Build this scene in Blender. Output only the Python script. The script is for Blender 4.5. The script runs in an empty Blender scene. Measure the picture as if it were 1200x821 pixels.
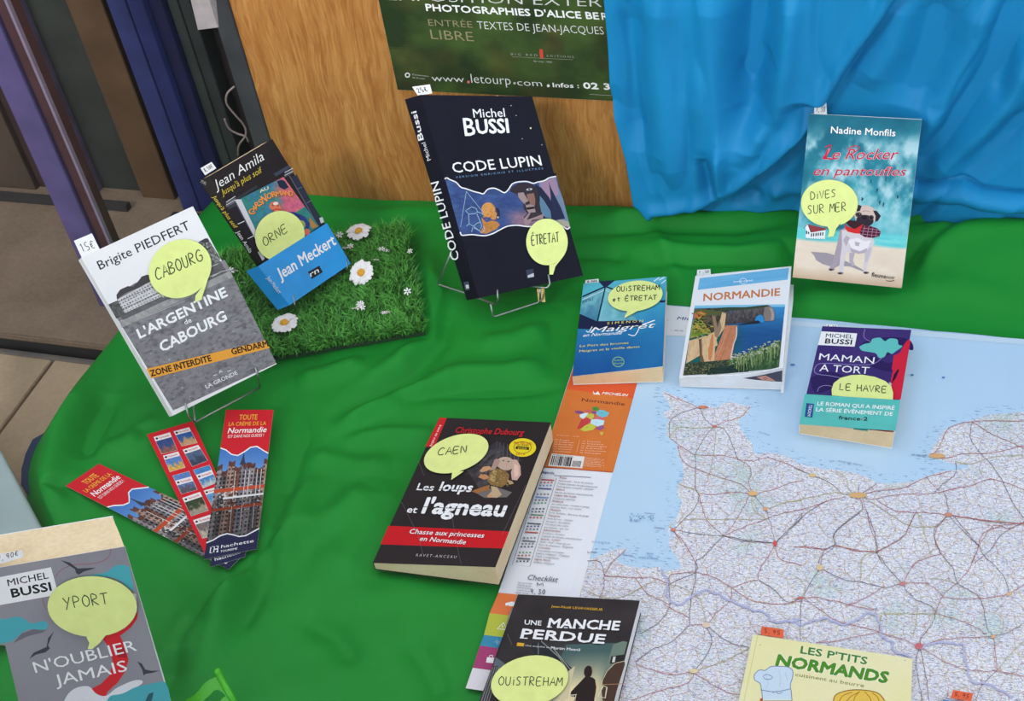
import bpy, bmesh, math, random
import numpy as np
from mathutils import Vector, Matrix
from mathutils.geometry import tessellate_polygon

random.seed(7); rng = np.random.default_rng(7)
scn = bpy.context.scene
COL = scn.collection

# ------------------------------------------------------------------ camera (metres, z up, table top at z = 0)
FPX = 1533.229
CAM = np.array([0.0508262, -0.9334633, 1.1541689])
ROT = np.array([[0.95287652, 0.27695104, -0.12379193],
                [0.10478529, -0.68344300, -0.72244426],
                [-0.28468646, 0.67542860, -0.68025718]])      # rows: image right, image down, forward
cam_d = bpy.data.cameras.new('camera'); cam = bpy.data.objects.new('camera', cam_d); COL.objects.link(cam)
cam_d.sensor_width = 36.0; cam_d.lens = 36.0 * FPX / 1200.0; cam_d.clip_start = 0.02
m = Matrix.Identity(4)
for r in range(3):
    m[r][0] = ROT[0][r]; m[r][1] = -ROT[1][r]; m[r][2] = -ROT[2][r]; m[r][3] = CAM[r]
cam.matrix_world = m
scn.camera = cam

# ------------------------------------------------------------------ light and exposure
scn.view_settings.view_transform = 'Standard'; scn.view_settings.look = 'None'
scn.view_settings.gamma = 1.0; scn.view_settings.use_curve_mapping = False
scn.view_settings.exposure = 2.05
w = bpy.data.worlds.new('overcast_sky'); scn.world = w; w.use_nodes = True
nt = w.node_tree; nt.nodes.clear()
wo = nt.nodes.new('ShaderNodeOutputWorld'); bg = nt.nodes.new('ShaderNodeBackground')
tc = nt.nodes.new('ShaderNodeTexCoord'); sx = nt.nodes.new('ShaderNodeSeparateXYZ'); mr = nt.nodes.new('ShaderNodeMapRange')
cr = nt.nodes.new('ShaderNodeValToRGB')
cr.color_ramp.elements[0].color = (0.30, 0.30, 0.31, 1); cr.color_ramp.elements[1].color = (0.86, 0.93, 1.0, 1)
cr.color_ramp.elements[0].position = 0.35; cr.color_ramp.elements[1].position = 0.75
mr.inputs[1].default_value = -1; mr.inputs[2].default_value = 1
nt.links.new(tc.outputs['Generated'], sx.inputs[0]); nt.links.new(sx.outputs[2], mr.inputs[0])
nt.links.new(mr.outputs[0], cr.inputs[0]); nt.links.new(cr.outputs[0], bg.inputs[0]); nt.links.new(bg.outputs[0], wo.inputs[0])
bg.inputs[1].default_value = 0.50
def area_light(name, loc, target, size, power, col):
    d = bpy.data.lights.new(name, 'AREA'); d.energy = power; d.size = size; d.color = col
    o = bpy.data.objects.new(name, d); COL.objects.link(o); o.location = loc
    o.rotation_euler = (Vector(target) - Vector(loc)).to_track_quat('-Z', 'Y').to_euler()
    return o
area_light('street_daylight', (-1.7, -2.3, 3.1), (-0.2, 0.1, 0), 1.7, 116, (1.0, 0.98, 0.95))

# ------------------------------------------------------------------ helpers
def ray(u, v):
    d = ROT.T @ np.array([(u - 600) / FPX, (v - 410.5) / FPX, 1.0]); return d / np.linalg.norm(d)
def onz(p, z=0.0):
    d = ray(*p); return CAM + d * (z - CAM[2]) / d[2]
def ony(p, y):
    d = ray(*p); return CAM + d * (y - CAM[1]) / d[1]
def lin(c):
    c = np.asarray(c, float) / 255.0
    return np.where(c <= 0.04045, c / 12.92, ((c + 0.055) / 1.055) ** 2.4)
def lin4(c): return tuple(lin(c)) + (1.0,)

def tag(o, label=None, cat=None, group=None, kind=None):
    if label: o['label'] = label
    if cat: o['category'] = cat
    if group: o['group'] = group
    if kind: o['kind'] = kind
    return o
def empty(name, loc, label, cat, group=None):
    o = bpy.data.objects.new(name, None); COL.objects.link(o); o.location = tuple(loc); o.empty_display_size = 0.02
    return tag(o, label, cat, group)
def world_loc(o):
    v = Vector((0, 0, 0))
    while o is not None: v = v + Vector(o.location); o = o.parent
    return v
def mesh_obj(name, verts, faces, mat, parent=None, smooth=False, cols=None, loc=None):
    """verts in world coordinates; the object's origin goes to its parent's place (or to loc)"""
    verts = np.asarray(verts, float).reshape(-1, 3)
    org = np.array(world_loc(parent)) if parent is not None else (np.array(loc, float) if loc is not None else np.zeros(3))
    me = bpy.data.meshes.new(name)
    me.from_pydata((verts - org).tolist(), [], [list(map(int, f)) for f in faces])
    if cols is not None:                      # one colour per face
        a = me.color_attributes.new('Col', 'FLOAT_COLOR', 'CORNER')
        n = np.array([len(f) for f in faces])
        arr = np.repeat(np.asarray(cols, float), n, axis=0)
        arr = np.c_[arr, np.ones(len(arr))]
        a.data.foreach_set('color', arr.ravel().astype(np.float32))
    me.materials.append(mat)
    if smooth: me.polygons.foreach_set('use_smooth', [True] * len(me.polygons))
    me.update()
    o = bpy.data.objects.new(name, me); COL.objects.link(o)
    if parent is not None: o.parent = parent
    elif loc is not None: o.location = tuple(loc)
    return o

# ------------------------------------------------------------------ materials
def new_mat(name):
    mt = bpy.data.materials.new(name); mt.use_nodes = True
    return mt, mt.node_tree, mt.node_tree.nodes['Principled BSDF']
def nd(nt, t, **kw):
    n = nt.nodes.new(t)
    for k, v in kw.items():
        if k in ('operation', 'blend_type', 'data_type', 'feature', 'wave_type', 'bands_direction', 'interpolation_type', 'noise_dimensions', 'attribute_name', 'distance', 'voronoi_dimensions'): setattr(n, k, v)
        else: n.inputs[k.replace('_', ' ')].default_value = v
    return n
def mapping(nt, scale=(1, 1, 1), rot=(0, 0, 0), coord='Object'):
    t = nt.nodes.new('ShaderNodeTexCoord'); mp = nt.nodes.new('ShaderNodeMapping')
    mp.inputs['Scale'].default_value = scale; mp.inputs['Rotation'].default_value = rot
    nt.links.new(t.outputs[coord], mp.inputs[0]); return mp.outputs[0]
def ramp(nt, fac, stops):
    r = nt.nodes.new('ShaderNodeValToRGB'); e = r.color_ramp.elements
    while len(e) < len(stops): e.new(0.5)
    for i, (p, c) in enumerate(stops): e[i].position = p; e[i].color = c if len(c) == 4 else lin4(c)
    nt.links.new(fac, r.inputs[0]); return r.outputs[0]
def mixc(nt, fac, a, b, mode='MIX'):
    mx = nt.nodes.new('ShaderNodeMix'); mx.data_type = 'RGBA'; mx.blend_type = mode
    for s, v in ((0, fac), (6, a), (7, b)):
        if hasattr(v, 'links'): nt.links.new(v, mx.inputs[s])
        elif s == 0: mx.inputs[0].default_value = v
        else: mx.inputs[s].default_value = v if len(v) == 4 else lin4(v)
    return mx.outputs[2]
def noise(nt, vec, scale, detail=4, rough=0.55, dist=0.0):
    n = nt.nodes.new('ShaderNodeTexNoise'); n.inputs['Scale'].default_value = scale; n.inputs['Detail'].default_value = detail
    n.inputs['Roughness'].default_value = rough; n.inputs['Distortion'].default_value = dist
    if vec is not None: nt.links.new(vec, n.inputs['Vector'])
    return n.outputs['Fac']
def bump(nt, bs, h, strength=0.3, dist=0.001):
    b = nt.nodes.new('ShaderNodeBump'); b.inputs['Strength'].default_value = strength; b.inputs['Distance'].default_value = dist
    nt.links.new(h, b.inputs['Height']); nt.links.new(b.outputs[0], bs.inputs['Normal'])
def plain(name, c, rough=0.5, var=0.06, scale=40, spec=0.5, metal=0.0, bmp=0.0):
    mt, nt, bs = new_mat(name)
    v = mapping(nt); n = noise(nt, v, scale)
    c = np.asarray(c, float)
    col = ramp(nt, n, [(0.3, lin4(np.clip(c * (1 - var), 0, 255))), (0.7, lin4(np.clip(c * (1 + var), 0, 255)))])
    nt.links.new(col, bs.inputs['Base Color']); bs.inputs['Roughness'].default_value = rough
    bs.inputs['Specular IOR Level'].default_value = spec; bs.inputs['Metallic'].default_value = metal
    if bmp: bump(nt, bs, n, bmp)
    return mt
def print_mat(name, rough, spec, grain=0.05):
    mt, nt, bs = new_mat(name)
    a = nd(nt, 'ShaderNodeAttribute', attribute_name='Col')
    n = noise(nt, mapping(nt), 900, 2)
    g = ramp(nt, n, [(0.3, (1 - grain,) * 3 + (1,)), (0.7, (1.0, 1.0, 1.0, 1))])
    nt.links.new(mixc(nt, 1.0, a.outputs['Color'], g, 'MULTIPLY'), bs.inputs['Base Color'])
    bs.inputs['Roughness'].default_value = rough; bs.inputs['Specular IOR Level'].default_value = spec
    return mt
M = {}
M['print'] = print_mat('printed_ink', 0.5, 0.06)
M['matt_print'] = print_mat('matt_printed_ink', 0.7, 0.2)
M['blade'] = print_mat('plastic_grass', 0.5, 0.3)
M['paper'] = plain('white_paper', (226, 226, 230), 0.7, 0.02, 60)
M['note'] = plain('yellow_green_sticky_paper', (222, 232, 146), 0.8, 0.02, 80, 0.2)
M['steel'] = plain('galvanised_wire', (150, 158, 156), 0.35, 0.05, 80, 0.5, 0.85)
M['white'] = plain('white_card', (235, 235, 238), 0.5, 0.02, 60)
M['black_card'] = plain('black_card', (34, 29, 29), 0.45, 0.05, 60, 0.15)
M['navy'] = plain('navy_laminate', (20, 21, 34), 0.5, 0.06, 60, 0.1)
def pages(name, c):
    mt, nt, bs = new_mat(name)
    v = mapping(nt, (0.15, 0.15, 1), coord='Object')
    n = noise(nt, v, 1400, 2); n2 = noise(nt, mapping(nt), 30)
    c = np.asarray(c, float)
    a = ramp(nt, n, [(0.3, lin4(c * 0.95)), (0.65, lin4(c))])
    b = ramp(nt, n2, [(0.3, lin4((244, 240, 232))), (0.7, lin4((255, 255, 255)))])
    nt.links.new(mixc(nt, 1.0, a, b, 'MULTIPLY'), bs.inputs['Base Color']); bs.inputs['Roughness'].default_value = 0.9
    bs.inputs['Specular IOR Level'].default_value = 0.1
    bump(nt, bs, n, 0.15, 0.0003)
    return mt
M['cream_pages'] = pages('cream_page_edges', (232, 212, 178))
M['white_pages'] = pages('white_page_edges', (236, 236, 240))
M['tan_pages'] = pages('tan_page_edges', (238, 210, 168))

# ------------------------------------------------------------------ surfaces: a photograph pixel is sent to the point of the real surface it shows
class Plane:
    def __init__(s, p, n):
        s.p = np.asarray(p, float); n = np.asarray(n, float); s.n = n / np.linalg.norm(n)
        if s.n @ (CAM - s.p) < 0: s.n = -s.n
    def at(s, p, off=0.0):
        d = ray(*p); q = s.p + s.n * off
        return CAM + d * (s.n @ (q - CAM)) / (s.n @ d)
    @staticmethod
    def through(a, b, c): return Plane(a, np.cross(b - a, c - a))
class Field:
    """z = h(x, y)"""
    def __init__(s, h): s.h = h; s.n = np.array([0, 0, 1.0])
    def at(s, p, off=0.0):
        z = 0.0
        for _ in range(6): q = onz(p, z + off); z = float(s.h(q[0], q[1]))
        return onz(p, z + off)
class WallField:
    """y = g(x, z)"""
    def __init__(s, g): s.g = g; s.n = np.array([0, -1.0, 0])
    def at(s, p, off=0.0):
        y = 0.49
        for _ in range(10): q = ony(p, y - off); y = 0.5 * y + 0.5 * float(s.g(q[0], q[2]))
        return ony(p, y - off)

# text outlines as triangles, from the built-in font
_tc = {}
def glyphs(s, bold=0.0):
    k = (s, bold)
    if k in _tc: return _tc[k]
    cu = bpy.data.curves.new('t', 'FONT'); cu.body = s; cu.size = 1.0; cu.offset = bold; cu.resolution_u = 2; cu.fill_mode = 'FRONT'
    o = bpy.data.objects.new('t', cu); COL.objects.link(o)
    dg = bpy.context.evaluated_depsgraph_get(); dg.update()
    me = bpy.data.meshes.new_from_object(o.evaluated_get(dg))
    V = np.array([v.co[:2] for v in me.vertices]); F = [list(p.vertices) for p in me.polygons]
    bpy.data.objects.remove(o); bpy.data.curves.remove(cu); bpy.data.meshes.remove(me)
    _tc[k] = (V, F); return V, F
_capH = None
def cap():
    global _capH
    if _capH is None: V, F = glyphs('H'); _capH = V[:, 1].max()
    return _capH

# hand-drawn capitals as strokes on a 0..1 box
ST = {'A': [[(0, 0), (.45, 1), (.85, 0)], [(.15, .4), (.75, .38)]], 'B': [[(0, 0), (.05, 1), (.5, .95), (.6, .75), (.1, .55), (.65, .4), (.6, .1), (0, 0)]],
 'C': [[(.8, .85), (.5, 1), (.15, .75), (.0, .35), (.25, .02), (.75, .1)]], 'D': [[(.05, 0), (.05, 1), (.55, .85), (.75, .45), (.5, .08), (.05, 0)]],
 'E': [[(.7, .98), (.05, .95), (.05, 0), (.7, .03)], [(.05, .5), (.6, .52)]], 'G': [[(.75, .85), (.45, 1), (.1, .7), (.05, .25), (.35, 0), (.75, .1), (.78, .45), (.45, .45)]],
 'H': [[(.05, 1), (.05, 0)], [(.7, 1), (.75, 0)], [(.05, .48), (.72, .5)]], 'I': [[(.2, .7), (.2, 0)], [(.2, .95), (.22, .9)]], 'L': [[(.05, 1), (.02, 0), (.6, .03)]],
 'M': [[(.0, 0), (.12, 1), (.4, .4), (.75, 1), (.85, 0)]], 'N': [[(.03, 0), (.05, 1), (.65, .05), (.7, 1)]], 'O': [[(.4, 1), (.08, .75), (.05, .3), (.35, 0), (.72, .25), (.72, .75), (.4, 1), (.3, .98)]],
 'P': [[(.08, 0), (.08, 1), (.6, .9), (.62, .6), (.1, .48)]], 'R': [[(.05, 0), (.05, 1), (.55, .9), (.55, .62), (.08, .48), (.7, 0)]], 'S': [[(.68, .88), (.35, 1), (.1, .75), (.55, .42), (.5, .08), (.05, .06)]],
 'T': [[(.38, .95), (.35, 0)], [(0, .96), (.8, 1)]], 'U': [[(.03, 1), (.08, .2), (.35, 0), (.65, .2), (.7, 1)]], 'V': [[(0, 1), (.35, 0), (.72, 1)]], 'Y': [[(0, 1), (.35, .5)], [(.72, 1), (.15, -.1)]],
 'e': [[(.1, .28), (.5, .32), (.4, .55), (.12, .4), (.15, .05), (.5, .05)]], 't': [[(.25, .85), (.22, .08), (.5, .05)], [(.05, .55), (.5, .58)]],
 'a': [[(.55, .5), (.2, .5), (.1, .1), (.5, .1), (.55, .5), (.6, 0)]],
 '0': [[(.35, 1), (.05, .6), (.2, .05), (.55, .2), (.6, .8), (.35, 1)]], '1': [[(.1, .75), (.35, 1), (.33, 0)]], '2': [[(.05, .8), (.35, 1), (.55, .7), (.05, 0), (.65, .03)]], '3': [[(.05, .95), (.55, .95), (.25, .55), (.6, .3), (.3, 0), (0, .1)]],
 '5': [[(.6, 1), (.1, .97), (.1, .55), (.55, .45), (.5, .08), (.05, .02)]], '6': [[(.5, 1), (.1, .5), (.15, .05), (.5, .05), (.55, .4), (.15, .42)]], '7': [[(.05, .95), (.6, 1), (.2, 0)], [(.15, .5), (.5, .52)]], '8': [[(.35, .5), (.1, .8), (.4, 1), (.55, .75), (.1, .3), (.3, 0), (.6, .25), (.35, .5)]],
 '9': [[(.55, .6), (.2, .5), (.1, .85), (.45, 1), (.55, .7), (.45, 0)]], '€': [[(.7, .85), (.4, 1), (.15, .6), (.2, .15), (.65, .1)], [(0, .6), (.5, .62)], [(0, .38), (.45, .4)]], ',': [[(.15, .12), (.05, -.2)]], '.': [[(.1, .05), (.14, 0)]],
 '-': [[(.1, .5), (.5, .52)]], ' ': []}

def fbm(x, y, seed=0, octaves=4):
    out = np.zeros(np.broadcast(x, y).shape); amp = 1.0; tot = 0
    for o in range(octaves):
        xi = np.floor(x).astype(int); yi = np.floor(y).astype(int); fx = x - xi; fy = y - yi
        fx = fx * fx * (3 - 2 * fx); fy = fy * fy * (3 - 2 * fy)
        def h(a, b):
            n = (a * 374761393 + b * 668265263 + (seed + o) * 1442695041) & 0xffffffff
            n = ((n ^ (n >> 13)) * 1274126177) & 0xffffffff
            return ((n ^ (n >> 16)) & 0xffff) / 65535.0
        v = (h(xi, yi) * (1 - fx) + h(xi + 1, yi) * fx) * (1 - fy) + (h(xi, yi + 1) * (1 - fx) + h(xi + 1, yi + 1) * fx) * fy
        out += amp * v; tot += amp; amp *= 0.5; x = x * 2.03 + 17.1; y = y * 2.03 + 5.3
    return out / tot
def mixa(a, b, t): t = np.clip(t, 0, 1)[..., None]; return np.asarray(a, float) * (1 - t) + np.asarray(b, float) * t
def smooth_line(pts, n=6):
    P = [np.array(p, float) for p in pts]; out = []
    for i in range(len(P) - 1):
        a = P[max(i - 1, 0)]; b = P[i]; c = P[i + 1]; d = P[min(i + 2, len(P) - 1)]
        for k in range(n):
            t = k / n
            out.append(0.5 * (2 * b + (c - a) * t + (2 * a - 5 * b + 4 * c - d) * t * t + (3 * b - a - 3 * c + d) * t ** 3))
    out.append(P[-1]); return out

class Print:
    """flat print gathered into one mesh lying on a surface; coordinates are in the frame crop = (scale, x0, y0)"""
    def __init__(s, surf, crop=(1, 0, 0), base=0.0006, step=0.000008):
        s.surf = surf; s.c = crop; s.off = base; s.step = step; s.V = []; s.F = []; s.C = []
    def px(s, p): return (s.c[1] + p[0] * s.c[0], s.c[2] + p[1] * s.c[0])
    def up(s): s.off += s.step
    def _add(s, pts, faces, cols):
        b = len(s.V)
        for p in pts: s.V.append(s.surf.at(s.px(p), s.off))
        for f in faces: s.F.append([b + i for i in f])
        s.C.extend(cols)
    def poly(s, pts, col):
        s.up(); tri = tessellate_polygon([[Vector((p[0], p[1], 0)) for p in pts]])
        c = lin(col); s._add(pts, tri, [c] * len(tri)); return s
    def quadgrid(s, q, nu, nv, fn):
        """q = TL, TR, BR, BL; fn(u, v) -> colours 0..255"""
        s.up(); q = [np.array(p, float) for p in q]
        u = np.linspace(0, 1, nu + 1); v = np.linspace(0, 1, nv + 1)
        pts = [(q[0] * (1 - a) + q[1] * a) * (1 - b) + (q[3] * (1 - a) + q[2] * a) * b for b in v for a in u]
        U, W = np.meshgrid((np.arange(nu) + .5) / nu, (np.arange(nv) + .5) / nv)
        c = lin(np.clip(np.broadcast_to(fn(U, W), (nv, nu, 3)), 0, 255)).reshape(-1, 3)
        F = [(j * (nu + 1) + i, j * (nu + 1) + i + 1, (j + 1) * (nu + 1) + i + 1, (j + 1) * (nu + 1) + i) for j in range(nv) for i in range(nu)]
        s._add(pts, F, list(c)); return s
    def line(s, pts, wd, col, closed=False, smooth=0, lift=True):
        if smooth: pts = smooth_line(pts, smooth)
        P = [np.array(p, float) for p in pts]
        if closed: P = P + [P[0]]
        if lift: s.up()
        L = []; R_ = []
        for i, p in enumerate(P):
            a = P[i - 1] if i else (P[-2] if closed else p); b = P[i + 1] if i < len(P) - 1 else (P[1] if closed else p)
            t = b - a; n = np.linalg.norm(t); t = t / n if n > 1e-9 else np.array([1.0, 0])
            nn = np.array([-t[1], t[0]]) * wd / 2; L.append(p + nn); R_.append(p - nn)
        k = len(P); F = [(i, i + 1, k + i + 1, k + i) for i in range(k - 1)]
        s._add(L + R_, F, [lin(col)] * len(F)); return s
    def ell(s, c, A, B, col, n=28, a0=0, a1=2 * math.pi):
        c = np.array(c, float); A = np.array(A, float) if np.ndim(A) else np.array([A, 0.0]); B = np.array(B, float) if np.ndim(B) else np.array([0, float(B)])
        return s.poly([c + A * math.cos(a0 + (a1 - a0) * i / n) + B * math.sin(a0 + (a1 - a0) * i / n) for i in range(n if abs(a1 - a0) > 6.2 else n + 1)], col)
    def text(s, t, p0, p1, up, col, bold=0.0, shear=0.0, desc=False):
        if bold > 0:         # heavier strokes: a few copies pushed outwards
            V, F = glyphs(t); w_ = V[:, 0].max() - V[:, 0].min(); a = np.array(p1, float) - np.array(p0, float); u_ = np.array(up, float)
            em = u_ / cap(); ax = unit(a) * np.linalg.norm(em); b_ = bold * .55; q0 = np.array(p0, float) + ax * b_; q1 = np.array(p1, float) - ax * b_
            st_ = s.step; s.step = 0.0000015
            for dx, dy in ((-1, 0), (1, 0), (0, -1), (0, 1), (.7, .7), (-.7, .7), (.7, -.7), (-.7, -.7)):
                o_ = ax * dx * b_ + em * dy * b_; s.text(t, q0 + o_, q1 + o_, u_ * (1 - bold * .3), col, 0, shear)
            s.step = st_; s.up(); return s
        V, F = glyphs(t, bold); x0, x1 = V[:, 0].min(), V[:, 0].max()
        p0 = np.array(p0, float); p1 = np.array(p1, float); up = np.array(up, float) if np.ndim(up) else None
        if up is None: pass
        s.up(); a = p1 - p0
        X = (V[:, 0] - x0) / (x1 - x0); Y = V[:, 1] / cap()
        pts = p0 + X[:, None] * a + Y[:, None] * up + (Y * shear)[:, None] * a * (np.linalg.norm(up) / np.linalg.norm(a))
        s._add(list(pts), F, [lin(col)] * len(F)); return s
    def hand(s, t, p0, p1, up, col, wd=3.0, arc=0.0, serif=0.0):
        p0 = np.array(p0, float); p1 = np.array(p1, float); up = np.array(up, float); a = p1 - p0
        W = sum((1.0 if ch != 'I' else .55) if ch != ' ' else .7 for ch in t) - 0.2; x = 0; s.up()
        for ch in t:
            base = ch
            acc = ch in 'ÉÈ'
            if acc: base = 'E'
            st = ST.get(base, [])
            if acc: st = st + [[(.25, 1.15), (.5, 1.35)]]
            for l in st:
                l = smooth_line(l, 3) if len(l) > 3 else l
                s.line([p0 + a * (x + q[0]) / W + up * (q[1] + arc * math.sin(x * 2.1)) for q in l], wd, col, lift=False)
            x += (1.0 if ch != 'I' else .55) if ch != ' ' else .7
        return s
    def outline_text(s, t, p0, p1, up, col, edge, bold=0.0, grow=0.04, shear=0.0):
        s.text(t, p0, p1, up, edge, bold + grow, shear); return s.text(t, p0, p1, up, col, bold, shear)
    def build(s, name, parent, mat=None, label=None):
        o = mesh_obj(name, s.V, s.F, mat or M['print'], parent, cols=s.C)
        if label: o['label'] = label
        return o

def slab(name, pts, surf, crop, off, thick, mat, parent, label=None):
    """thin solid sheet with the given outline lying on a surface"""
    px = [(crop[1] + p[0] * crop[0], crop[2] + p[1] * crop[0]) for p in pts]
    T = [surf.at(p, off + thick) for p in px]; n = getattr(surf, 'n')
    B = [t - n * thick for t in T]; k = len(T)
    tri = tessellate_polygon([[Vector((p[0], p[1], 0)) for p in px]])
    F = [tuple(t) for t in tri] + [tuple(k + i for i in t[::-1]) for t in tri] + [(i, (i + 1) % k, k + (i + 1) % k, k + i) for i in range(k)]
    o = mesh_obj(name, T + B, F, mat, parent)
    if label: o['label'] = label
    return o
def bubble_pts(c, A, B, tail, a0, a1, n=40):
    """ellipse with a tail replacing the arc from a0 to a1 (degrees)"""
    c = np.array(c, float); A = np.array(A, float); B = np.array(B, float); a0, a1 = math.radians(a0), math.radians(a1)
    out = []
    for i in range(n + 1):
        t = a1 + (2 * math.pi - (a1 - a0)) * i / n
        out.append(tuple(c + A * math.cos(t) + B * math.sin(t)))
    return out + [tuple(p) for p in tail]
def note(parent, surf, crop, pts, texts, off=0.0034, wd=3, label=None, ink=(62, 66, 50)):
    o = slab('speech_bubble_note', pts, surf, crop, off, 0.0003, M['note'], parent, label)
    P = Print(surf, crop, off + 0.0004)
    for t in texts: P.hand(t[0], t[1], t[2], t[3], ink, wd * 1.2)
    for t in texts:
        for l in (t[4] if len(t) > 4 else []): P.line(l, wd, ink)
    P.build('handwriting', o, M['matt_print'])
    return o
def price_tag(parent, surf, crop, q, txt, off=-0.006, col=None, mat=None, wd=2.0, ink=(50, 50, 55)):
    o = slab('price_tag', q, surf, crop, off, 0.0004, mat or M['white'], parent)
    q = [np.array(p, float) for p in q]
    up = (q[0] - q[3]); a = q[2] - q[3]
    P = Print(surf, crop, off + 0.0005)
    P.hand(txt, q[3] + a * .15 + up * .3, q[3] + a * .85 + up * .3, up * .45, ink, wd); P.build('handwriting', o, M['matt_print'])
    return o

def hexa(F4, B4, inset=0.0):
    """front quad TL,TR,BR,BL and back quad -> verts, faces"""
    V = list(F4) + list(B4)
    return V, [(0, 3, 2, 1), (4, 5, 6, 7), (0, 1, 5, 4), (1, 2, 6, 5), (2, 3, 7, 6), (3, 0, 4, 7)]
def sheet(name, Q, n, t, mat, parent, bend=0):
    """quad Q (TL TR BR BL) extruded against n by t"""
    V, F = hexa(Q, [q - n * t for q in Q]); return mesh_obj(name, V, F, mat, parent)
def unit(v): return v / np.linalg.norm(v)

def book(quad_px, surf, thick, label, cover_mat, page_mat, back=None, hard=False, extra=None):
    """quad_px: front cover corners TL TR BR BL; surf: plane of the front cover; back: four back corners for a book lying askew"""
    Fq = [surf.at(p) for p in quad_px]; n = surf.n
    Bq = back if back is not None else [q - n * thick for q in Fq]
    root = empty('book', Bq[3] if back is not None else Fq[3] - n * thick, label, 'book')
    ct = 0.0022 if hard else 0.0005
    # page block, a little inside the covers
    ins = 0.003 if hard else 0.0008
    def inset(Q, f):
        c = sum(Q) / 4; ex = unit(Q[1] - Q[0]); ey = unit(Q[0] - Q[3])
        return [Q[0] + ex * ct - ey * ins, Q[1] - ex * ins - ey * ins, Q[2] - ex * ins + ey * ins, Q[3] + ex * ct + ey * ins]
    nb = unit(np.cross(Bq[1] - Bq[0], Bq[0] - Bq[3])); nb = nb if nb @ n > 0 else -nb
    pf = [q - n * ct for q in inset(Fq, 0)]; pb = [q + nb * ct for q in inset(Bq, 0)]
    # rounded fore-edge: extra rows between the covers
    rows = 5; V = []; Fc = []
    for i in range(rows + 1):
        t = i / rows; bulge = (0.0 if hard else 0.0006) * math.sin(math.pi * t)
        ring = [pf[k] * (1 - t) + pb[k] * t for k in range(4)]
        ex = unit(ring[1] - ring[0]); ring[1] = ring[1] + ex * bulge; ring[2] = ring[2] + ex * bulge
        V += ring
    for i in range(rows):
        for k in range(4): Fc.append((i * 4 + k, i * 4 + (k + 1) % 4, (i + 1) * 4 + (k + 1) % 4, (i + 1) * 4 + k))
    Fc += [(3, 2, 1, 0), (rows * 4, rows * 4 + 1, rows * 4 + 2, rows * 4 + 3)]
    mesh_obj('page_block', V, Fc, page_mat, root)
    sheet('front_cover', Fq, n, ct, cover_mat, root)
    V, Fc = hexa([q + nb * ct for q in Bq], Bq); mesh_obj('back_cover', V, Fc, cover_mat, root)
    ex = unit(Fq[1] - Fq[0])
    so = Fq[0] - ex * (0.0008 if hard else 0.0); so3 = Fq[3] - ex * (0.0008 if hard else 0.0)
    sb = Bq[0] - ex * (0.0008 if hard else 0.0); sb3 = Bq[3] - ex * (0.0008 if hard else 0.0)
    V, Fc = hexa([so, so + ex * ct, so3 + ex * ct, so3], [sb, sb + ex * ct, sb3 + ex * ct, sb3]); mesh_obj('spine', V, Fc, cover_mat, root)
    return root
def lying(quad_px, z0, hl, hr, label, cover_mat, page_mat, ht=0.0):
    a = onz(quad_px[0], z0 + hl + ht); b = onz(quad_px[1], z0 + hr + ht); d = onz(quad_px[3], z0 + hl)
    s = Plane.through(a, b, d); Fq = [s.at(p) for p in quad_px]
    Bq = [np.array([q[0], q[1], z0]) for q in Fq]
    return book(quad_px, s, 0, label, cover_mat, page_mat, back=Bq), s
def back_left(surf, quad_px, off_top, off_bot, thick):
    """back quad of a book whose spine side shows: the back edge of the spine is sought along the view rays, thick away from the front edge"""
    Fq = [surf.at(p) for p in quad_px]; out = {}
    for i, o in ((0, off_top), (3, off_bot)):
        d = ray(quad_px[i][0] + o[0], quad_px[i][1] + o[1]); w = CAM - Fq[i]; b = w @ d; c = w @ w - thick ** 2; disc = b * b - c
        t = -b + (math.sqrt(disc) if disc > 0 else 0); out[i] = CAM + d * t
    return [out[0], out[0] + Fq[1] - Fq[0], out[3] + Fq[2] - Fq[3], out[3]]
def axes(az, tilt, roll):
    a, t, ro = map(math.radians, (az, tilt, roll))
    ex = np.array([math.cos(a), math.sin(a), 0]); h = np.array([-math.sin(a), math.cos(a), 0]); ey = math.cos(t) * h + math.sin(t) * np.array([0, 0, 1])
    return math.cos(ro) * ex + math.sin(ro) * ey, -math.sin(ro) * ex + math.cos(ro) * ey
def pose_plane(p, az, tilt, roll):
    ex, ey = axes(az, tilt, roll); return Plane(np.array(p), np.cross(ex, ey))

def tube(name, paths, r, mat, parent=None, seg=8, loc=None):
    V = []; F = []
    for P in paths:
        P = [np.array(p, float) for p in P]
        # soften the corners
        Q = [P[0]]
        for i in range(1, len(P) - 1):
            a, b, c = P[i - 1], P[i], P[i + 1]; d = min(np.linalg.norm(b - a), np.linalg.norm(c - b)) * .3; d = min(d, 3 * r)
            p1 = b + unit(a - b) * d; p2 = b + unit(c - b) * d
            Q += [p1, (p1 + p2 + 2 * b) / 4, p2]
        Q.append(P[-1])
        base = len(V)
        ref = np.array([0.31, 0.17, 0.93])
        for i, q in enumerate(Q):
            t = unit((Q[min(i + 1, len(Q) - 1)] - Q[max(i - 1, 0)])); u = unit(np.cross(t, ref)); v = np.cross(t, u)
            for k in range(seg):
                an = 2 * math.pi * k / seg; V.append(q + (u * math.cos(an) + v * math.sin(an)) * r)
        for i in range(len(Q) - 1):
            for k in range(seg): F.append((base + i * seg + k, base + i * seg + (k + 1) % seg, base + (i + 1) * seg + (k + 1) % seg, base + (i + 1) * seg + k))
        F.append(tuple(base + k for k in range(seg))[::-1]); F.append(tuple(base + (len(Q) - 1) * seg + k for k in range(seg)))
    return mesh_obj(name, V, F, mat, parent, smooth=True, loc=loc)
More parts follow.
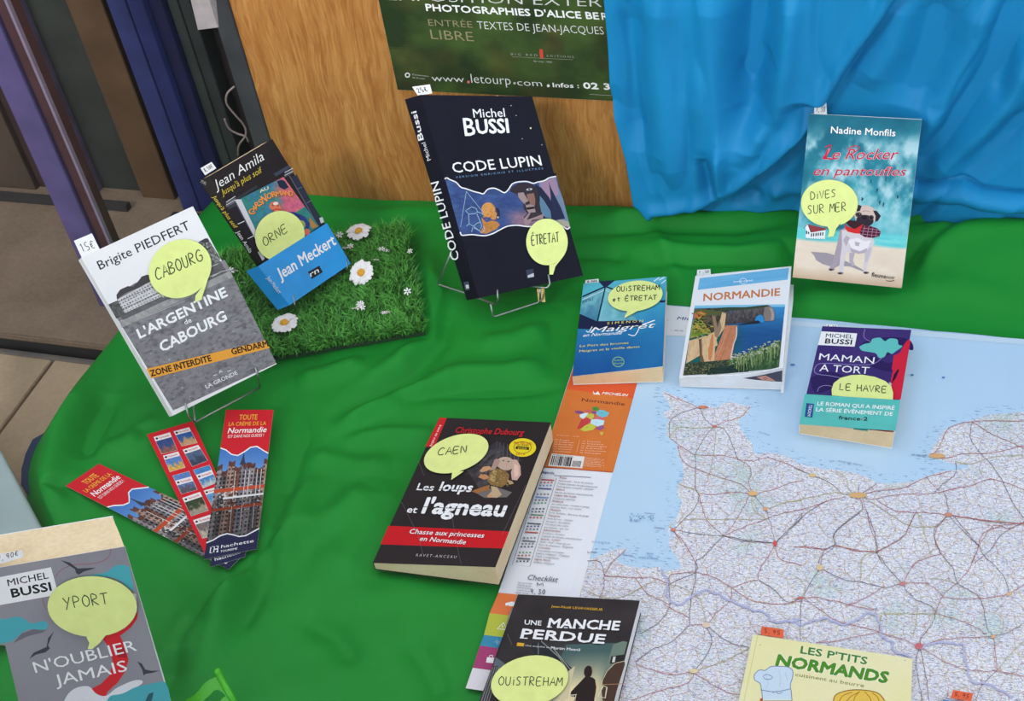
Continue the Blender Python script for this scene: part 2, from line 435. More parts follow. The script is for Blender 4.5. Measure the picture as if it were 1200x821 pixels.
def box(name, lo, hi, mat, parent=None, kind=None, bev=0.0):
    lo = np.array(lo, float); hi = np.array(hi, float); c = (lo + hi) / 2
    bm = bmesh.new(); bmesh.ops.create_cube(bm, size=1.0)
    for v in bm.verts: v.co = Vector(((v.co.x) * (hi[0] - lo[0]), v.co.y * (hi[1] - lo[1]), v.co.z * (hi[2] - lo[2])))
    if bev: bmesh.ops.bevel(bm, geom=bm.edges[:], offset=bev, segments=2, affect='EDGES')
    me = bpy.data.meshes.new(name); bm.to_mesh(me); bm.free(); me.materials.append(mat)
    o = bpy.data.objects.new(name, me); COL.objects.link(o)
    if parent is not None: o.parent = parent; o.location = Vector(c.tolist()) - world_loc(parent)
    else: o.location = c.tolist()
    if kind: o['kind'] = kind
    return o
# ================================================================== the setting
def stone_mat(name, a, b, rough=0.7):
    mt, nt, bs = new_mat(name); v = mapping(nt)
    n = noise(nt, v, 9, 8, 0.65, 0.4); n2 = noise(nt, v, 160, 3)
    c = ramp(nt, n, [(0.3, a), (0.7, b)])
    nt.links.new(mixc(nt, 0.25, c, ramp(nt, n2, [(0.4, a), (0.6, b)])), bs.inputs['Base Color']); bs.inputs['Roughness'].default_value = rough
    bs.inputs['Specular IOR Level'].default_value = 0.25
    bump(nt, bs, n2, 0.3, 0.001); return mt
M['tile'] = stone_mat('brown_floor_tile', (160, 140, 114), (182, 160, 132))
M['grout'] = stone_mat('dark_grout', (92, 78, 66), (112, 98, 84))
M['step'] = stone_mat('worn_brown_sill', (104, 88, 74), (130, 112, 96), 0.5)
M['dark_gap'] = plain('dark_gap', (40, 36, 36), 0.8)
M['metal_strip'] = plain('grey_metal_strip', (128, 122, 116), 0.45, 0.05, 60, 0.5, 0.3)
M['cobble'] = stone_mat('grey_pavement', (26, 26, 28), (40, 39, 40), 0.9)

GZ = -0.08
# floor base with separate tiles on it
fl = box('floor', (-2.2, -0.47, GZ - 0.06), (1.0, 0.62, GZ - 0.008), M['grout'], kind='structure')
tile_me = {}
def tile(x0, x1, y0, y1):
    o = box('tile', (x0 + .003, y0 + .003, GZ - 0.008), (x1 - .003, y1 - .003, GZ + random.uniform(-.0008, .0008)), M['tile'], fl, bev=0.0012)
# the visible joint runs away from the window between these two columns of tiles
A = onz((0, 505), GZ); B = onz((55, 430), GZ)
jx = 0.5 * (A[0] + B[0])
for i in range(-2, 1):
    x0 = jx + i * 0.33
    tile(x0, x0 + 0.33, -0.465, -0.17); tile(x0, x0 + 0.33, -0.17, 0.176)
# step across the end of the tiles: worn brown top, shadow gap coloured dark, metal edge
st = empty('floor_step', (-1.4, 0.19, GZ), 'worn brown stone step crossing the tiled floor left of the green cloth', 'step')
box('step_top', (-2.2, 0.172, -0.052), (-0.955, 0.62, -0.04), M['step'], st, bev=0.002)
box('step_riser', (-2.2, 0.185, GZ - 0.008), (-0.955, 0.62, -0.0525), M['dark_gap'], st)
box('metal_edging', (-2.2, 0.168, GZ - 0.008), (-0.955, 0.176, GZ + 0.004), M['metal_strip'], st, bev=0.001)
box('threshold_bar', (-2.2, 0.468, -0.04), (-1.16, 0.482, -0.028), M['dark_gap'], st, bev=0.001)
del st['label'], st['category']; st.name = 'trim_1'; st['kind'] = 'structure'

# wooden back board with the little notch in its left edge
def wood_mat():
    mt, nt, bs = new_mat('oak_veneer')
    v = mapping(nt, (1, 1, 1)); warp = nt.nodes.new('ShaderNodeTexNoise'); warp.inputs['Scale'].default_value = 4.0; warp.inputs['Detail'].default_value = 3
    nt.links.new(v, warp.inputs['Vector'])
    mxv = nt.nodes.new('ShaderNodeMix'); mxv.data_type = 'VECTOR'; mxv.inputs[0].default_value = 0.07
    nt.links.new(v, mxv.inputs[4]); nt.links.new(warp.outputs['Color'], mxv.inputs[5])
    mp = nt.nodes.new('ShaderNodeMapping'); mp.inputs['Scale'].default_value = (34, 34, 1.6); nt.links.new(mxv.outputs[1], mp.inputs[0])
    g1 = noise(nt, mp.outputs[0], 3.0, 6, 0.6, 0.6)
    mp2 = nt.nodes.new('ShaderNodeMapping'); mp2.inputs['Scale'].default_value = (120, 120, 7); nt.links.new(mxv.outputs[1], mp2.inputs[0])
    g2 = noise(nt, mp2.outputs[0], 2.5, 4, 0.6)
    g3 = noise(nt, v, 5, 3)
    c = ramp(nt, g1, [(0.34, (146, 86, 34)), (0.5, (170, 110, 50)), (0.64, (192, 140, 76))])
    c2 = ramp(nt, g2, [(0.42, (150, 92, 40)), (0.6, (200, 150, 88))])
    c3 = mixc(nt, 0.42, c, c2)
    nt.links.new(mixc(nt, 0.25, c3, ramp(nt, g3, [(0.35, (136, 82, 34)), (0.65, (190, 138, 76))])), bs.inputs['Base Color'])
    bs.inputs['Roughness'].default_value = 0.5; bs.inputs['Specular IOR Level'].default_value = 0.3
    bump(nt, bs, g2, 0.15, 0.001); return mt
M['wood'] = wood_mat()
WY = 0.505
xn = ony((311, 170), WY)[0]
zn = ony((294, 107), WY)[2]
pf = [(xn - 0.004, 1.2), (1.2, 1.2), (1.2, -0.09), (xn, -0.09), (xn, zn - 0.002), (xn + 0.004, zn), (xn - 0.004, zn + 0.004)]
tri = tessellate_polygon([[Vector((a, b, 0)) for a, b in pf]]); k = len(pf)
V = [(a, WY, b) for a, b in pf] + [(a, WY + 0.02, b) for a, b in pf]
F = [tuple(t) for t in tri] + [tuple(k + i for i in t) for t in tri] + [(i, (i + 1) % k, k + (i + 1) % k, k + i) for i in range(k)]
tag(mesh_obj('wall_back', V, F, M['wood'], loc=(0, WY, 0)), kind='structure')

# dark panels, posts and frames behind the left end of the display
cols = [(-420, -60, (84, 70, 60), .0), (-60, 0, (60, 44, 44), .01), (0, 12, (66, 44, 44), -.004), (12, 17, (112, 100, 124), -.008), (17, 74, (50, 54, 50), .02), (74, 116, (88, 66, 46), .004), (116, 135, (50, 42, 40), .016),
        (135, 157, (52, 60, 116), -.02), (158.5, 177, (46, 54, 114), -.02), (177, 194, (30, 33, 76), -.01), (195, 207, (56, 62, 60), 0.0), (208.5, 222, (46, 50, 50), 0.0), (222, 248, (44, 36, 38), .03), (246, 262, (66, 68, 72), -.003)]
def bx(px, v=0): return ony((px, v), WY)[0]
for i, (a, b, c, dy) in enumerate(cols):
    mt = plain('shaded_panel_paint', tuple(x_ * .88 for x_ in c), 0.5, 0.12, 14, 0.3)  # colours darkened to stand for the unlit interior
    o = box('trim_%d' % (i + 2), (bx(a), WY + dy, -0.045), (bx(b) if b < 260 else xn + .012, WY + 0.06, 1.2), mt, kind='structure', bev=0.001)
box('wall_left', (-2.25, -0.6, -0.15), (-2.2, 0.7, 1.3), plain('dark_side_wall', (66, 58, 56), 0.8, 0.1, 8), kind='structure')
box('trim_30', (-1.075, .262, -.04), (-0.93, .47, -.030), plain('dark_step_cover', (34, 42, 40), .5, .1, 20, .2), kind='structure', bev=.002)  # dark slab added to darken the step right of the post
# violet-blue post standing in front
PX0 = ony((0, 20), .25)[0]; PX1 = ony((60, 205), .25)[0]
M['violet'] = plain('violet_blue_paint', (84, 74, 118), 0.5, 0.1, 12, 0.3)
pst = empty('corner_post', (PX0 - .03, .25, -.04), 'violet-blue painted upright post with a dark maroon inner edge, left of the white-topped book', 'post')
pxa = ony((47, 205), .25)[0]; pxb = ony((77, 205), .25)[0]; pxc = ony((93, 205), .25)[0]
box('post_face', (pxa, .25, -.04), (pxb, .262, 1.0), M['violet'], pst, bev=.001)
box('post_edge', (pxb + .0003, .256, -.04), (pxc, .275, 1.0), plain('maroon_paint', (72, 46, 50), 0.5, 0.1, 12, .3), pst, bev=.001)
box('edge_bead', (pxc - .001, .250, -.04), (pxc + .003, .256, 1.0), plain('pale_violet_bead', (124, 112, 134), 0.4, 0.05, 12), pst)
# white label sheet high on the dark post, and the grey cable
q = [ony(p, WY - .003) for p in ((216, -30), (250, -30), (256.5, 32), (232, 35))]
V, F = hexa(q, [p + np.array([0, .0015, 0]) for p in q])
tag(mesh_obj('paper_sheet', V, F, plain('grey_white_sheet', (168, 158, 160), .7), loc=q[3]), 'pale grey paper sheet on the dark panel left of the wood board', 'paper')
def cable(pts, nm, lb):
    P = [ony(p, WY - d) for p, d in pts]; P = smooth_line(P, 5)
    tag(tube('cable', [P], .0016, plain('grey_cable', (128, 112, 110), .5), loc=P[0]), lb, 'cable')
cable([((275, 101), .004), ((266, 110), .012), ((266, 122), .014), ((276, 135), .01), ((286, 147), .006), ((288, 158), .006), ((280, 170), .01), ((279, 182), .004)], 0, 'thin grey cable zigzagging down between the dark panels, the brighter one')
cable([((263, 139), .02), ((268, 150), .016), ((277, 156), .012), ((288, 160), .008), ((291, 166), .004)], 0, 'dim grey cable loop just behind the brighter zigzag cable')

# ================================================================== table platform and the green cloth
edge_px = [((0, 745), .0), ((60, 650), 0), ((40, 610), 0), ((26, 570), 0), ((30, 530), 0), ((80, 450), 0), ((130, 390), 0), ((180, 320), 0), ((232, 243), 0), ((250, 228), 0)]
E = [onz(p, 0)[:2] for p, _ in edge_px]; E = [(-0.885, -0.47)] + [tuple(e) for e in E] + [(E[-1][0], 0.52)]
E = sorted(E, key=lambda e: e[1]); Ey = np.array([e[1] for e in E]); Ex = np.array([e[0] for e in E])
for _ in range(1):
    yy = np.linspace(-0.47, 0.52, 120); xx = np.interp(yy, Ey, Ex); kx = np.ones(7) / 7
    xx = np.convolve(np.pad(xx, 3, mode='edge'), kx, 'valid')
edge_x = lambda y: np.interp(y, yy, xx)
M['platform'] = plain('dark_blue_board', (34, 48, 78), 0.5, 0.08, 20, 0.3)
ol = [(edge_x(y) - (0.007 if -0.13 < y < -0.03 else -0.012), y) for y in np.linspace(-0.455, 0.5, 40)]
ol = ol + [(0.75, 0.5), (0.75, -0.455)]; k = len(ol)
tri = tessellate_polygon([[Vector((a, b, 0)) for a, b in ol]])
V = [(a, b, -0.006) for a, b in ol] + [(a, b, GZ) for a, b in ol]
F = [tuple(t) for t in tri] + [tuple(k + i for i in t) for t in tri] + [(i, (i + 1) % k, k + (i + 1) % k, k + i) for i in range(k)]
tag(mesh_obj('display_platform', V, F, M['platform'], loc=(-0.1, 0, GZ)), 'dark blue display platform, its edge peeking out from under the green cloth', 'platform')

def seg_dist(X, Y, P):
    D = np.full(X.shape, 1e9); S = np.zeros(X.shape)
    L = 0
    tot = sum(np.hypot(P[i + 1][0] - P[i][0], P[i + 1][1] - P[i][1]) for i in range(len(P) - 1))
    for i in range(len(P) - 1):
        a, b = P[i], P[i + 1]; dx, dy = b[0] - a[0], b[1] - a[1]; l2 = dx * dx + dy * dy + 1e-12
        t = np.clip(((X - a[0]) * dx + (Y - a[1]) * dy) / l2, 0, 1)
        d = np.hypot(X - a[0] - t * dx, Y - a[1] - t * dy)
        m_ = d < D; D = np.where(m_, d, D); S = np.where(m_, (L + t * math.sqrt(l2)) / tot, S); L += math.sqrt(l2)
    return D, S
# folds of the cloth: polyline in the picture, width (m), height (m)
FOLDS = [
 ([(520, 450), (470, 462), (430, 482), (393, 500)], .014, .009), ([(640, 425), (600, 432), (540, 436), (500, 447)], .016, .008),
 ([(660, 452), (600, 455), (520, 458), (440, 470)], .012, -.006), ([(400, 515), (450, 508), (520, 506)], .012, .006),
 ([(500, 300), (505, 350), (500, 395), (470, 425), (430, 445)], .018, .010), ([(525, 350), (515, 400), (480, 440), (400, 480)], .016, -.008),
 ([(380, 240), (440, 248), (520, 245)], .018, .010), ([(345, 445), (380, 440), (430, 425)], .016, .008),
 ([(330, 470), (340, 510), (345, 560), (335, 600)], .020, -.012), ([(350, 530), (355, 570), (345, 620), (320, 660), (280, 700), (250, 760), (225, 820)], .020, .014),
 ([(360, 530), (420, 545), (460, 540)], .015, .007), ([(350, 630), (400, 600), (430, 570)], .02, .008),
 ([(330, 640), (300, 700), (270, 750)], .013, -.010), ([(300, 690), (230, 730), (200, 790)], .02, .012), ([(250, 700), (215, 750), (195, 810)], .012, -.008),
 ([(355, 725), (390, 740), (420, 775)], .014, -.006), ([(480, 745), (510, 790), (520, 820)], .016, -.006), ([(420, 700), (470, 690), (560, 700)], .02, .005),
 ([(110, 440), (75, 500), (60, 560), (75, 620)], .022, .012), ([(130, 460), (105, 510), (95, 540)], .018, -.010), ([(200, 490), (150, 520), (110, 535)], .018, .007),
 ([(560, 400), (600, 395), (640, 380)], .016, .006), ([(650, 350), (655, 400), (640, 440)], .016, -.006),
 ([(680, 278), (740, 275), (800, 278), (860, 283), (930, 280)], .012, -.010), ([(680, 265), (760, 262), (830, 270), (930, 262)], .014, .010),
 ([(740, 295), (800, 300), (860, 308), (930, 302)], .012, .008), ([(760, 312), (820, 312), (900, 318)], .01, -.006), ([(700, 250), (760, 268), (785, 310), (800, 330)], .012, .006),
 ([(1070, 260), (1120, 262), (1200, 268)], .014, .010), ([(1060, 288), (1100, 284), (1150, 283), (1200, 291)], .007, -.008), ([(1060, 330), (1090, 305), (1120, 287), (1145, 282)], .008, -.007),
 ([(1075, 320), (1110, 300), (1160, 295), (1220, 305)], .016, .009), ([(1060, 345), (1120, 345), (1200, 360)], .02, .004), ([(940, 345), (1000, 350), (1060, 352)], .014, .004),
 ([(450, 560), (430, 620), (380, 680)], .03, .006), ([(200, 660), (260, 690), (330, 660)], .02, -.004), ([(620, 250), (650, 262), (690, 258)], .014, .008), ([(660, 300), (700, 300), (740, 305)], .012, -.006)]
FW = [([tuple(onz(p, 0.005)[:2]) for p in P], w_, h_) for P, w_, h_ in FOLDS]
def rect_mask(X, Y, P, soft=0.03):
    """1 inside the convex polygon P (world xy), falling to 0 outside"""
    cx = sum(p[0] for p in P) / len(P); cy = sum(p[1] for p in P) / len(P); D = np.full(X.shape, 1e9)
    for i in range(len(P)):
        a = P[i]; b = P[(i + 1) % len(P)]; nx, ny = -(b[1] - a[1]), b[0] - a[0]; l = math.hypot(nx, ny); nx /= l; ny /= l
        if (cx - a[0]) * nx + (cy - a[1]) * ny < 0: nx, ny = -nx, -ny
        D = np.minimum(D, (X - a[0]) * nx + (Y - a[1]) * ny)
    return np.clip(1 + D / soft, 0, 1)
MAPX0, MAPX1, MAPY0, MAPY1 = -0.345, 0.46, -0.277, 0.322
def cloth_h(X, Y):
    X = np.asarray(X, float); Y = np.asarray(Y, float)
    H = np.full(X.shape, 0.004)
    H = H + (fbm(X * 7 + 40, Y * 7 + 40, 3, 3) - 0.5) * 0.016 + (fbm(X * 22 + 90, Y * 22 + 60, 5, 2) - 0.5) * 0.003
    for P, w_, h_ in FW:
        D, S = seg_dist(X, Y, P); H = H + 1.55 * h_ * np.exp(-(D / w_) ** 2) * np.minimum(1, 4 * S + .25) * np.minimum(1, 4 * (1 - S) + .25)
    tb = np.clip((Y - 0.33) / 0.16, 0, 1); tb = tb * tb * (3 - 2 * tb)
    H = H * (1 - tb * .5) + tb * (np.interp(X, [-.76, -.335, .17, .5], [-.003, .020, .056, .062]) - .003)
    # flat where things lie
    def flat(P, z, soft=.04):
        nonlocal H
        m_ = rect_mask(X, Y, P, soft); m_ = m_ * m_ * (3 - 2 * m_); H = H * (1 - m_) + np.minimum(H, z) * m_
    flat([(MAPX0, MAPY0), (MAPX1, MAPY0), (MAPX1, MAPY1), (MAPX0, MAPY1)], 0.0005, .03)
    flat([tuple(onz(p, 0.01)[:2]) for p in ((437, 670), (590, 690), (655, 510), (515, 489))], 0.008, .03)
    flat([tuple(onz(p, 0.01)[:2]) for p in ((75, 570), (120, 540), (310, 630), (270, 672))], 0.010, .02)
    flat([tuple(onz(p, 0.01)[:2]) for p in ((170, 505), (225, 490), (290, 660), (230, 665))], 0.010, .02)
    flat([tuple(onz(p, 0.01)[:2]) for p in ((262, 478), (322, 480), (305, 640), (240, 660))], 0.010, .02)
    flat([(-.9, .32), (-.65, .42), (-.551, .215), (-.80, .115)], 0.006, .03)
    flat([tuple(onz(p, 0.02)[:2]) for p in ((505, 330), (640, 330), (640, 372), (560, 375))], 0.012, .04)
    flat([tuple(onz(p, 0.03)[:2]) for p in ((929, 325), (1057, 338), (1060, 300), (935, 295))], 0.016, .03)
    flat([tuple(onz(p, 0.01)[:2]) for p in ((200, 485), (320, 440), (290, 400), (190, 440))], 0.010, .04)
    return np.maximum(H, -0.004)
def fabric_mat(name, a, b, rough=0.6, sheen=0.0):
    mt, nt, bs = new_mat(name); v = mapping(nt)
    n = noise(nt, v, 6, 4); wv = noise(nt, mapping(nt, (1, 1, 1)), 900, 2)
    nt.links.new(ramp(nt, n, [(0.3, a), (0.7, b)]), bs.inputs['Base Color']); bs.inputs['Roughness'].default_value = rough
    bs.inputs['Sheen Weight'].default_value = sheen; bs.inputs['Sheen Roughness'].default_value = 0.5; bs.inputs['Specular IOR Level'].default_value = 0.2
    bump(nt, bs, wv, 0.08, 0.0005); return mt
M['green'] = fabric_mat('green_satin', (10, 126, 36), (16, 136, 44))
ny, nx = 380, 560
Yg = np.linspace(-0.46, 0.503, ny); u = np.linspace(0, 1, nx)
XL = edge_x(Yg)[:, None]; XR = 0.55
Xg = XL + (XR - XL) * u[None, :] ** 1.15; YG = np.repeat(Yg[:, None], nx, 1)
Hg = cloth_h(Xg, YG)
rd = np.clip((Xg - XL) / 0.03, 0, 1); Hg = Hg * rd + (1 - rd) * (0.002 - 0.012 * (1 - rd))
# hanging rim on the left
hx = []; hz = []
for kx_, (dx, dz) in enumerate([(-0.004, -0.020), (-0.005, -0.034), (-0.003, -0.050), (0.004, -0.066)][::-1]):
    hx.append(XL[:, 0] + dx * (1 + .5 * np.sin(Yg * 60 + kx_))); hz.append(np.full(ny, dz))
Xa = np.c_[np.array(hx).T, Xg]; Ya = np.c_[np.repeat(Yg[:, None], 4, 1), YG]; Za = np.c_[np.array(hz).T, Hg]
nxx = nx + 4
idx = np.arange(ny * nxx).reshape(ny, nxx)
F = np.stack([idx[:-1, :-1], idx[:-1, 1:], idx[1:, 1:], idx[1:, :-1]], -1).reshape(-1, 4)
gc = mesh_obj('green_cloth', np.c_[Xa.ravel(), Ya.ravel(), Za.ravel()], F.tolist(), M['green'], smooth=True, loc=(-0.2, 0, 0))
tag(gc, 'bright green satin cloth spread in soft folds under the whole display', 'cloth')
CH = lambda x, y: float(cloth_h(np.array([x]), np.array([y]))[0])

# pale blue-grey box in the left foreground
bq = [onz(p, 0.035) for p in ((-75, 400), (0, 526), (68, 655), (8, 742), (-170, 720))]
V = bq + [np.array([p[0], p[1], 0.006]) for p in bq]; k = 5
F = [tuple(range(k))[::-1]] + [(i, (i + 1) % k, k + (i + 1) % k, k + i) for i in range(k)] + [tuple(range(k, 2 * k))]
rb = mesh_obj('storage_box', V, F, plain('pale_blue_grey_plastic', (150, 168, 168), .45, .05, 10), loc=bq[3])
tag(rb, 'pale blue-grey box at the left edge behind the large grey book', 'box')
mb = rb.modifiers.new('b', 'BEVEL'); mb.width = 0.004; mb.segments = 3

# ================================================================== blue curtain
def crop_px(c, p): return (c[1] + p[0] * c[0], c[2] + p[1] * c[0])
CV = (0.41667, 700, 0)
CY = 0.478
def cxz(p, c=CV): q = ony(crop_px(c, p), CY); return (q[0], q[2])
left_edge = [cxz(p) for p in ((10, -260), (14, 0), (28, 150), (35, 250), (48, 330), (85, 450), (108, 560), (118, 580))]
hem = [cxz(p) for p in ((108, 560), (160, 590), (215, 606), (262, 620), (330, 608), (400, 606), (450, 612), (520, 612), (600, 620), (900, 640), (1000, 645), (1100, 650), (1230, 660), (1600, 680))]
lx = np.array([p[0] for p in left_edge]); lz = np.array([p[1] for p in left_edge]); o_ = np.argsort(lz)
hx_ = np.array([p[0] for p in hem]); hz_ = np.array([p[1] for p in hem])
swoop = [cxz(p) for p in ((930, -160), (830, 0), (770, 90), (700, 190), (640, 290), (580, 375), (510, 440), (430, 500), (350, 550), (280, 575), (170, 588))]
roll = [cxz(p) for p in ((900, 534), (960, 532), (1030, 526), (1090, 545), (1200, 556), (1500, 570))]
CF = [([(470, -80), (450, 60), (430, 180), (440, 300), (420, 400)], .030, .026), ([(540, -80), (535, 60), (520, 180), (500, 300), (400, 440)], .018, -.020),
      ([(330, -80), (320, 100), (310, 280), (340, 420), (350, 520)], .028, -.016), ([(345, 380), (350, 470), (352, 530)], .010, -.014), ([(300, 420), (320, 500), (330, 560)], .010, .010),
      ([(180, -80), (170, 150), (190, 350), (230, 560)], .030, -.014), ([(90, 0), (100, 200), (130, 420)], .02, .012),
      ([(500, 150), (440, 200), (400, 230)], .012, .008),
      ([(1180, 0), (1165, 90), (1120, 150), (1040, 300), (960, 430), (900, 500)], .016, .014), ([(1090, 0), (1060, 150), (980, 300), (900, 420)], .020, -.012), ([(960, 0), (930, 150), (870, 320)], .025, .012),
      ([(1230, 150), (1150, 300), (1040, 440), (950, 520)], .014, -.012), ([(1140, 60), (1150, 200), (1130, 300)], .010, .008), ([(870, 0), (820, 150), (740, 260)], .02, -.010), ([(1220, 330), (1100, 420), (980, 500)], .016, .010),
      ([(600, 420), (640, 500), (620, 570)], .02, .008), ([(370, 585), (430, 560), (470, 575)], .010, .008), ([(480, 560), (540, 545), (600, 560)], .012, -.008)]
CFW = [([cxz(p) for p in P], w_, h_) for P, w_, h_ in CF]
def signed_side(X, Z, P):
    D, S = seg_dist(X, Z, P); best = np.full(X.shape, 1e9); sg = np.zeros(X.shape)
    for i in range(len(P) - 1):
        a, b = P[i], P[i + 1]; dx, dy = b[0] - a[0], b[1] - a[1]; t = np.clip(((X - a[0]) * dx + (Z - a[1]) * dy) / (dx * dx + dy * dy), 0, 1)
        d = np.hypot(X - a[0] - t * dx, Z - a[1] - t * dy); c = dx * (Z - a[1]) - dy * (X - a[0]); m_ = d < best; best = np.where(m_, d, best); sg = np.where(m_, np.sign(c), sg)
    return D * sg, S
_t, _ = signed_side(np.array([swoop[4][0] - .05]), np.array([swoop[4][1]]), swoop); SWAP = _t[0] > 0
def curtain_y(X, Z):
    y = np.full(X.shape, CY) + (fbm(X * 9 + 30, Z * 6 + 30, 8, 3) - .5) * .010
    for P, w_, h_ in CFW:
        D, S = seg_dist(X, Z, P); y = y + 1.25 * h_ * np.exp(-(D / w_) ** 2) * np.minimum(1, 5 * S + .2) * np.minimum(1, 5 * (1 - S) + .1)
    d, S = signed_side(X, Z, swoop)       # the left drape overlaps the right one
    sd = 1.0 if SWAP else -1.0; front = 1 / (1 + np.exp(-np.clip(sd * d / 0.0016, -40, 40)))
    y = y - 0.032 * front * np.exp(-np.abs(d) / 0.16) + .010
    y = y - 0.008 * np.exp(-((d - sd * .010) / .010) ** 2)
    # small sharp creases fanning out from the gathered places
    rdg = lambda a, b, s_: np.abs(fbm(a, b, s_, 3) - .5)
    A1 = X * .80 + Z * .60; B1 = -X * .60 + Z * .80
    y = y + front * .006 * np.clip(1 - rdg(X * 16 + 40, Z * 3.5 + 20, 21) * 9, 0, 1) + (1 - front) * .010 * np.clip(1 - rdg(A1 * 2.6 + 30, B1 * 0 + X * 11 - Z * 6 + 50, 33) * 8, 0, 1)
    D, S = seg_dist(X, Z, roll); below = Z < np.interp(X, [p[0] for p in roll], [p[1] for p in roll])
    onr = (X > roll[0][0] - .02)
    y = y + np.where(onr, 0.012 * np.exp(-(D / .004) ** 2), 0) - np.where(onr & below, 0.016 * np.sin(np.clip(D / .035, 0, 1) * math.pi), 0)
    bk = np.clip(1 - np.maximum(np.abs(X + .025) - .074, 0) / .03, 0, 1) * np.clip((.235 - Z) / .02, 0, 1)
    y = y + bk * np.maximum(np.minimum(.354 + (Z - .044) * .625 + .024, .488) - y, 0)
    return np.clip(y, 0.43, 0.5025)
nz, nx2 = 300, 420
ztop = 0.62; X0 = lx.min(); X1 = 0.5
Vv = np.linspace(0, 1, nz); Uu = np.linspace(0, 1, nx2)
XX = np.zeros((nz, nx2)); ZZ = np.zeros((nz, nx2))
xs = np.linspace(hx_[0], X1, nx2); zb = np.interp(xs, hx_, hz_)
for j, t in enumerate(Vv):
    z = zb + (ztop - zb) * t
    xl = np.interp(z[0], lz[o_], lx[o_])
    XX[j] = xl + (X1 - xl) * (xs - xs[0]) / (X1 - xs[0]); ZZ[j] = z
YY = curtain_y(XX, ZZ)
idx = np.arange(nz * nx2).reshape(nz, nx2)
F = np.stack([idx[:-1, :-1], idx[:-1, 1:], idx[1:, 1:], idx[1:, :-1]], -1).reshape(-1, 4)
M['blue'] = fabric_mat('blue_satin', (12, 124, 178), (20, 134, 190), 0.5)
cu = mesh_obj('blue_curtain', np.c_[XX.ravel(), YY.ravel(), ZZ.ravel()], F.tolist(), M['blue'], smooth=True, loc=(-0.1, CY, 0.03))
tag(cu, 'bright blue satin curtain hanging in swooping folds in front of the wood board', 'curtain')
sm = cu.modifiers.new('t', 'SOLIDIFY'); sm.thickness = 0.0008; sm.offset = 0

# shop window pane between the street and the display, and the pavement outside
mt, nt, bs = new_mat('shop_glass')
nt.nodes.remove(bs); o_n = nt.nodes['Material Output']
tr = nt.nodes.new('ShaderNodeBsdfTransparent'); gl = nt.nodes.new('ShaderNodeBsdfGlossy'); gl.inputs['Roughness'].default_value = 0.0
tr.inputs[0].default_value = (0.985, 0.99, 0.988, 1); fr = nt.nodes.new('ShaderNodeFresnel'); fr.inputs[0].default_value = 1.45
mx = nt.nodes.new('ShaderNodeMixShader'); nt.links.new(fr.outputs[0], mx.inputs[0]); nt.links.new(tr.outputs[0], mx.inputs[1]); nt.links.new(gl.outputs[0], mx.inputs[2]); nt.links.new(mx.outputs[0], o_n.inputs[0])
wn = empty('window_1', (0, -0.56, -0.1), None, None); wn['kind'] = 'structure'
mesh_obj('glass_pane', [(-2.3, -0.56, -0.12), (1.3, -0.56, -0.12), (1.3, -0.56, 2.2), (-2.3, -0.56, 2.2)], [(0, 1, 2, 3)], mt, wn)
fm = plain('grey_window_frame', (120, 130, 132), .4)
box('window_sill', (-2.3, -0.60, -0.16), (1.3, -0.53, -0.12), fm, wn, bev=.002)
box('window_jamb', (-2.36, -0.60, -0.16), (-2.3, -0.53, 2.2), fm, wn, bev=.002); box('window_jamb', (1.3, -0.60, -0.16), (1.36, -0.53, 2.2), fm, wn, bev=.002)
mesh_obj('ground', [(-8, -9, -0.45), (8, -9, -0.45), (8, -0.6, -0.45), (-8, -0.6, -0.45)], [(0, 1, 2, 3)], M['cobble'])['kind'] = 'structure'
# ================================================================== the road map
def sheet_h(x, y):
    return 0.0035 + 0.0012 * abs(math.sin((x + 0.345) * math.pi / 0.0862)) ** 0.7 + 0.0008 * abs(math.sin((y - 0.032) * math.pi / 0.25)) ** .8
def sheet_hv(X, Y):
    return 0.0035 + 0.0012 * np.abs(np.sin((X + 0.345) * math.pi / 0.0862)) ** 0.7 + 0.0008 * np.abs(np.sin((Y - 0.032) * math.pi / 0.25)) ** .8
SH = Field(sheet_h)
def mpx(c, pts): return [crop_px(c, p) for p in pts]
m1 = (.24369, 680, 440); m2 = (.24368, 930, 460); m3 = (.26915, 680, 600); m4 = (.26919, 930, 600)
coast = mpx(m1, [(395, 75), (440, 95), (500, 115), (540, 140), (575, 152), (620, 150), (655, 158), (680, 138), (725, 130), (770, 142), (815, 148), (812, 170), (800, 192), (775, 205), (762, 225), (765, 250), (790, 290), (825, 325), (832, 345), (830, 372), (862, 378), (900, 368), (960, 378), (1010, 395), (1040, 412)])
coast += mpx(m2, [(0, 338), (60, 352), (130, 366), (210, 372), (290, 385), (345, 405), (390, 430), (415, 438), (450, 440), (520, 434), (580, 425), (640, 404), (700, 384), (745, 376), (790, 374), (840, 362), (835, 350), (780, 350), (735, 335), (690, 322), (650, 302), (660, 275), (690, 240), (705, 205), (740, 172), (800, 152), (860, 135), (900, 120), (950, 106), (1050, 97), (1108, 94)])
coast += [(1260, 480), (1400, 475), (2600, 430), (2600, 1300), (1400, 1000), (600, 900), (560, 860)]
coast += mpx(m3, [(-160, 560), (0, 330), (28, 210), (60, 200), (95, 190), (130, 168), (175, 160), (205, 158), (195, 175), (165, 190), (158, 212), (180, 228), (240, 242), (300, 246), (345, 235), (352, 262), (385, 252), (430, 250), (440, 232), (425, 205), (402, 170), (385, 150), (388, 110), (380, 75), (395, 45), (420, 20)])
coast += mpx(m1, [(440, 800), (430, 740), (455, 700), (478, 650), (488, 600), (466, 572), (468, 530), (485, 510), (500, 470), (490, 420), (470, 380), (470, 340), (440, 310), (415, 290), (410, 240), (430, 215), (400, 195), (405, 175), (435, 165), (425, 130), (400, 100)])
CW = [tuple(onz(p, 0.0042)[:2]) for p in coast]
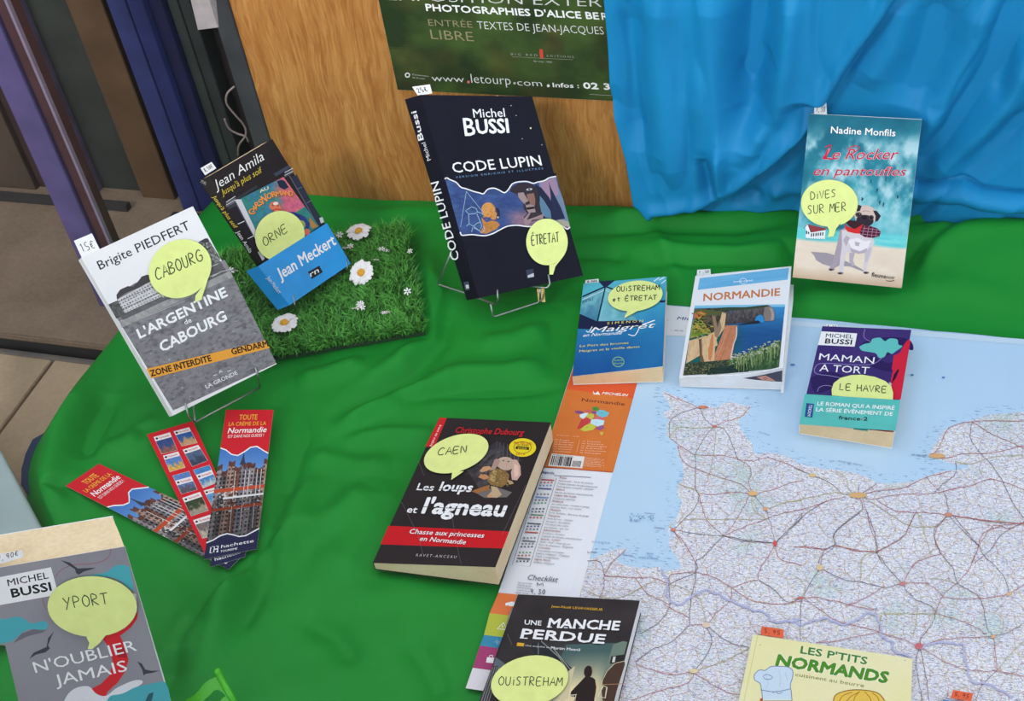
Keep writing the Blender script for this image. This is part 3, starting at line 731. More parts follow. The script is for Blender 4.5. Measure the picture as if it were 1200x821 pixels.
def signed_poly(X, Y, P):
    D, _ = seg_dist(X, Y, P + [P[0]]); ins = np.zeros(X.shape, bool); n = len(P)
    for i in range(n):
        x0, y0 = P[i]; x1, y1 = P[(i + 1) % n]
        if y0 == y1: continue
        c = ((y0 > Y) != (y1 > Y)) & (X < (x1 - x0) * (Y - y0) / (y1 - y0) + x0); ins ^= c
    return np.where(ins, D, -D)
xs_ = np.arange(MAPX0, MAPX1, 0.0016); ys_ = np.arange(MAPY0, MAPY1 + .001, 0.0016)
GX, GY = np.meshgrid(xs_, ys_); GX = GX + .0095 * np.clip((.22 - GY) / .497, 0, 1) * np.exp(-(GX - MAPX0) / .05); GS = signed_poly(GX, GY, CW); GZm = sheet_hv(GX, GY)
def map_mat():
    mt, nt, bs = new_mat('printed_map')
    v = mapping(nt); at = nd(nt, 'ShaderNodeAttribute', attribute_name='shore')
    wn_ = nt.nodes.new('ShaderNodeTexNoise'); wn_.inputs['Scale'].default_value = 60; wn_.inputs['Detail'].default_value = 4; nt.links.new(v, wn_.inputs['Vector'])
    sub = nt.nodes.new('ShaderNodeVectorMath'); sub.operation = 'SUBTRACT'; sub.inputs[1].default_value = (.5, .5, .5); nt.links.new(wn_.outputs['Color'], sub.inputs[0])
    scl = nt.nodes.new('ShaderNodeVectorMath'); scl.operation = 'SCALE'; scl.inputs['Scale'].default_value = 0.012; nt.links.new(sub.outputs[0], scl.inputs[0])
    add = nt.nodes.new('ShaderNodeVectorMath'); add.operation = 'ADD'; nt.links.new(v, add.inputs[0]); nt.links.new(scl.outputs[0], add.inputs[1]); wv = add.outputs[0]
    def cells(scale, wd, seed):
        mp = nt.nodes.new('ShaderNodeMapping'); mp.inputs['Location'].default_value = (seed, seed * .7, 0); nt.links.new(wv, mp.inputs[0])
        vo = nt.nodes.new('ShaderNodeTexVoronoi'); vo.voronoi_dimensions = '2D'; vo.feature = 'DISTANCE_TO_EDGE'; vo.inputs['Scale'].default_value = scale
        nt.links.new(mp.outputs[0], vo.inputs['Vector'])
        r = nt.nodes.new('ShaderNodeMapRange'); r.inputs[1].default_value = 0; r.inputs[2].default_value = wd; r.inputs[3].default_value = 1; r.inputs[4].default_value = 0
        nt.links.new(vo.outputs['Distance'], r.inputs[0]); return r.outputs[0]
    def scaled(f, k):
        a = nt.nodes.new('ShaderNodeMath'); a.operation = 'MULTIPLY'; a.inputs[1].default_value = k; nt.links.new(f, a.inputs[0]); return a.outputs[0]
    def words(sx_, sy_, lo, seed):
        mp = nt.nodes.new('ShaderNodeMapping'); mp.inputs['Scale'].default_value = (sx_, sy_, 1); mp.inputs['Location'].default_value = (seed, seed, 0); nt.links.new(v, mp.inputs[0])
        n = noise(nt, mp.outputs[0], 1.0, 2, .6)
        r = nt.nodes.new('ShaderNodeMapRange'); r.inputs[1].default_value = lo; r.inputs[2].default_value = lo + .05; nt.links.new(n, r.inputs[0]); return r.outputs[0]
    c = ramp(nt, noise(nt, v, 14, 5), [(0.35, (236, 236, 242)), (0.55, (228, 228, 238)), (0.66, (206, 222, 222))])
    c = mixc(nt, scaled(cells(330, .10, 3.1), .5), c, (150, 152, 168))
    c = mixc(nt, scaled(cells(190, .07, 1.7), .55), c, (140, 140, 156))
    c = mixc(nt, scaled(cells(120, .045, 5.3), .6), c, (128, 168, 210))
    c = mixc(nt, scaled(words(190, 900, .57, 3), .75), c, (92, 98, 138))
    c = mixc(nt, scaled(words(120, 560, .62, 9), .6), c, (100, 104, 140))
    c = mixc(nt, scaled(cells(66, .034, 2.2), .85), c, (190, 176, 104))
    c = mixc(nt, scaled(cells(46, .022, 7.9), .85), c, (178, 112, 108))
    sea = ramp(nt, noise(nt, v, 3, 2), [(0.3, (176, 206, 232)), (0.7, (184, 212, 236))])
    m_ = nt.nodes.new('ShaderNodeMapRange'); m_.inputs[1].default_value = -0.0004; m_.inputs[2].default_value = 0.0004
    ns = noise(nt, v, 500, 2); sb = nt.nodes.new('ShaderNodeMath'); sb.operation = 'MULTIPLY_ADD'; sb.inputs[1].default_value = 0.003; sb.inputs[2].default_value = -0.0015; nt.links.new(ns, sb.inputs[0])
    ad = nt.nodes.new('ShaderNodeMath'); ad.operation = 'ADD'; nt.links.new(at.outputs['Fac'], ad.inputs[0]); nt.links.new(sb.outputs[0], ad.inputs[1]); nt.links.new(ad.outputs[0], m_.inputs[0])
    # place names running out to sea from the shore
    nearm = nt.nodes.new('ShaderNodeMapRange'); nearm.inputs[1].default_value = -0.016; nearm.inputs[2].default_value = -0.012; nt.links.new(at.outputs['Fac'], nearm.inputs[0])
    mm = nt.nodes.new('ShaderNodeMath'); mm.operation = 'MULTIPLY'; nt.links.new(nearm.outputs[0], mm.inputs[0]); nt.links.new(words(110, 560, .60, 21), mm.inputs[1])
    sea = mixc(nt, mm.outputs[0], sea, (110, 146, 190))
    nt.links.new(mixc(nt, m_.outputs[0], sea, c), bs.inputs['Base Color'])
    bs.inputs['Roughness'].default_value = 0.65; bs.inputs['Specular IOR Level'].default_value = 0.2
    bump(nt, bs, noise(nt, v, 25, 3), 0.25, 0.002); return mt
M['map'] = map_mat()
rm = empty('road_map', (MAPX0, MAPY0, 0.001), 'large unfolded road map of Normandy with an orange cover panel, lying on the green cloth', 'map')
idx = np.arange(GX.size).reshape(GX.shape)
F = np.stack([idx[:-1, :-1], idx[:-1, 1:], idx[1:, 1:], idx[1:, :-1]], -1).reshape(-1, 4)
ms = mesh_obj('map_sheet', np.c_[GX.ravel(), GY.ravel(), GZm.ravel()], F.tolist(), M['map'], rm, smooth=True)
at_ = ms.data.attributes.new('shore', 'FLOAT', 'POINT'); at_.data.foreach_set('value', GS.ravel().astype(np.float32))
so_ = ms.modifiers.new('t', 'SOLIDIFY'); so_.thickness = 0.0003; so_.offset = -1

P = Print(SH, m1, 0.0003)
RED = (176, 96, 92); DK = (112, 94, 100); OR = (196, 130, 96); OL = (176, 166, 96)
def road(c, pts, col, wd=1.0):
    P.c = c; pts = smooth_line(pts, 5)
    rngl = random.Random(len(P.V)); pts = [(p[0] + rngl.uniform(-2.6, 2.6), p[1] + rngl.uniform(-2.6, 2.6)) for p in pts]
    P.line(pts, wd * (2.3 if col != OL else 2.2), col)
R1 = [([(400, 80), (450, 105), (520, 130), (570, 155), (620, 152)], RED), ([(575, 155), (590, 190), (615, 225), (645, 243)], DK), ([(645, 243), (690, 255), (715, 290), (730, 330), (750, 385), (757, 400)], DK), ([(645, 243), (600, 295), (570, 345), (552, 380)], DK),
 ([(645, 243), (700, 220), (770, 200), (815, 150)], RED), ([(430, 295), (430, 230), (455, 195), (510, 170), (570, 155)], DK), ([(430, 295), (470, 330), (510, 355), (552, 380)], RED), ([(552, 380), (620, 382), (690, 385), (757, 400)], RED), ([(757, 400), (820, 410), (900, 395), (1000, 425), (1067, 455)], RED),
 ([(552, 380), (555, 470), (552, 530), (570, 568)], DK), ([(757, 400), (810, 430), (822, 470), (808, 510), (830, 565)], RED), ([(470, 335), (490, 400), (540, 440), (660, 485), (770, 520), (815, 560)], RED), ([(570, 568), (650, 570), (740, 560), (830, 568)], RED), ([(830, 568), (920, 550), (1010, 515), (1067, 505)], RED),
 ([(830, 568), (880, 630), (905, 680), (925, 750), (938, 805)], DK), ([(570, 568), (560, 620), (500, 690), (447, 740)], DK), ([(570, 568), (590, 650), (620, 710), (690, 770)], RED), ([(447, 740), (520, 755), (600, 765), (690, 770)], DK), ([(690, 770), (780, 730), (880, 695), (960, 665), (1067, 645)], RED), ([(690, 770), (760, 790), (850, 800), (938, 805)], DK),
 ([(938, 805), (1000, 740), (1060, 690), (1067, 660)], DK), ([(815, 570), (780, 640), (740, 710), (700, 760)], RED), ([(447, 740), (490, 810)], RED), ([(470, 520), (540, 545), (570, 568)], OL), ([(500, 690), (640, 690), (780, 690), (900, 690)], OL), ([(640, 250), (560, 250), (470, 250), (430, 295)], OL), ([(620, 480), (640, 380), (650, 300), (645, 243)], OL), ([(830, 565), (830, 640), (900, 690)], OL), ([(905, 640), (980, 610), (1067, 600)], OL)]
for pts, c in R1: road(m1, pts, c)
R2 = [([(0, 360), (90, 395), (170, 430), (240, 485), (310, 492)], DK), ([(0, 570), (80, 550), (180, 515), (250, 500)], RED), ([(310, 492), (380, 510), (460, 495), (540, 487), (675, 484)], RED), ([(310, 492), (315, 440)], DK), ([(310, 492), (400, 438)], DK), ([(310, 492), (270, 470), (250, 410), (210, 375)], OL),
 ([(310, 492), (420, 470), (520, 460), (640, 405), (760, 375)], RED), ([(675, 484), (730, 470), (850, 445), (960, 415), (1108, 465)], RED), ([(720, 470), (740, 530), (745, 585)], DK), ([(675, 484), (700, 455), (745, 420), (780, 385), (780, 330)], DK), ([(650, 300), (730, 315), (830, 290), (950, 290), (1108, 255)], RED), ([(655, 300), (700, 265), (745, 170), (860, 140), (1000, 135), (1108, 135)], RED),
 ([(860, 140), (850, 220), (900, 290), (985, 390), (1050, 520), (1108, 600)], DK), ([(860, 140), (960, 200), (1050, 240), (1108, 270)], RED), ([(780, 330), (860, 340), (960, 310), (1108, 300)], OL), ([(745, 585), (850, 605), (970, 620), (1108, 625)], RED), ([(745, 585), (690, 580), (620, 575), (500, 570), (400, 520)], RED), ([(745, 585), (800, 650), (890, 735)], DK), ([(745, 585), (685, 660), (680, 720), (710, 775)], RED),
 ([(310, 492), (330, 560), (230, 640), (190, 690), (200, 735), (130, 790), (120, 821)], DK), ([(330, 510), (355, 580), (370, 650), (405, 740), (398, 765)], RED), ([(398, 765), (460, 730), (530, 690), (575, 600), (590, 570)], DK), ([(398, 765), (430, 821)], DK), ([(0, 740), (80, 745), (140, 750), (200, 735)], RED), ([(200, 735), (300, 755), (398, 765)], RED), ([(0, 640), (60, 580), (160, 520)], DK),
 ([(890, 735), (870, 790), (850, 821)], RED), ([(1108, 620), (1000, 680), (960, 740), (870, 821)], DK), ([(1108, 625), (1040, 650), (960, 640), (890, 735)], RED), ([(310, 500), (200, 480), (100, 500), (0, 520)], OL), ([(330, 500), (430, 560), (560, 640), (700, 640)], OL), ([(700, 470), (660, 430), (640, 400)], RED)]
for pts, c in R2: road(m2, pts, c)
R3 = [([(395, 65), (450, 130), (503, 213)], RED), ([(503, 213), (560, 170), (620, 100)], DK), ([(503, 213), (500, 262), (385, 312)], DK), ([(500, 262), (560, 275), (620, 305), (660, 328)], RED), ([(385, 312), (400, 270), (500, 258)], RED), ([(385, 312), (320, 285), (220, 282), (105, 275)], RED), ([(105, 275), (85, 215), (28, 212)], DK), ([(105, 275), (140, 215), (200, 162)], RED), ([(105, 275), (100, 330), (80, 380)], RED), ([(385, 312), (390, 400), (350, 470), (260, 530)], DK), ([(503, 213), (500, 300), (480, 400), (475, 490)], DK),
 ([(475, 490), (548, 488)], RED), ([(548, 490), (600, 430), (655, 380), (660, 328)], RED), ([(660, 328), (720, 305), (775, 293)], RED), ([(775, 293), (780, 250), (820, 190), (848, 135)], RED), ([(620, 100), (720, 120), (848, 135)], DK), ([(848, 135), (900, 90), (966, 20)], DK), ([(848, 135), (870, 200), (966, 230)], RED), ([(775, 293), (850, 340), (900, 390), (966, 370)], DK), ([(660, 328), (740, 380), (850, 400), (966, 385)], RED),
 ([(548, 490), (570, 580), (495, 690)], DK), ([(548, 490), (640, 560), (735, 590)], DK), ([(495, 690), (390, 705), (240, 660)], RED), ([(495, 690), (470, 740), (330, 780), (220, 821)], RED), ([(495, 700), (570, 745), (650, 785), (720, 795)], RED), ([(495, 690), (620, 650), (735, 590)], OL), ([(475, 490), (400, 560), (310, 600), (240, 650)], DK), ([(385, 312), (450, 330), (520, 380), (548, 480)], OL), ([(30, 340), (100, 370), (200, 360), (330, 290)], OL), ([(240, 285), (290, 350), (340, 380), (390, 400)], RED), ([(360, 400), (440, 440), (470, 460)], RED)]
for pts, c in R3: road(m3, pts, c)
R4 = [([(0, 50), (30, 10)], DK), ([(0, 150), (80, 150), (130, 165)], RED), ([(130, 165), (180, 140), (175, 95), (240, 30), (290, 0)], DK), ([(180, 140), (260, 165), (360, 172)], RED), ([(360, 172), (355, 100), (320, 0)], DK), ([(360, 172), (470, 110), (525, 10)], RED), ([(360, 172), (410, 240), (475, 310)], DK), ([(130, 165), (115, 240)], RED), ([(115, 240), (210, 290), (300, 305), (395, 325), (475, 310)], DK), ([(115, 240), (40, 370), (30, 470), (30, 555)], DK), ([(0, 380), (40, 370), (130, 375), (235, 400), (350, 425)], RED), ([(235, 400), (300, 380), (390, 325)], RED), ([(40, 370), (110, 420), (190, 470), (370, 520)], RED),
 ([(475, 310), (580, 310), (650, 365)], RED), ([(475, 310), (520, 370), (600, 410), (620, 430)], DK), ([(620, 430), (600, 490), (560, 540), (545, 580)], DK), ([(620, 430), (660, 350), (710, 310), (780, 220), (820, 100), (900, 60), (1003, 45)], RED), ([(475, 310), (530, 220), (640, 180)], RED), ([(640, 180), (610, 80), (680, 10)], DK), ([(640, 180), (690, 240), (710, 310)], DK), ([(690, 10), (800, 140), (830, 190), (910, 270), (940, 350)], DK), ([(700, 15), (850, 35), (1003, 50)], RED), ([(940, 355), (850, 370), (750, 378), (650, 370)], RED), ([(940, 355), (1003, 315)], RED), ([(710, 310), (800, 360), (830, 430), (840, 500), (870, 540)], DK), ([(870, 540), (740, 545), (640, 555), (545, 580)], RED), ([(870, 540), (940, 520), (1003, 480)], DK), ([(870, 540), (880, 620), (885, 690)], RED),
 ([(885, 690), (780, 690), (680, 660), (610, 620), (545, 580)], RED), ([(885, 690), (820, 750), (790, 821)], DK), ([(885, 690), (1003, 715)], RED), ([(545, 580), (535, 660), (545, 740), (560, 821)], DK), ([(545, 580), (570, 680), (590, 821)], DK), ([(545, 580), (470, 550), (380, 520), (380, 450)], RED), ([(375, 520), (250, 545), (180, 560), (100, 565)], RED), ([(380, 440), (500, 440), (620, 440)], OL), ([(0, 270), (50, 320), (40, 370)], OL), ([(530, 380), (540, 440), (520, 540)], OL), ([(620, 440), (750, 480), (840, 530)], RED), ([(290, 300), (300, 200), (360, 172)], OL), ([(600, 200), (560, 60), (540, 0)], OL), ([(710, 310), (640, 290), (590, 290)], OL), ([(885, 690), (960, 600), (1003, 560)], OL)]
for pts, c in R4: road(m4, pts, c)
PUR = (180, 182, 218)
def border(c, pts): P.c = c; pts = smooth_line(pts, 4); rb_ = random.Random(5); P.line([(p[0] + rb_.uniform(-6, 6), p[1] + rb_.uniform(-6, 6)) for p in pts], 8, PUR)
border(m3, [(352, 245), (365, 275), (385, 315), (375, 345), (395, 385), (450, 395), (490, 365), (540, 342), (600, 352), (650, 380), (700, 400), (760, 425), (810, 440), (830, 470), (900, 475), (966, 460)])
border(m4, [(0, 455), (30, 490), (90, 470), (150, 465), (220, 485), (300, 450), (350, 440), (370, 480), (390, 540), (430, 560), (440, 600), (520, 628)])
border(m4, [(545, 590), (600, 570), (700, 570), (740, 590), (760, 700), (800, 745), (850, 745), (900, 780), (960, 800)])
for c, q, r_, co in ((m1, (590, 150), (24, 7), (212, 130, 96)), (m1, (830, 565), (22, 12), (224, 178, 120)), (m1, (447, 740), (12, 8), (214, 130, 110)), (m1, (645, 243), (12, 6), (200, 120, 110)), (m1, (890, 640), (12, 8), (224, 160, 120)), (m2, (310, 492), (42, 14), (214, 172, 120)), (m2, (690, 303), (40, 12), (214, 168, 116)), (m2, (745, 585), (20, 10), (206, 140, 120)), (m2, (90, 397), (18, 8), (220, 190, 130)),
                    (m3, (548, 490), (18, 12), (220, 200, 180)), (m3, (495, 690), (18, 10), (224, 206, 160)), (m3, (848, 135), (10, 12), (206, 90, 90)), (m4, (545, 582), (18, 14), (200, 110, 120)), (m4, (115, 240), (14, 12), (222, 196, 150)), (m4, (475, 310), (16, 8), (200, 130, 130)), (m4, (940, 355), (12, 8), (222, 180, 140)), (m4, (870, 540), (10, 8), (222, 170, 140)), (m4, (30, 372), (14, 6), (200, 110, 100))):
    P.c = c; P.ell(q, (r_[0], 0), (0, r_[1]), co, 14)
# small printing on the sea
P.c = m1; P.text('GRANVILLE', (355, 732), (405, 737), (0, -6), (40, 60, 110)); P.text('Iles Chausey', (310, 662), (360, 666), (0, -6), (60, 90, 150)); P.text('BAIE DU GRAND CAMP', (860, 272), (912, 290), (0, -6), (90, 130, 180))
P.c = m2; P.text('LE HAVRE', (568, 300), (638, 306), (0, -7), (40, 50, 80)); P.text('BAIE DE SEINE', (215, 330), (330, 352), (1, -6), (100, 120, 160))
P.c = m3; P.text('BAIE', (290, 182), (318, 185), (0, -7), (70, 130, 190)); P.text('DU', (298, 193), (312, 194), (0, -7), (70, 130, 190)); P.text('MONT ST-MICHEL', (255, 200), (342, 206), (0, -8), (70, 130, 190)); P.text('Cancale', (186, 187), (228, 192), (0, -8), (50, 70, 130)); P.text('St-Malo', (30, 178), (74, 176), (0, -8), (50, 50, 90)); P.text('O T A N D A', (50, 130), (130, 136), (0, -6), (70, 110, 180))
P.c = (1, 0, 0); P.ell((929, 427), (3, 0), (0, 1), (60, 120, 180), 8); P.ell((1069, 439), (2, 0), (0, 1), (60, 120, 180), 8); P.ell((1105.5, 442), (2, 0), (0, 1), (60, 120, 180), 8)
rx = random.Random(3)
for i in range(46):      # islets and sandbanks
    t = rx.random(); P.ell((744 + rx.uniform(-6, 22), 606 + rx.uniform(-5, 5)), (rx.uniform(.4, 1.1), 0), (0, .5), (90, 140, 180), 6)
P.build('road_print', rm, M['matt_print'])['kind'] = 'stuff'

# paper column down the left side: header strip, orange cover panel, legend, coloured tabs
def inner(t): a = np.array((745.0, 455)); b = np.array((680.0, 695)); return tuple(a + (b - a) * t)
L0 = np.array((672.0, 430)); L1 = np.array((547.0, 805)); I0 = np.array((745.0, 455)); I1 = np.array((680.0, 695))
def Lx(y): return (L0[0] + (y - L0[1]) * (L1[0] - L0[0]) / (L1[1] - L0[1]), y)
def Ix(y): return (I0[0] + (y - I0[1]) * (I1[0] - I0[0]) / (I1[1] - I0[1]), y)
P = Print(SH, (1, 0, 0), 0.0003)
def strip(y0l, y0r, y1l, y1r, fn, nu=12, nv=30): P.quadgrid([Lx(y0l), Ix(y0r), Ix(y1r), Lx(y1l)], nu, nv, fn)
flatc = lambda c: (lambda u, v: np.zeros(u.shape + (3,)) + np.array(c, float))
strip(356, 362, 455.5, 467, flatc((218, 88, 44)), 6, 14)
strip(455.5, 467, 547, 553, lambda u, v: np.zeros(u.shape + (3,)) + np.array((212, 116, 50.)) + (fbm(u * 5, v * 5, 2)[..., None] - .5) * 10, 8, 14)
strip(547.6, 553.6, 693, 699, flatc((226, 228, 236)), 8, 20)
strip(693, 699, 806, 812, flatc((222, 224, 232)), 8, 16)
P.quadgrid([(700, 358), (1300, 405), (1300, 412), (698, 362)], 60, 2, flatc((196, 216, 232)))
P.quadgrid([(700, 352), (812, 360), (806, 394), (690, 388)], 16, 6, flatc((222, 226, 232)))
P.c = n1 = (.25, 650, 300)
P.text('MICHELIN', (572, 297), (760, 312), (4, -14), (36, 50, 110), .03, .3); P.line([(525, 300), (628, 304)], 1.6, (170, 150, 90)); P.line([(530, 330), (612, 334)], 2, (130, 130, 140)); P.text('1 : 200 000', (545, 350), (602, 354), (1, -7), (90, 90, 110))
P.c = o8 = (.1583, 640, 430)
P.text('MICHELIN', (412, 200), (598, 216), (5, -18), (240, 236, 230), .05, .35)
P.line([(345, 205), (600, 222)], 2, (236, 170, 60)); P.poly([(345, 175), (362, 195), (385, 178), (400, 205), (352, 200)], (236, 236, 236))
P.text('Normandie', (262, 252), (580, 285), (6, -24), (86, 44, 40), .01)
for pts, co in (([(345, 295), (375, 292), (392, 302), (390, 320), (350, 325), (340, 310)], (78, 142, 60)), ([(395, 315), (430, 320), (466, 338), (455, 362), (415, 372), (378, 358), (370, 335)], (110, 190, 206)), ([(208, 325), (250, 322), (285, 335), (270, 345), (225, 343)], (128, 72, 128)), ([(285, 318), (330, 315), (335, 330), (300, 335)], (206, 96, 96)),
                ([(335, 325), (372, 328), (368, 345), (340, 345)], (128, 76, 140)), ([(248, 352), (280, 340), (312, 338), (300, 360), (275, 385), (250, 370)], (214, 232, 240)), ([(305, 345), (350, 345), (355, 370), (330, 388), (300, 372)], (200, 196, 80)), ([(358, 360), (415, 372), (435, 375), (425, 392), (370, 385), (352, 375)], (212, 106, 110)),
                ([(262, 385), (310, 372), (335, 392), (300, 430), (262, 450), (228, 460), (240, 430)], (200, 62, 66)), ([(335, 385), (380, 385), (432, 395), (425, 425), (380, 440), (328, 415)], (196, 226, 236)), ([(290, 430), (330, 415), (370, 440), (345, 465), (285, 475), (252, 462)], (196, 200, 70)), ([(380, 440), (420, 430), (432, 448), (400, 468), (365, 458)], (150, 84, 132)), ([(398, 480), (425, 480), (415, 505), (402, 498)], (200, 190, 80))): P.poly(pts, co)
for q, s_ in (((360, 312), '32'), ((408, 342), '07'), ((322, 362), '11'), ((370, 412), '19'), ((300, 448), '25')): P.text(s_, (q[0] - 6, q[1]), (q[0] + 8, q[1] + 1), (1, -6), (50, 60, 50))
P.text('LES GUIDES VERTS', (78, 505), (170, 512), (1, -6), (240, 200, 170)); P.text('2020 CARTE', (200, 514), (245, 518), (1, -6), (240, 200, 170))
words_ = ['Bretagne', 'Champagne Ardenne', 'Picardie', 'Alsace', 'Corse et Lorraine', 'Limousin', 'Bourgogne', 'Franche-Comte', 'Ile de France', 'Auvergne', 'Centre', 'Poitou']
for i in range(6):
    y = 540 + i * 17; P.text(words_[i], (100 - i * 4, y), (170 + (i * 37 % 40) - i * 3, y + 5), (1, -7), (246, 220, 196)); P.text(words_[11 - i], (305 - i * 4, y + 12), (400 + (i * 29 % 60) - i * 4, y + 18), (1, -7), (246, 220, 196)); P.text('5%02d' % (11 + i), (65 - i * 3, y - 1), (88 - i * 3, y + 1), (1, -7), (246, 220, 196)); P.text('5%02d' % (23 + i), (268 - i * 4, y + 10), (290 - i * 4, y + 12), (1, -7), (246, 220, 196))
P.line([(248, 538), (224, 632)], 2.4, (240, 190, 150))
P.poly([(42, 638), (286, 662), (268, 748), (14, 730)], (230, 226, 224))
x = 0; rr = random.Random(5)
while x < 150:
    w_ = rr.choice((3, 4, 7, 10)); P.poly([(46 + x, 655 + x * .09), (46 + x + w_, 655 + (x + w_) * .09), (30 + x + w_, 722 + (x + w_) * .09), (30 + x, 722 + x * .09)], (40, 36, 40)); x += w_ + rr.choice((3, 4, 6))
x = 0
while x < 60:
    w_ = rr.choice((3, 4, 6)); P.poly([(200 + x, 690 + x * .09), (200 + x + w_, 690 + (x + w_) * .09), (190 + x + w_, 734 + (x + w_) * .09), (190 + x, 734 + x * .09)], (40, 36, 40)); x += w_ + 4
P.text('9 782067 215757', (52, 652), (200, 668), (1, -8), (60, 60, 60))
for i in range(7): P.text('Cartographie et plans de ville routiere'[: 26 - (i * 7) % 11], (290 - i * 4, 672 + i * 10), (400 + (i * 31 % 52) - i * 4, 680 + i * 10), (1, -6), (244, 214, 186))
P.line([(-6, 738), (488, 776)], 6, (198, 78, 30))
# legend
P.c = g6 = (.3413, 560, 440)
P.text('Legende', (216, 333), (262, 338), (1, -8), (50, 60, 130), .02); P.line([(262, 342), (388, 349)], 1.5, (60, 60, 110))
P.line([(212, 350), (270, 352), (178, 655), (118, 650)], 1.5, (120, 120, 130), closed=True)
lc = [(190, 90, 70), (120, 120, 130), (190, 90, 70), (90, 90, 100), (110, 150, 200), (90, 90, 100), (120, 120, 130), (80, 80, 140), (100, 150, 110), (100, 100, 110)]
for i in range(30):
    t = i / 30; x0 = 214 - t * 92; y = 356 + i * 10; c = lc[(i * 7 // 3) % len(lc)]; x1 = x0 + 48
    if i % 5 == 4: continue
    if i % 3 == 0: P.line([(x0 + 3, y), (x1, y + 3)], 4, c)
    else:
        for k_ in range(4): P.poly([(x0 + 4 + k_ * 12, y - 2), (x0 + 10 + k_ * 12, y - 1.5), (x0 + 9 + k_ * 12, y + 3), (x0 + 3 + k_ * 12, y + 2.5)], c)
L_ = ['Routes', 'Autoroute - Aires de service', 'Double chaussee de type autoroutier', 'Echangeurs: complet - partiels', 'Numeros', 'Route de liaison internationale', 'Largeur des routes', 'Chaussees separees', 'Distances', 'sur autoroute - section a peage', 'section libre - sur route', 'Obstacles', 'Forte declivite - Barriere de peage', 'Transports', 'Voie ferree - Station', 'Aeroport - Aerodrome', 'Transport des autos', 'par bateau - par bac', 'Administration', 'Frontiere - Douane', 'Capitale de division administrative', 'Sports - Loisirs', 'Stade - Golf - Hippodrome', 'Port de plaisance - Baignade', 'Curiosites', 'Principales curiosites', 'Edifice religieux - Chateau', 'Table d orientation', 'Signes divers', 'Edifice religieux']
for i, s_ in enumerate(L_):
    t = i / 30; x0 = 280 - t * 92; y = 352 + i * 10; hd = i in (0, 4, 6, 8, 11, 13, 18, 21, 24, 28)
    P.text(s_, (x0, y), (x0 + min(len(s_) * 4.2, 138), y + len(s_) * .36), (1, -5.5 if not hd else -6.5), (150, 60, 50) if hd else (96, 96, 108), .015 if hd else 0)
P.text('Checklist', (168, 699), (272, 708), (4, -17), (44, 46, 66), 0, .2)
for i, s_ in enumerate(['Pieces de rechange', 'Carte grise', 'Permis de conduire', 'Trousse de secours', 'Gilet jaune']): P.text(s_, (138 - i * 2, 712 + i * 8.4), (186 - i * 3, 716 + i * 8.4), (1, -5), (80, 80, 92))
P.hand('9,30', (180, 748), (232, 750), (1, -16), (60, 60, 72), 2.2); P.line([(205, 722), (203, 710), (212, 718), (222, 712), (224, 722)], 2, (60, 60, 72), smooth=3)
# coloured tabs with white pictograms
P.c = u7 = (.20833, 530, 680)
for q, co in (([(260, 68), (368, 78), (318, 196), (210, 183)], (220, 116, 62)), ([(210, 183), (318, 196), (284, 318), (178, 305)], (178, 186, 64)), ([(178, 305), (284, 318), (258, 380), (155, 365)], (54, 136, 170)), ([(155, 365), (258, 380), (224, 505), (115, 490)], (164, 60, 112)), ([(115, 490), (224, 505), (190, 622), (75, 605)], (220, 216, 222))):
    q = [(a * 1.0, b) for a, b in q]; P.quadgrid(q, 4, 4, flatc(co))
W_ = (238, 236, 238)
P.poly([(300, 126), (318, 122), (332, 118), (350, 120), (352, 146), (298, 140)], W_); P.ell((312, 144), (6, 0), (0, 6), (220, 116, 62), 10); P.ell((338, 148), (6, 0), (0, 6), (220, 116, 62), 10)
P.line([(252, 270), (290, 236), (305, 276)], 6, W_, closed=True); P.line([(284, 250), (282, 264)], 5, W_)
for a in range(8): P.poly([(252 + math.cos(a * .785 + .15) * 4, 345 + math.sin(a * .785 + .15) * 4), (252 + math.cos(a * .785) * (24 if a % 2 == 0 else 14), 345 + math.sin(a * .785) * (24 if a % 2 == 0 else 14)), (252 + math.cos(a * .785 - .15) * 4, 345 + math.sin(a * .785 - .15) * 4)], W_)
P.poly([(196, 430), (236, 434), (230, 464), (190, 460)], W_); P.line([(208, 430), (212, 420), (228, 422), (228, 432)], 4, W_)
P.build('panel_print', rm, M['matt_print'])
# ================================================================== books
flat3 = lambda c: (lambda u, v: np.zeros(u.shape + (3,)) + np.array(c, float))
WHT = (236, 236, 240)
c5 = (.3409, 60, 220); c6 = (.3409, 220, 150); c7 = (.3535, 460, 90); c8 = (.2922, 920, 110); m2c = (.25, 900, 360); b3 = (.2557, 60, 470)
y4 = (.2814, 0, 590); l5 = (.2802, 420, 470); p8 = (.2917, 850, 700); lp = (.15, 510, 190); pg = (.1462, 920, 220); npc = (.134, 790, 340); lb = (.1462, 480, 480)
bmc = (.2435, 165, 470); am = (.1948, 265, 190); cb = (.175, 105, 270); mn = (.16667, 550, 740)

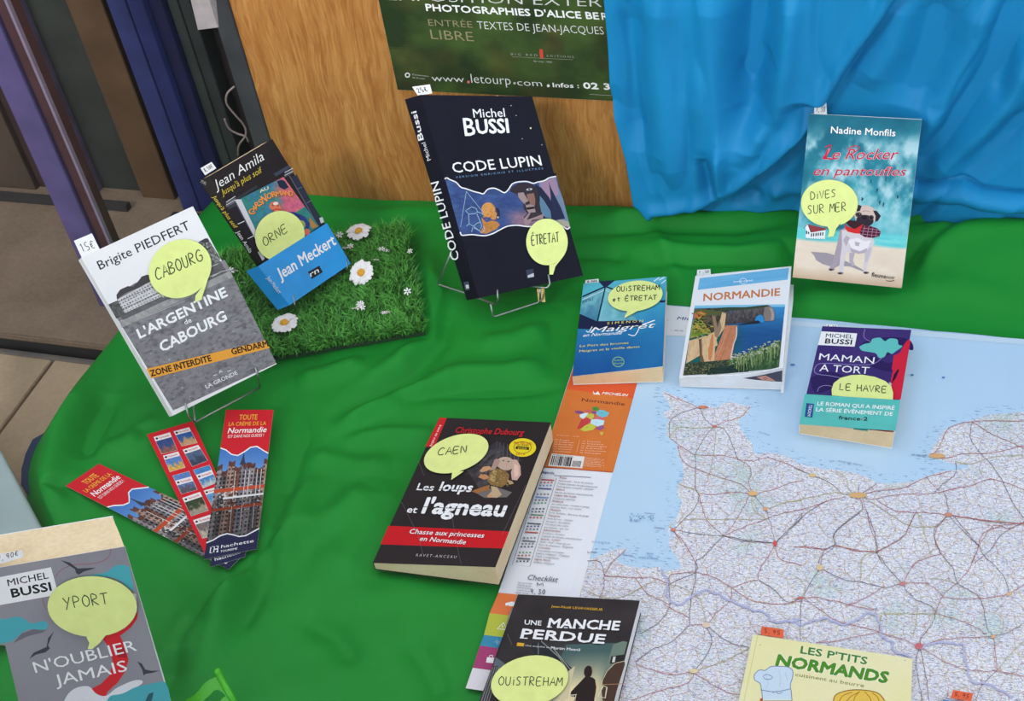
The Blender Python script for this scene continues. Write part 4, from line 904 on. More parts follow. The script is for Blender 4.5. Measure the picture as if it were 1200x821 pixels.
# ---- white and grey beach book (Cabourg) on its wire stand
q1 = [(95, 302), (226, 241.5), (324, 426), (202.5, 487)]
s1 = pose_plane((-0.7991, -0.0165, 0.050), 38.5, 62.6, 7.5)
bq1 = back_left(s1, q1, (-3, 3), (-4, 1), .014)
k1 = book(q1, s1, 0.014, 'large white-topped book with a grey beach photo and orange tape band', M['white'], M['cream_pages'], back=bq1)
P = Print(s1, c5)
TL, TR, BR, BL = (103, 240), (487, 63), (775, 605), (418, 783)
P.quadgrid([TL, TR, BR, BL], 30, 50, lambda u, v: mixa((226, 224, 228), (233, 232, 236), fbm(u * 4, v * 4, 1)))
P.c = cb
P.quadgrid([(125, 492), (905, 195), (1250, 888), (560, 1205)], 110, 90, lambda u, v: mixa(mixa((118, 116, 120), (142, 140, 146), fbm(u * 6, v * 30, 4)), (70, 68, 74), np.clip(fbm(u * 30, v * 60, 9) * 1.6 - .75, 0, 1) * np.clip(v * 4, .3, 1)))
P.c = c5
P.quadgrid([(190, 392), (527, 168), (612, 300), (262, 470)], 60, 26, lambda u, v: mixa((150, 150, 154), (96, 94, 98), fbm(u * 14, v * 14, 2)) * (1 - .2 * (v > .6))[..., None])
P.c = cb    # sky edge again above the roofs
P.poly([(0, 255), (125, 497), (185, 470), (180, 440), (200, 395), (260, 370), (320, 345), (345, 310), (385, 295), (410, 300), (480, 255), (600, 200), (735, 72), (775, 52), (765, 15), (740, -30), (560, -60)], (229, 228, 232))
P.poly([(185, 470), (180, 430), (205, 395), (255, 372), (290, 375), (322, 345), (348, 308), (385, 295), (408, 310), (415, 345), (300, 395), (240, 420), (200, 445)], (70, 68, 72))
P.quadgrid([(185, 462), (410, 340), (480, 440), (235, 555)], 26, 10, lambda u, v: np.where((((u * 26).astype(int) % 2 == 0) & ((v * 10).astype(int) % 2 == 1))[..., None], (120, 118, 122), (196, 195, 198)) + (fbm(u * 20, v * 20, 5)[..., None] - .5) * 60)
P.quadgrid([(410, 340), (600, 300), (690, 400), (480, 452)], 20, 8, lambda u, v: np.where((((u * 20).astype(int) % 2 == 0) & ((v * 8).astype(int) % 2 == 1))[..., None], (100, 98, 102), (176, 175, 178)) + (fbm(u * 20, v * 20, 6)[..., None] - .5) * 70)
P.quadgrid([(740, 75), (790, 50), (880, 190), (800, 240)], 12, 14, lambda u, v: np.zeros(u.shape + (3,)) + 110 + (fbm(u * 9, v * 16, 7)[..., None] - .5) * 200)
P.poly([(736, 74), (768, 55), (792, 52), (800, 72), (775, 84), (760, 80)], (66, 64, 70))
for i in range(4): P.line([(190 + i * 10, 478 + i * 26), (480, 350 + i * 30), (860, 190 + i * 32)], 4, (200, 198, 200) if i % 2 else (90, 88, 92))
P.quadgrid([(125, 495), (185, 468), (240, 560), (180, 590)], 8, 10, lambda u, v: np.zeros(u.shape + (3,)) + 84 + (fbm(u * 6, v * 8, 3)[..., None] - .5) * 70)
P.line([(200, 610), (520, 490), (700, 408)], 7, (186, 184, 188)); P.line([(240, 632), (380, 575), (640, 470)], 3, (180, 178, 182)); P.line([(820, 310), (880, 275), (935, 262)], 5, (176, 174, 178))
P.quadgrid([(200, 610), (940, 270), (960, 310), (215, 650)], 50, 3, lambda u, v: np.zeros(u.shape + (3,)) + 150 + (fbm(u * 40, v * 3, 7)[..., None] - .5) * 60)
P.c = c5
P.poly([(327, 622), (737, 524), (752, 550), (344, 655)], (228, 158, 60))
P.text('Brigite PIEDFERT', (168, 282), (480, 140), (-13, -28), (56, 52, 58), .008)
P.text("L'ARGENTINE", (304, 518), (608, 370), (-13, -30), (238, 238, 240), .05)
P.text('de', (460, 470), (484, 460), (-6, -15), (238, 238, 240), .015)
P.text('CABOURG', (380, 565), (606, 452), (-13, -32), (238, 238, 240), .05)
P.text('ZONE INTERDITE', (343, 648), (553, 594), (-6, -20), (60, 44, 30), .055); P.text('GENDARM', (622, 573), (748, 544), (-6, -20), (60, 44, 30), .055)
P.text('A', (578, 637), (590, 633), (-3, -8), WHT); P.text('LA GRONDE', (534, 690), (642, 640), (-6, -12), WHT, .006); P.line([(558, 645), (570, 641)], 2, WHT); P.line([(606, 630), (618, 627)], 2, WHT)
rr = random.Random(11)
for i in range(40):
    u, v = rr.random(), .62 + .36 * rr.random(); a = np.array(TL) * (1 - u) * (1 - v) + np.array(TR) * u * (1 - v) + np.array(BR) * u * v + np.array(BL) * (1 - u) * v; P.ell(a, (rr.uniform(1.2, 3), 0), (0, 1.2), (190, 188, 192), 6)
P.build('cover_print', k1)
note(k1, s1, c5, bubble_pts((443, 278), (104, -38), (28, 94), [(500, 358), (512, 340), (516, 385), (494, 392), (496, 370), (480, 357)][2:5], 42, 62), [('CABOURG', (364, 318), (522, 248), (-11, -38))], wd=3.2, label='yellow-green speech bubble note reading CABOURG')
price_tag(k1, s1, c5, [(78, 182), (140, 156), (172, 222), (105, 240)], '15€', off=-0.004, wd=2.6)

# ---- black pocket book with a blue band (Amila)
q2 = [(245.6, 206), (319, 162.6), (410, 309.6), (339, 357)]
s2 = pose_plane((-0.7405, 0.2126, 0.040), 62.4, 55.6, -1.2)
bq2 = back_left(s2, q2, (-12.6, 5.5), (-6.5, 1.5), .017)
k2 = book(q2, s2, 0.017, 'small black pocket book with a bright blue band, standing on the grass mat', M['black_card'], M['cream_pages'], back=bq2)
P = Print(s2, c6)
P.quadgrid([(75, 165), (290, 37), (558, 468), (350, 607)], 8, 16, lambda u, v: mixa((44, 38, 40), (34, 30, 34), fbm(u * 5, v * 5, 3)))
P.c = am
P.quadgrid([(0, 262), (50, 225), (215, 545), (250, 588), (165, 608)][:4], 6, 10, flat3((60, 60, 68)))
P.poly([(285, 70), (370, 20), (392, 30), (300, 85)], (60, 66, 84)); P.poly([(0, 250), (180, 140), (190, 150), (0, 270)], (52, 54, 64))
for i in range(4): P.line([(0, 240 + i * 9), (55, 205 + i * 11)], 4, (206, 206, 212) if i % 2 == 0 else (120, 122, 130)); P.line([(352, 62 + i * 9), (402, 36 + i * 9)], 4, (200, 204, 212) if i % 2 == 0 else (90, 92, 104))
P.poly([(52, 225), (92, 222), (192, 440), (178, 470), (165, 440)], (204, 202, 210)); P.line([(60, 240), (170, 450)], 3, (150, 148, 158))
P.poly([(10, 285), (60, 262), (108, 350), (70, 372)], (38, 34, 42)); P.poly([(75, 378), (112, 358), (160, 440), (128, 458)], (36, 32, 40)); P.poly([(132, 466), (168, 448), (186, 500), (160, 530)], (36, 32, 40))
P.line([(70, 372), (110, 354)], 4, (220, 220, 226)); P.line([(130, 460), (170, 440)], 4, (220, 220, 226)); P.poly([(190, 540), (212, 530), (232, 580), (218, 592)], (190, 190, 200))
P.poly([(392, 90), (425, 75), (575, 350), (560, 385), (540, 380)], (44, 50, 66)); P.line([(380, 80), (470, 235), (555, 390)], 5, (94, 96, 112)); P.line([(430, 160), (455, 150)], 3, (110, 116, 136)); P.line([(485, 245), (512, 230)], 3, (110, 116, 136)); P.poly([(560, 335), (580, 330), (590, 360), (570, 368)], (190, 196, 204))
P.quadgrid([(88, 218), (345, 88), (560, 385), (262, 590)], 46, 60, lambda u, v: mixa(mixa((60, 120, 150), (50, 130, 110), fbm(u * 5, v * 5, 6) * 1.6 - .3), mixa((190, 90, 140), (206, 110, 96), fbm(u * 8, v * 8, 2)), np.clip((u * 1.5 + v * 1.2 - 1.1) * 2 + fbm(u * 6, v * 6, 8) - .5, 0, 1) * (v < .6)) * (.85 + .3 * fbm(u * 24, v * 24, 9))[..., None])
P.poly([(305, 115), (330, 105), (350, 110), (378, 150), (350, 165), (320, 150)], (30, 44, 66))
P.c = am
P.text('AU', (205, 185), (258, 160), (-7, -16), (240, 226, 190), .02)
for ch, p, p2, up in (('G', (143, 318), (178, 305), (-14, -30)), ('A', (166, 298), (188, 284), (-13, -30)), ('R', (182, 278), (206, 262), (-13, -32)), ('S', (204, 262), (222, 250), (-13, -32)), ('N', (222, 252), (250, 232), (-16, -46)), ('O', (252, 226), (280, 210), (-12, -32)), ('R', (280, 212), (305, 202), (-10, -32)), ('M', (303, 208), (335, 198), (-8, -30)), ('A', (335, 202), (360, 198), (-5, -30)), ('N', (358, 202), (382, 199), (-4, -30)), ('D', (380, 204), (404, 202), (-3, -30))):
    P.text(ch, (p[0] + 2, p[1] + 3), (p2[0] + 2, p2[1] + 3), up, (120, 50, 36), .05); P.text(ch, p, p2, up, (238, 148, 72), .03)
P.ell((290, 262), (30, -8), (8, 26), (206, 116, 90), 18); P.ell((306, 278), (22, 8), (-8, 24), (214, 120, 92), 16); P.ell((298, 248), (16, -4), (3, 9), (232, 214, 206), 14); P.line([(278, 290), (300, 282), (330, 285)], 7, (190, 60, 50), smooth=3)
P.ell((282, 258), (5, 0), (0, 4), (60, 34, 30), 8); P.ell((312, 262), (5, 0), (0, 4), (60, 34, 30), 8)
P.poly([(350, 295), (410, 300), (470, 325), (505, 370), (498, 400), (470, 395), (450, 350), (400, 330)], (48, 62, 130)); P.poly([(395, 305), (450, 318), (440, 340), (400, 325)], (40, 50, 110)); P.ell((455, 375), (20, 14), (-10, 22), (150, 168, 90), 14); P.ell((487, 420), (16, 8), (-8, 18), (216, 110, 96), 14); P.poly([(500, 330), (552, 385), (520, 400), (505, 380)], (176, 130, 70))
P.c = c6
P.text('Jean Amila', (98, 213), (264, 108), (-9, -32), (238, 238, 238), -.004); P.text('Jusqu\'à plus soif', (120, 232), (256, 152), (-6, -20), (222, 196, 70), -.006)
P.build('cover_print', k2)
# spine printing
Fq = [s2.at(p) for p in q2]; sp2 = Plane.through(Fq[0], bq2[0], Fq[3]); P = Print(sp2, c6, 0.0006)
P.text('Jusqu\'à plus soif', (84, 236), (160, 345), (13, -5), (222, 196, 70)); P.text('Jean Amila', (166, 357), (212, 430), (12, -6), (230, 230, 230)); P.text('7745', (44, 188), (62, 196), (2, -10), (170, 170, 170))
P.build('spine_print', k2)
bd = slab('paper_band', [(243, 474), (478, 326), (560, 466), (351, 608)], s2, c6, 0.0040, 0.0003, plain('blue_band_paper', (10, 146, 222), .5, .03, 50), k2, 'bright blue paper band')
Bd = [s2.at(crop_px(c6, p), 0.0043) for p in ((243, 474), (351, 608))]
dsp = (bq2[0] - Fq[0]) * 1.12; exs = unit(Fq[1] - Fq[0]) * .0004
V, F = hexa([Bd[0] - exs, Bd[0] + dsp - exs, Bd[1] + dsp - exs, Bd[1] - exs], [Bd[0], Bd[0] + dsp, Bd[1] + dsp, Bd[1]])
sb_ = mesh_obj('band_side', V, F, bd.data.materials[0], bd)
P = Print(s2, c6, 0.0045); P.text('Jean Meckert', (318, 522), (512, 398), (-16, -36), (240, 240, 244), .03)
P.c = am; P.poly([(492, 660), (560, 622), (582, 660), (515, 702)], (34, 34, 40)); P.text('rn', (508, 690), (560, 660), (-8, -30), (226, 230, 240), .03)
P.build('band_print', bd, M['matt_print'])
sp2b = Plane.through(Bd[0] - exs, Bd[0] + dsp - exs, Bd[1] - exs); P = Print(sp2b, c6, .0004); P.text('Jean Meckert', (270, 515), (312, 570), (12, -8), (230, 236, 244), .01); P.build('band_side_print', bd, M['matt_print'])
nt2 = note(k2, s2, am, bubble_pts((324, 444), (140, -58), (52, 140), [], 0, 0.5), [('ORNE', (232, 508), (372, 415), (-18, -48))], off=.0036, wd=4.5, label='round yellow-green note reading ORNE')
price_tag(k2, s2, c6, [(44, 138), (82, 116), (98, 138), (60, 162)], '8,50€', off=-0.004, wd=1.8)

# ---- navy hardback (Lupin) on a wire stand
q3 = [(493.6, 111), (623.6, 113), (683.4, 322.5), (561.4, 349)]
s3 = pose_plane((-0.4829, 0.2484, 0.050), 33.3, 51.5, -0.7)
bq3 = back_left(s3, q3, (-18.6, 5.5), (-13.8, 2.5), .030)
k3 = book(q3, s3, 0.030, 'thick navy blue hardback with a torn strip picture, in front of the wood board', M['navy'], M['white_pages'], back=bq3, hard=True)
P = Print(s3, c7)
P.quadgrid([(95, 60), (462, 65), (632, 658), (287, 733)], 10, 16, lambda u, v: mixa((20, 21, 34), (25, 26, 40), fbm(u * 4, v * 4, 3)))
P.line([(122, 70), (312, 724)], 3, (22, 24, 44))
P.c = lp
P.quadgrid([(75, 120), (945, 105), (1060, 520), (200, 580)], 90, 46, lambda u, v: mixa(mixa(mixa((66, 88, 140), (46, 62, 112), fbm(u * 6, v * 8, 2)), (90, 130, 170), (fbm(u * 9, v * 12, 4) * 2 - 1) * .6), (130, 104, 124), np.clip((u - .42) * 8, 0, 1) * np.clip((v - .55) * 6, 0, 1)) * (.88 + .24 * fbm(u * 30, v * 30, 7))[..., None])
P.poly([(812, 155), (945, 115), (960, 190), (1000, 290), (1050, 490), (1000, 490), (930, 480), (850, 440), (820, 360), (812, 250)], (108, 126, 152))
P.poly([(812, 160), (930, 118), (955, 170), (965, 250), (880, 290), (850, 230)], (150, 124, 150))
P.poly([(950, 440), (1040, 462), (1052, 505), (960, 490)], (160, 156, 140))
P.poly([(888, 150), (905, 200), (940, 270), (985, 360), (1015, 440), (960, 450), (918, 455), (905, 370), (902, 260)], (38, 44, 72)); P.poly([(780, 170), (830, 200), (890, 275), (915, 330), (920, 460), (880, 450), (800, 430), (795, 330), (778, 240)], (36, 40, 66)); P.poly([(818, 260), (850, 300), (900, 380), (908, 440), (860, 430), (815, 380)], (88, 122, 148))
P.poly([(580, 228), (600, 195), (650, 165), (700, 160), (760, 170), (800, 220), (812, 300), (830, 400), (840, 440), (760, 460), (716, 490), (690, 430), (720, 400), (690, 360), (690, 320), (650, 280), (640, 250)], (52, 44, 52))
P.poly([(645, 240), (690, 235), (720, 290), (770, 330), (785, 390), (730, 395), (715, 370), (705, 330), (680, 310), (650, 275)], (150, 132, 132)); P.poly([(715, 250), (770, 240), (782, 290), (780, 340), (740, 330), (720, 290)], (134, 100, 90)); P.poly([(708, 355), (770, 345), (778, 362), (720, 372)], (36, 28, 36)); P.ell((735, 212), (24, -4), (3, 8), (190, 190, 196), 12); P.ell((735, 212), (8, 0), (0, 7), (30, 28, 36), 8); P.poly([(700, 318), (735, 300), (742, 325), (712, 336)], (60, 46, 50))
P.poly([(690, 445), (735, 392), (745, 400), (715, 450), (790, 425), (850, 400), (842, 440), (760, 450), (725, 495), (700, 490)], (150, 126, 130)); P.poly([(745, 410), (830, 388), (838, 402), (750, 430)], (60, 50, 58))
P.ell((415, 372), (52, 16), (-14, 56), (204, 146, 84), 24); P.ell((455, 415), (26, 4), (-5, 34), (196, 138, 80), 16); P.poly([(360, 430), (400, 470), (440, 455), (485, 465), (505, 490), (480, 520), (400, 558), (350, 552), (375, 500)], (188, 124, 70))
rr = random.Random(4)
for i in range(60): P.ell((415 + rr.uniform(-42, 60), 390 + rr.uniform(-60, 140)), (rr.uniform(3, 8), 0), (0, rr.uniform(2, 6)), (150 + rr.randint(0, 60), 96 + rr.randint(0, 50), 50), 7)
P.poly([(470, 362), (490, 355), (505, 380), (500, 440), (485, 445), (478, 420), (490, 400)], (44, 46, 60)); P.ell((490, 430), (7, 0), (0, 9), (190, 190, 190), 8)
ST_ = (146, 178, 206)
P.line([(243, 228), (198, 505)], 4, ST_); P.line([(243, 228), (375, 392)], 4, ST_)
for l in ([(258, 365), (285, 348), (322, 362), (330, 388), (308, 402), (262, 405), (238, 378), (258, 365)], [(262, 405), (265, 480), (300, 500), (345, 535), (365, 498), (352, 465), (325, 402)], [(265, 480), (245, 498)], [(300, 500), (322, 478), (352, 468)], [(345, 535), (362, 552), (388, 530), (380, 500)], [(330, 388), (368, 400), (372, 412)], [(285, 545), (292, 510), (320, 520), (345, 535)]): P.line(l, 5.5, ST_)
top = [(75, 132), (90, 122), (120, 138), (165, 158), (200, 195), (245, 208), (300, 228), (350, 240), (378, 246), (410, 212), (455, 202), (495, 215), (540, 238), (570, 215), (600, 172), (640, 155), (715, 150), (765, 165), (800, 155), (850, 145), (890, 122), (945, 110)]
bot = [(195, 545), (205, 568), (230, 570), (290, 565), (350, 572), (400, 572), (455, 555), (510, 525), (565, 500), (640, 492), (720, 502), (800, 500), (900, 490), (980, 492), (1030, 522), (1052, 505)]
P.poly([(60, 90), (945, 85), (945, 110)] + top[::-1], (22, 23, 37)); P.poly(bot + [(1062, 560), (240, 660), (180, 560)], (22, 23, 37))
P.line(top, 9, (232, 232, 236), smooth=3); P.line(bot, 9, (232, 232, 236), smooth=3)
P.line([(535, 590), (430, 780)], 3, (24, 27, 50))
P.c = c7
P.text('Michel', (269, 135), (374, 132), (-4, -28), (232, 232, 238), .008); P.text('B', (240, 195), (277, 194), (-8, -58), (232, 232, 238), .02); P.text('USSI', (280, 188), (388, 184), (-6, -46), (232, 232, 238), .05)
P.text('CODE LUPIN', (202, 318), (496, 293), (-8, -33), (236, 236, 240), .012); P.text('V E R S I O N   E N R I C H I E   E T   I L L U S T R E E', (210, 336), (500, 306), (-1, -6), (110, 150, 190), .0)
for p in ((347, 62), (393, 95), (410, 128), (430, 205), (495, 225)): P.ell(p, (1.8, 0), (0, 1.8), (170, 180, 190), 6)
P.ell((458, 170), (3, 0), (0, 3), (240, 226, 180), 6)
P.poly([(442, 640), (466, 636), (470, 664), (446, 668)], (60, 62, 84)); P.poly([(448, 658), (468, 650), (469, 662), (449, 666)], (190, 190, 200))
P.build('cover_print', k3)
Fq = [s3.at(p) for p in q3]; sp3 = Plane.through(Fq[0], bq3[0], Fq[3]); P = Print(sp3, c7, 0.0018)
P.text('Michel', (127, 275), (108, 216), (-12, 4), (220, 220, 226), .01); P.text('Bussi', (103, 208), (78, 112), (-17, 5), (226, 226, 232), .04); P.text('CODE LUPIN', (222, 604), (152, 345), (-26, 7), (232, 232, 236), .01)
P.poly([(236, 680), (252, 678), (256, 706), (241, 708)], (70, 72, 92)); P.poly([(242, 690), (252, 688), (254, 700), (244, 702)], (200, 200, 206))
P.build('spine_print', k3)
note(k3, s3, c7, bubble_pts((512, 547), (66, -22), (20, 74), [(540, 628), (532, 655), (520, 655), (520, 624)], 60, 76), [('ÉTRETAT', (462, 558), (553, 546), (-2, -32))], wd=2.8, label='yellow-green speech bubble note reading ÉTRETAT')

# ---- teal seaside pocket book leaning on the blue curtain (Rocker)
q4 = [(948.3, 133.4), (1080, 140), (1056.5, 337.4), (928.8, 324.8)]
s4 = pose_plane((-0.0938, 0.3540, 0.044), -0.9, 58.0, 0.2)
k4 = book(q4, s4, 0.014, 'teal seaside book with a pug holding a slipper, leaning against the blue curtain', M['white'], M['cream_pages'])
P = Print(s4, c8)
TL, TR, BR, BL = (97, 80), (548, 103), (467, 778), (30, 735)
def sky4(u, v):
    n = fbm(u * 5, v * 6, 3); n2 = fbm(u * 14, v * 16, 5)
    base = mixa((36, 112, 134), (70, 168, 182), np.clip(v * 1.8, 0, 1)); base = mixa((24, 92, 116), base, n * 1.5)
    cl = np.clip((n * .7 + n2 * .5 - .5) * 3.2, 0, 1) * np.clip(1 - np.abs(v - .34) * 2.6, 0, 1) ** .5 * np.clip((v - .06) * 12, 0, 1)
    base = mixa(base, (206, 226, 232), cl)
    sea = mixa((76, 190, 196), (130, 214, 214), fbm(u * 10, v * 60, 6)); base = mixa(base, sea, np.clip((v - .68) * 40, 0, 1))
    sand = mixa((214, 196, 176), (232, 218, 202), fbm(u * 6, v * 20, 8)); sand = mixa(sand, (190, 160, 132), np.clip((v - .93) * 12, 0, 1)); return mixa(base, sand, np.clip((v - .755 - .004 * np.sin(u * 9)) * 60, 0, 1))
P.quadgrid([TL, TR, BR, BL], 90, 130, sky4)
P.c = pg
for p in ((740, 20), (905, 76), (623, 92), (760, 112), (790, 130)): P.line([(p[0] - 6, p[1] + 12), (p[0] + 2, p[1] - 12)], 7, (40, 70, 86)); P.line([(p[0] - 8, p[1] + 6), (p[0] + 8, p[1] - 2)], 4, (40, 70, 86))
P.poly([(150, 320), (185, 280), (205, 350), (325, 335), (318, 412), (165, 402), (168, 330)], (226, 230, 234)); P.poly([(178, 284), (198, 296), (330, 326), (325, 338), (210, 358), (190, 310)], (148, 60, 66)); P.line([(150, 326), (182, 288), (208, 356)], 7, (70, 64, 70))
for i in range(6): P.poly([(208 + i * 18, 366 - i * 2), (218 + i * 18, 364 - i * 2), (216 + i * 18, 390 - i * 2), (206 + i * 18, 392 - i * 2)], (56, 60, 70))
for i in range(2): P.poly([(168 + i * 16, 342 + i * 8), (178 + i * 16, 346 + i * 8), (178 + i * 16, 372), (168 + i * 16, 368)], (56, 60, 70))
for i in range(8): P.line([(170 + i * 19, 400), (172 + i * 19, 420)], 4, (120, 150, 160))
P.poly([(205, 512), (330, 520), (400, 540), (470, 580), (560, 620), (640, 665), (630, 672), (520, 630), (430, 625), (400, 640), (300, 610), (250, 580), (235, 545)], (154, 146, 156))
FUR = (208, 200, 206); SH_ = (176, 166, 178)
P.poly([(440, 340), (480, 320), (520, 360), (500, 420), (470, 480), (440, 560), (415, 610), (395, 655), (350, 650), (385, 600), (400, 520), (420, 440)], (164, 152, 164))
P.poly([(455, 340), (560, 330), (690, 380), (718, 430), (705, 470), (690, 540), (665, 600), (650, 668), (625, 665), (632, 600), (640, 520), (560, 520), (520, 510), (490, 520), (475, 600), (465, 680), (430, 690), (435, 620), (445, 540), (455, 470)], FUR)
P.poly([(515, 520), (560, 520), (545, 580), (560, 620), (540, 630), (515, 590)], SH_); P.poly([(500, 420), (580, 400), (640, 430), (690, 420), (660, 490), (600, 505), (540, 490)], (228, 222, 228)); P.poly([(520, 480), (600, 510), (660, 480), (650, 520), (590, 528), (530, 515)], SH_); P.poly([(560, 430), (600, 440), (590, 470), (560, 460)], SH_)
P.poly([(465, 420), (490, 380), (520, 400), (490, 470)], SH_); P.poly([(640, 520), (690, 470), (690, 500), (660, 590), (640, 600)], (190, 182, 192))
for q, r_ in (((372, 655), (24, 9)), ((443, 684), (24, 10)), ((650, 680), (24, 10))): P.ell(q, (r_[0], 0), (0, r_[1]), (120, 104, 108), 14); P.ell((q[0] - 4, q[1] + 2), (12, 0), (0, 6), (44, 34, 40), 10)
P.ell((645, 218), (92, 8), (-6, 78), (206, 184, 174), 26); P.poly([(570, 160), (585, 135), (615, 145), (600, 185), (575, 190)], (54, 46, 56)); P.poly([(705, 180), (735, 185), (768, 225), (745, 265), (722, 272), (725, 225)], (44, 38, 50))
P.ell((640, 262), (70, 6), (-4, 46), (48, 40, 52), 20); P.ell((590, 215), (26, 0), (0, 20), (70, 58, 64), 12); P.ell((690, 238), (22, 0), (0, 20), (70, 58, 64), 12); P.ell((592, 214), (11, 0), (0, 10), (24, 20, 26), 10); P.ell((690, 240), (11, 0), (0, 10), (24, 20, 26), 10); P.ell((636, 240), (20, 0), (0, 12), (28, 24, 34), 12); P.ell((596, 210), (3, 0), (0, 3), (240, 240, 240), 6); P.line([(620, 190), (650, 184), (680, 192)], 5, (160, 136, 128), smooth=3)
P.poly([(482, 275), (510, 260), (560, 262), (610, 290), (600, 330), (560, 340), (520, 310)], (60, 34, 40)); P.poly([(478, 285), (500, 310), (560, 330), (630, 290), (622, 320), (640, 370), (560, 365), (500, 350), (482, 325)], (206, 44, 48))
P.poly([(620, 300), (680, 305), (740, 325), (768, 355), (755, 390), (700, 402), (640, 395), (605, 375), (600, 350)], (86, 32, 54))
for a, b in (((640, 305), (620, 380)), ((672, 308), (656, 396)), ((704, 316), (692, 400)), ((735, 328), (726, 396)), ((605, 345), (765, 360)), ((612, 370), (752, 385)), ((622, 322), (755, 338))): P.line([a, b], 3.2, (176, 140, 160))
P.c = c8
P.outline_text('Nadine Monfils', (183, 157), (442, 170), (2, -27), (240, 242, 244), (70, 120, 140), .018, .015)
P.outline_text('Le Rocker', (152, 262), (445, 262), (3, -42), (196, 40, 74), (240, 232, 236), .012, .03, .35); P.outline_text('en pantoufles', (110, 326), (478, 328), (3, -36), (196, 40, 74), (240, 232, 236), .01, .028, .35)
P.line([(160, 214), (185, 206), (172, 240), (158, 262), (152, 250), (180, 262), (205, 258)], 4, (196, 40, 74), smooth=3); P.line([(250, 222), (275, 208), (300, 216), (270, 240)], 3.5, (196, 40, 74), smooth=3)
for p in ((345, 350), (404, 342), (368, 386), (450, 412), (308, 420), (380, 436), (394, 446)): P.line([(p[0] - 1, p[1] + 7), (p[0] + 1, p[1] - 7)], 3, (40, 70, 86))
P.text('fleuve', (346, 732), (404, 740), (2, -17), (28, 28, 34), .012); P.text('noir', (405, 740), (440, 743), (2, -15), (28, 28, 34), -.004); P.line([(405, 748), (420, 751), (438, 748)], 2.6, (28, 28, 34))
P.build('cover_print', k4)
note(k4, s4, c8, bubble_pts((178, 438), (114, 4), (-4, 94), [(222, 518), (205, 540), (195, 570), (172, 574), (178, 548), (170, 532)], 66, 96), [('DIVES', (102, 424), (204, 412), (0, -30)), ('SUR MER', (90, 482), (246, 468), (0, -34))], wd=2.8, label='yellow-green speech bubble note reading DIVES SUR MER')
price_tag(k4, s4, c8, [(118, 36), (166, 36), (168, 88), (116, 86)], '7,30', off=-0.014, wd=2.0)

# ---- books lying on the map
q5 = [(683.8, 332), (781, 323.8), (776.5, 429.5), (670.8, 440.8)]
k5, s5 = lying(q5, 0.0062, .0150, .0265, 'small blue pocket book with a boat bow, lying over the orange map cover', M['white'], M['tan_pages'])
P = Print(s5, n1)
TL, TR, BR, BL = (135, 128), (525, 95), (507, 516), (83, 563)
P.quadgrid([TL, TR, BR, BL], 60, 70, lambda u, v: mixa(mixa((92, 186, 204), (46, 136, 184), np.clip(v * 1.7 + (fbm(u * 4, v * 4, 2) - .5) * .6, 0, 1)), (26, 84, 150), np.clip((v - .3) * 1.6, 0, 1) * (1 - .5 * np.clip((u - .4) * 2, 0, 1)) + (fbm(u * 5, v * 3, 4) - .5) * .4))
P.quadgrid([(135, 188), (235, 150), (205, 305), (120, 268)], 20, 20, lambda u, v: mixa((124, 190, 200), (70, 128, 156), v * .8 + fbm(u * 5, v * 5, 1) - .4)); P.quadgrid([(245, 140), (350, 190), (385, 300), (205, 308)], 20, 20, lambda u, v: mixa((128, 196, 206), (84, 150, 176), u * .7 + fbm(u * 5, v * 5, 2) - .4))
P.poly([(118, 270), (200, 305), (390, 300), (430, 330), (230, 345), (108, 340)], (28, 36, 70)); P.line([(130, 190), (238, 142), (330, 176), (420, 225)], 7, (22, 30, 50)); P.line([(130, 204), (236, 158), (325, 195)], 3, (200, 220, 224)); P.line([(238, 142), (200, 305)], 6, (22, 30, 50)); P.poly([(205, 118), (285, 112), (250, 140), (235, 150)], (34, 44, 70)); P.text('ANITA S', (128, 222), (180, 206), (1, -14), (26, 44, 90), .02)
P.line([(490, 112), (515, 98)], 5, (220, 232, 236)); P.line([(465, 118), (490, 100)], 5, (220, 232, 236)); P.line([(500, 128), (522, 112)], 4, (220, 232, 236)); P.poly([(490, 210), (518, 205), (518, 216), (495, 218)], (26, 40, 70))
P.text('S I M E N O N', (246, 320), (415, 308), (1, -11), (226, 210, 110), .01)
P.text('Maigret', (165, 360), (462, 334), (8, -25), (238, 240, 242), .006, .5); P.line([(148, 350), (160, 356), (176, 330)], 4, (238, 240, 242), smooth=3); P.line([(395, 340), (375, 372), (345, 366)], 4, (238, 240, 242), smooth=3); P.line([(410, 322), (470, 300)], 5, (238, 240, 242))
P.text('en Normandie', (130, 378), (312, 366), (4, -15), (238, 240, 242), .012, .4)
P.text('Le Port des brumes', (118, 426), (346, 410), (1, -10), (226, 214, 110), .006); P.text('Maigret et la vieille dame', (115, 450), (398, 428), (1, -10), (226, 214, 110), .006)
P.line([(298 + 27 * math.cos(a * .4), 495 + 23 * math.sin(a * .4)) for a in range(16)], 3, (150, 196, 130), closed=True); P.text('Livre', (280, 492), (318, 490), (1, -9), (150, 196, 130), .01); P.text('Poche', (278, 508), (318, 505), (1, -9), (150, 196, 130), .01)
P.build('cover_print', k5)
note(k5, s5, n1, bubble_pts((378, 186), (128, -16), (8, 70), [(388, 256), (360, 272), (325, 290), (342, 256)], 84, 104), [('OUISTREHAM', (290, 166), (490, 158), (1, -24)), ('et ÉTRETAT', (272, 212), (478, 204), (1, -22))], wd=3.4, label='yellow-green speech bubble note reading OUISTREHAM et ÉTRETAT')
price_tag(k5, s5, n1, [(145, 112), (206, 106), (207, 124), (142, 130)], '8,00€', off=-.004, wd=2.2)

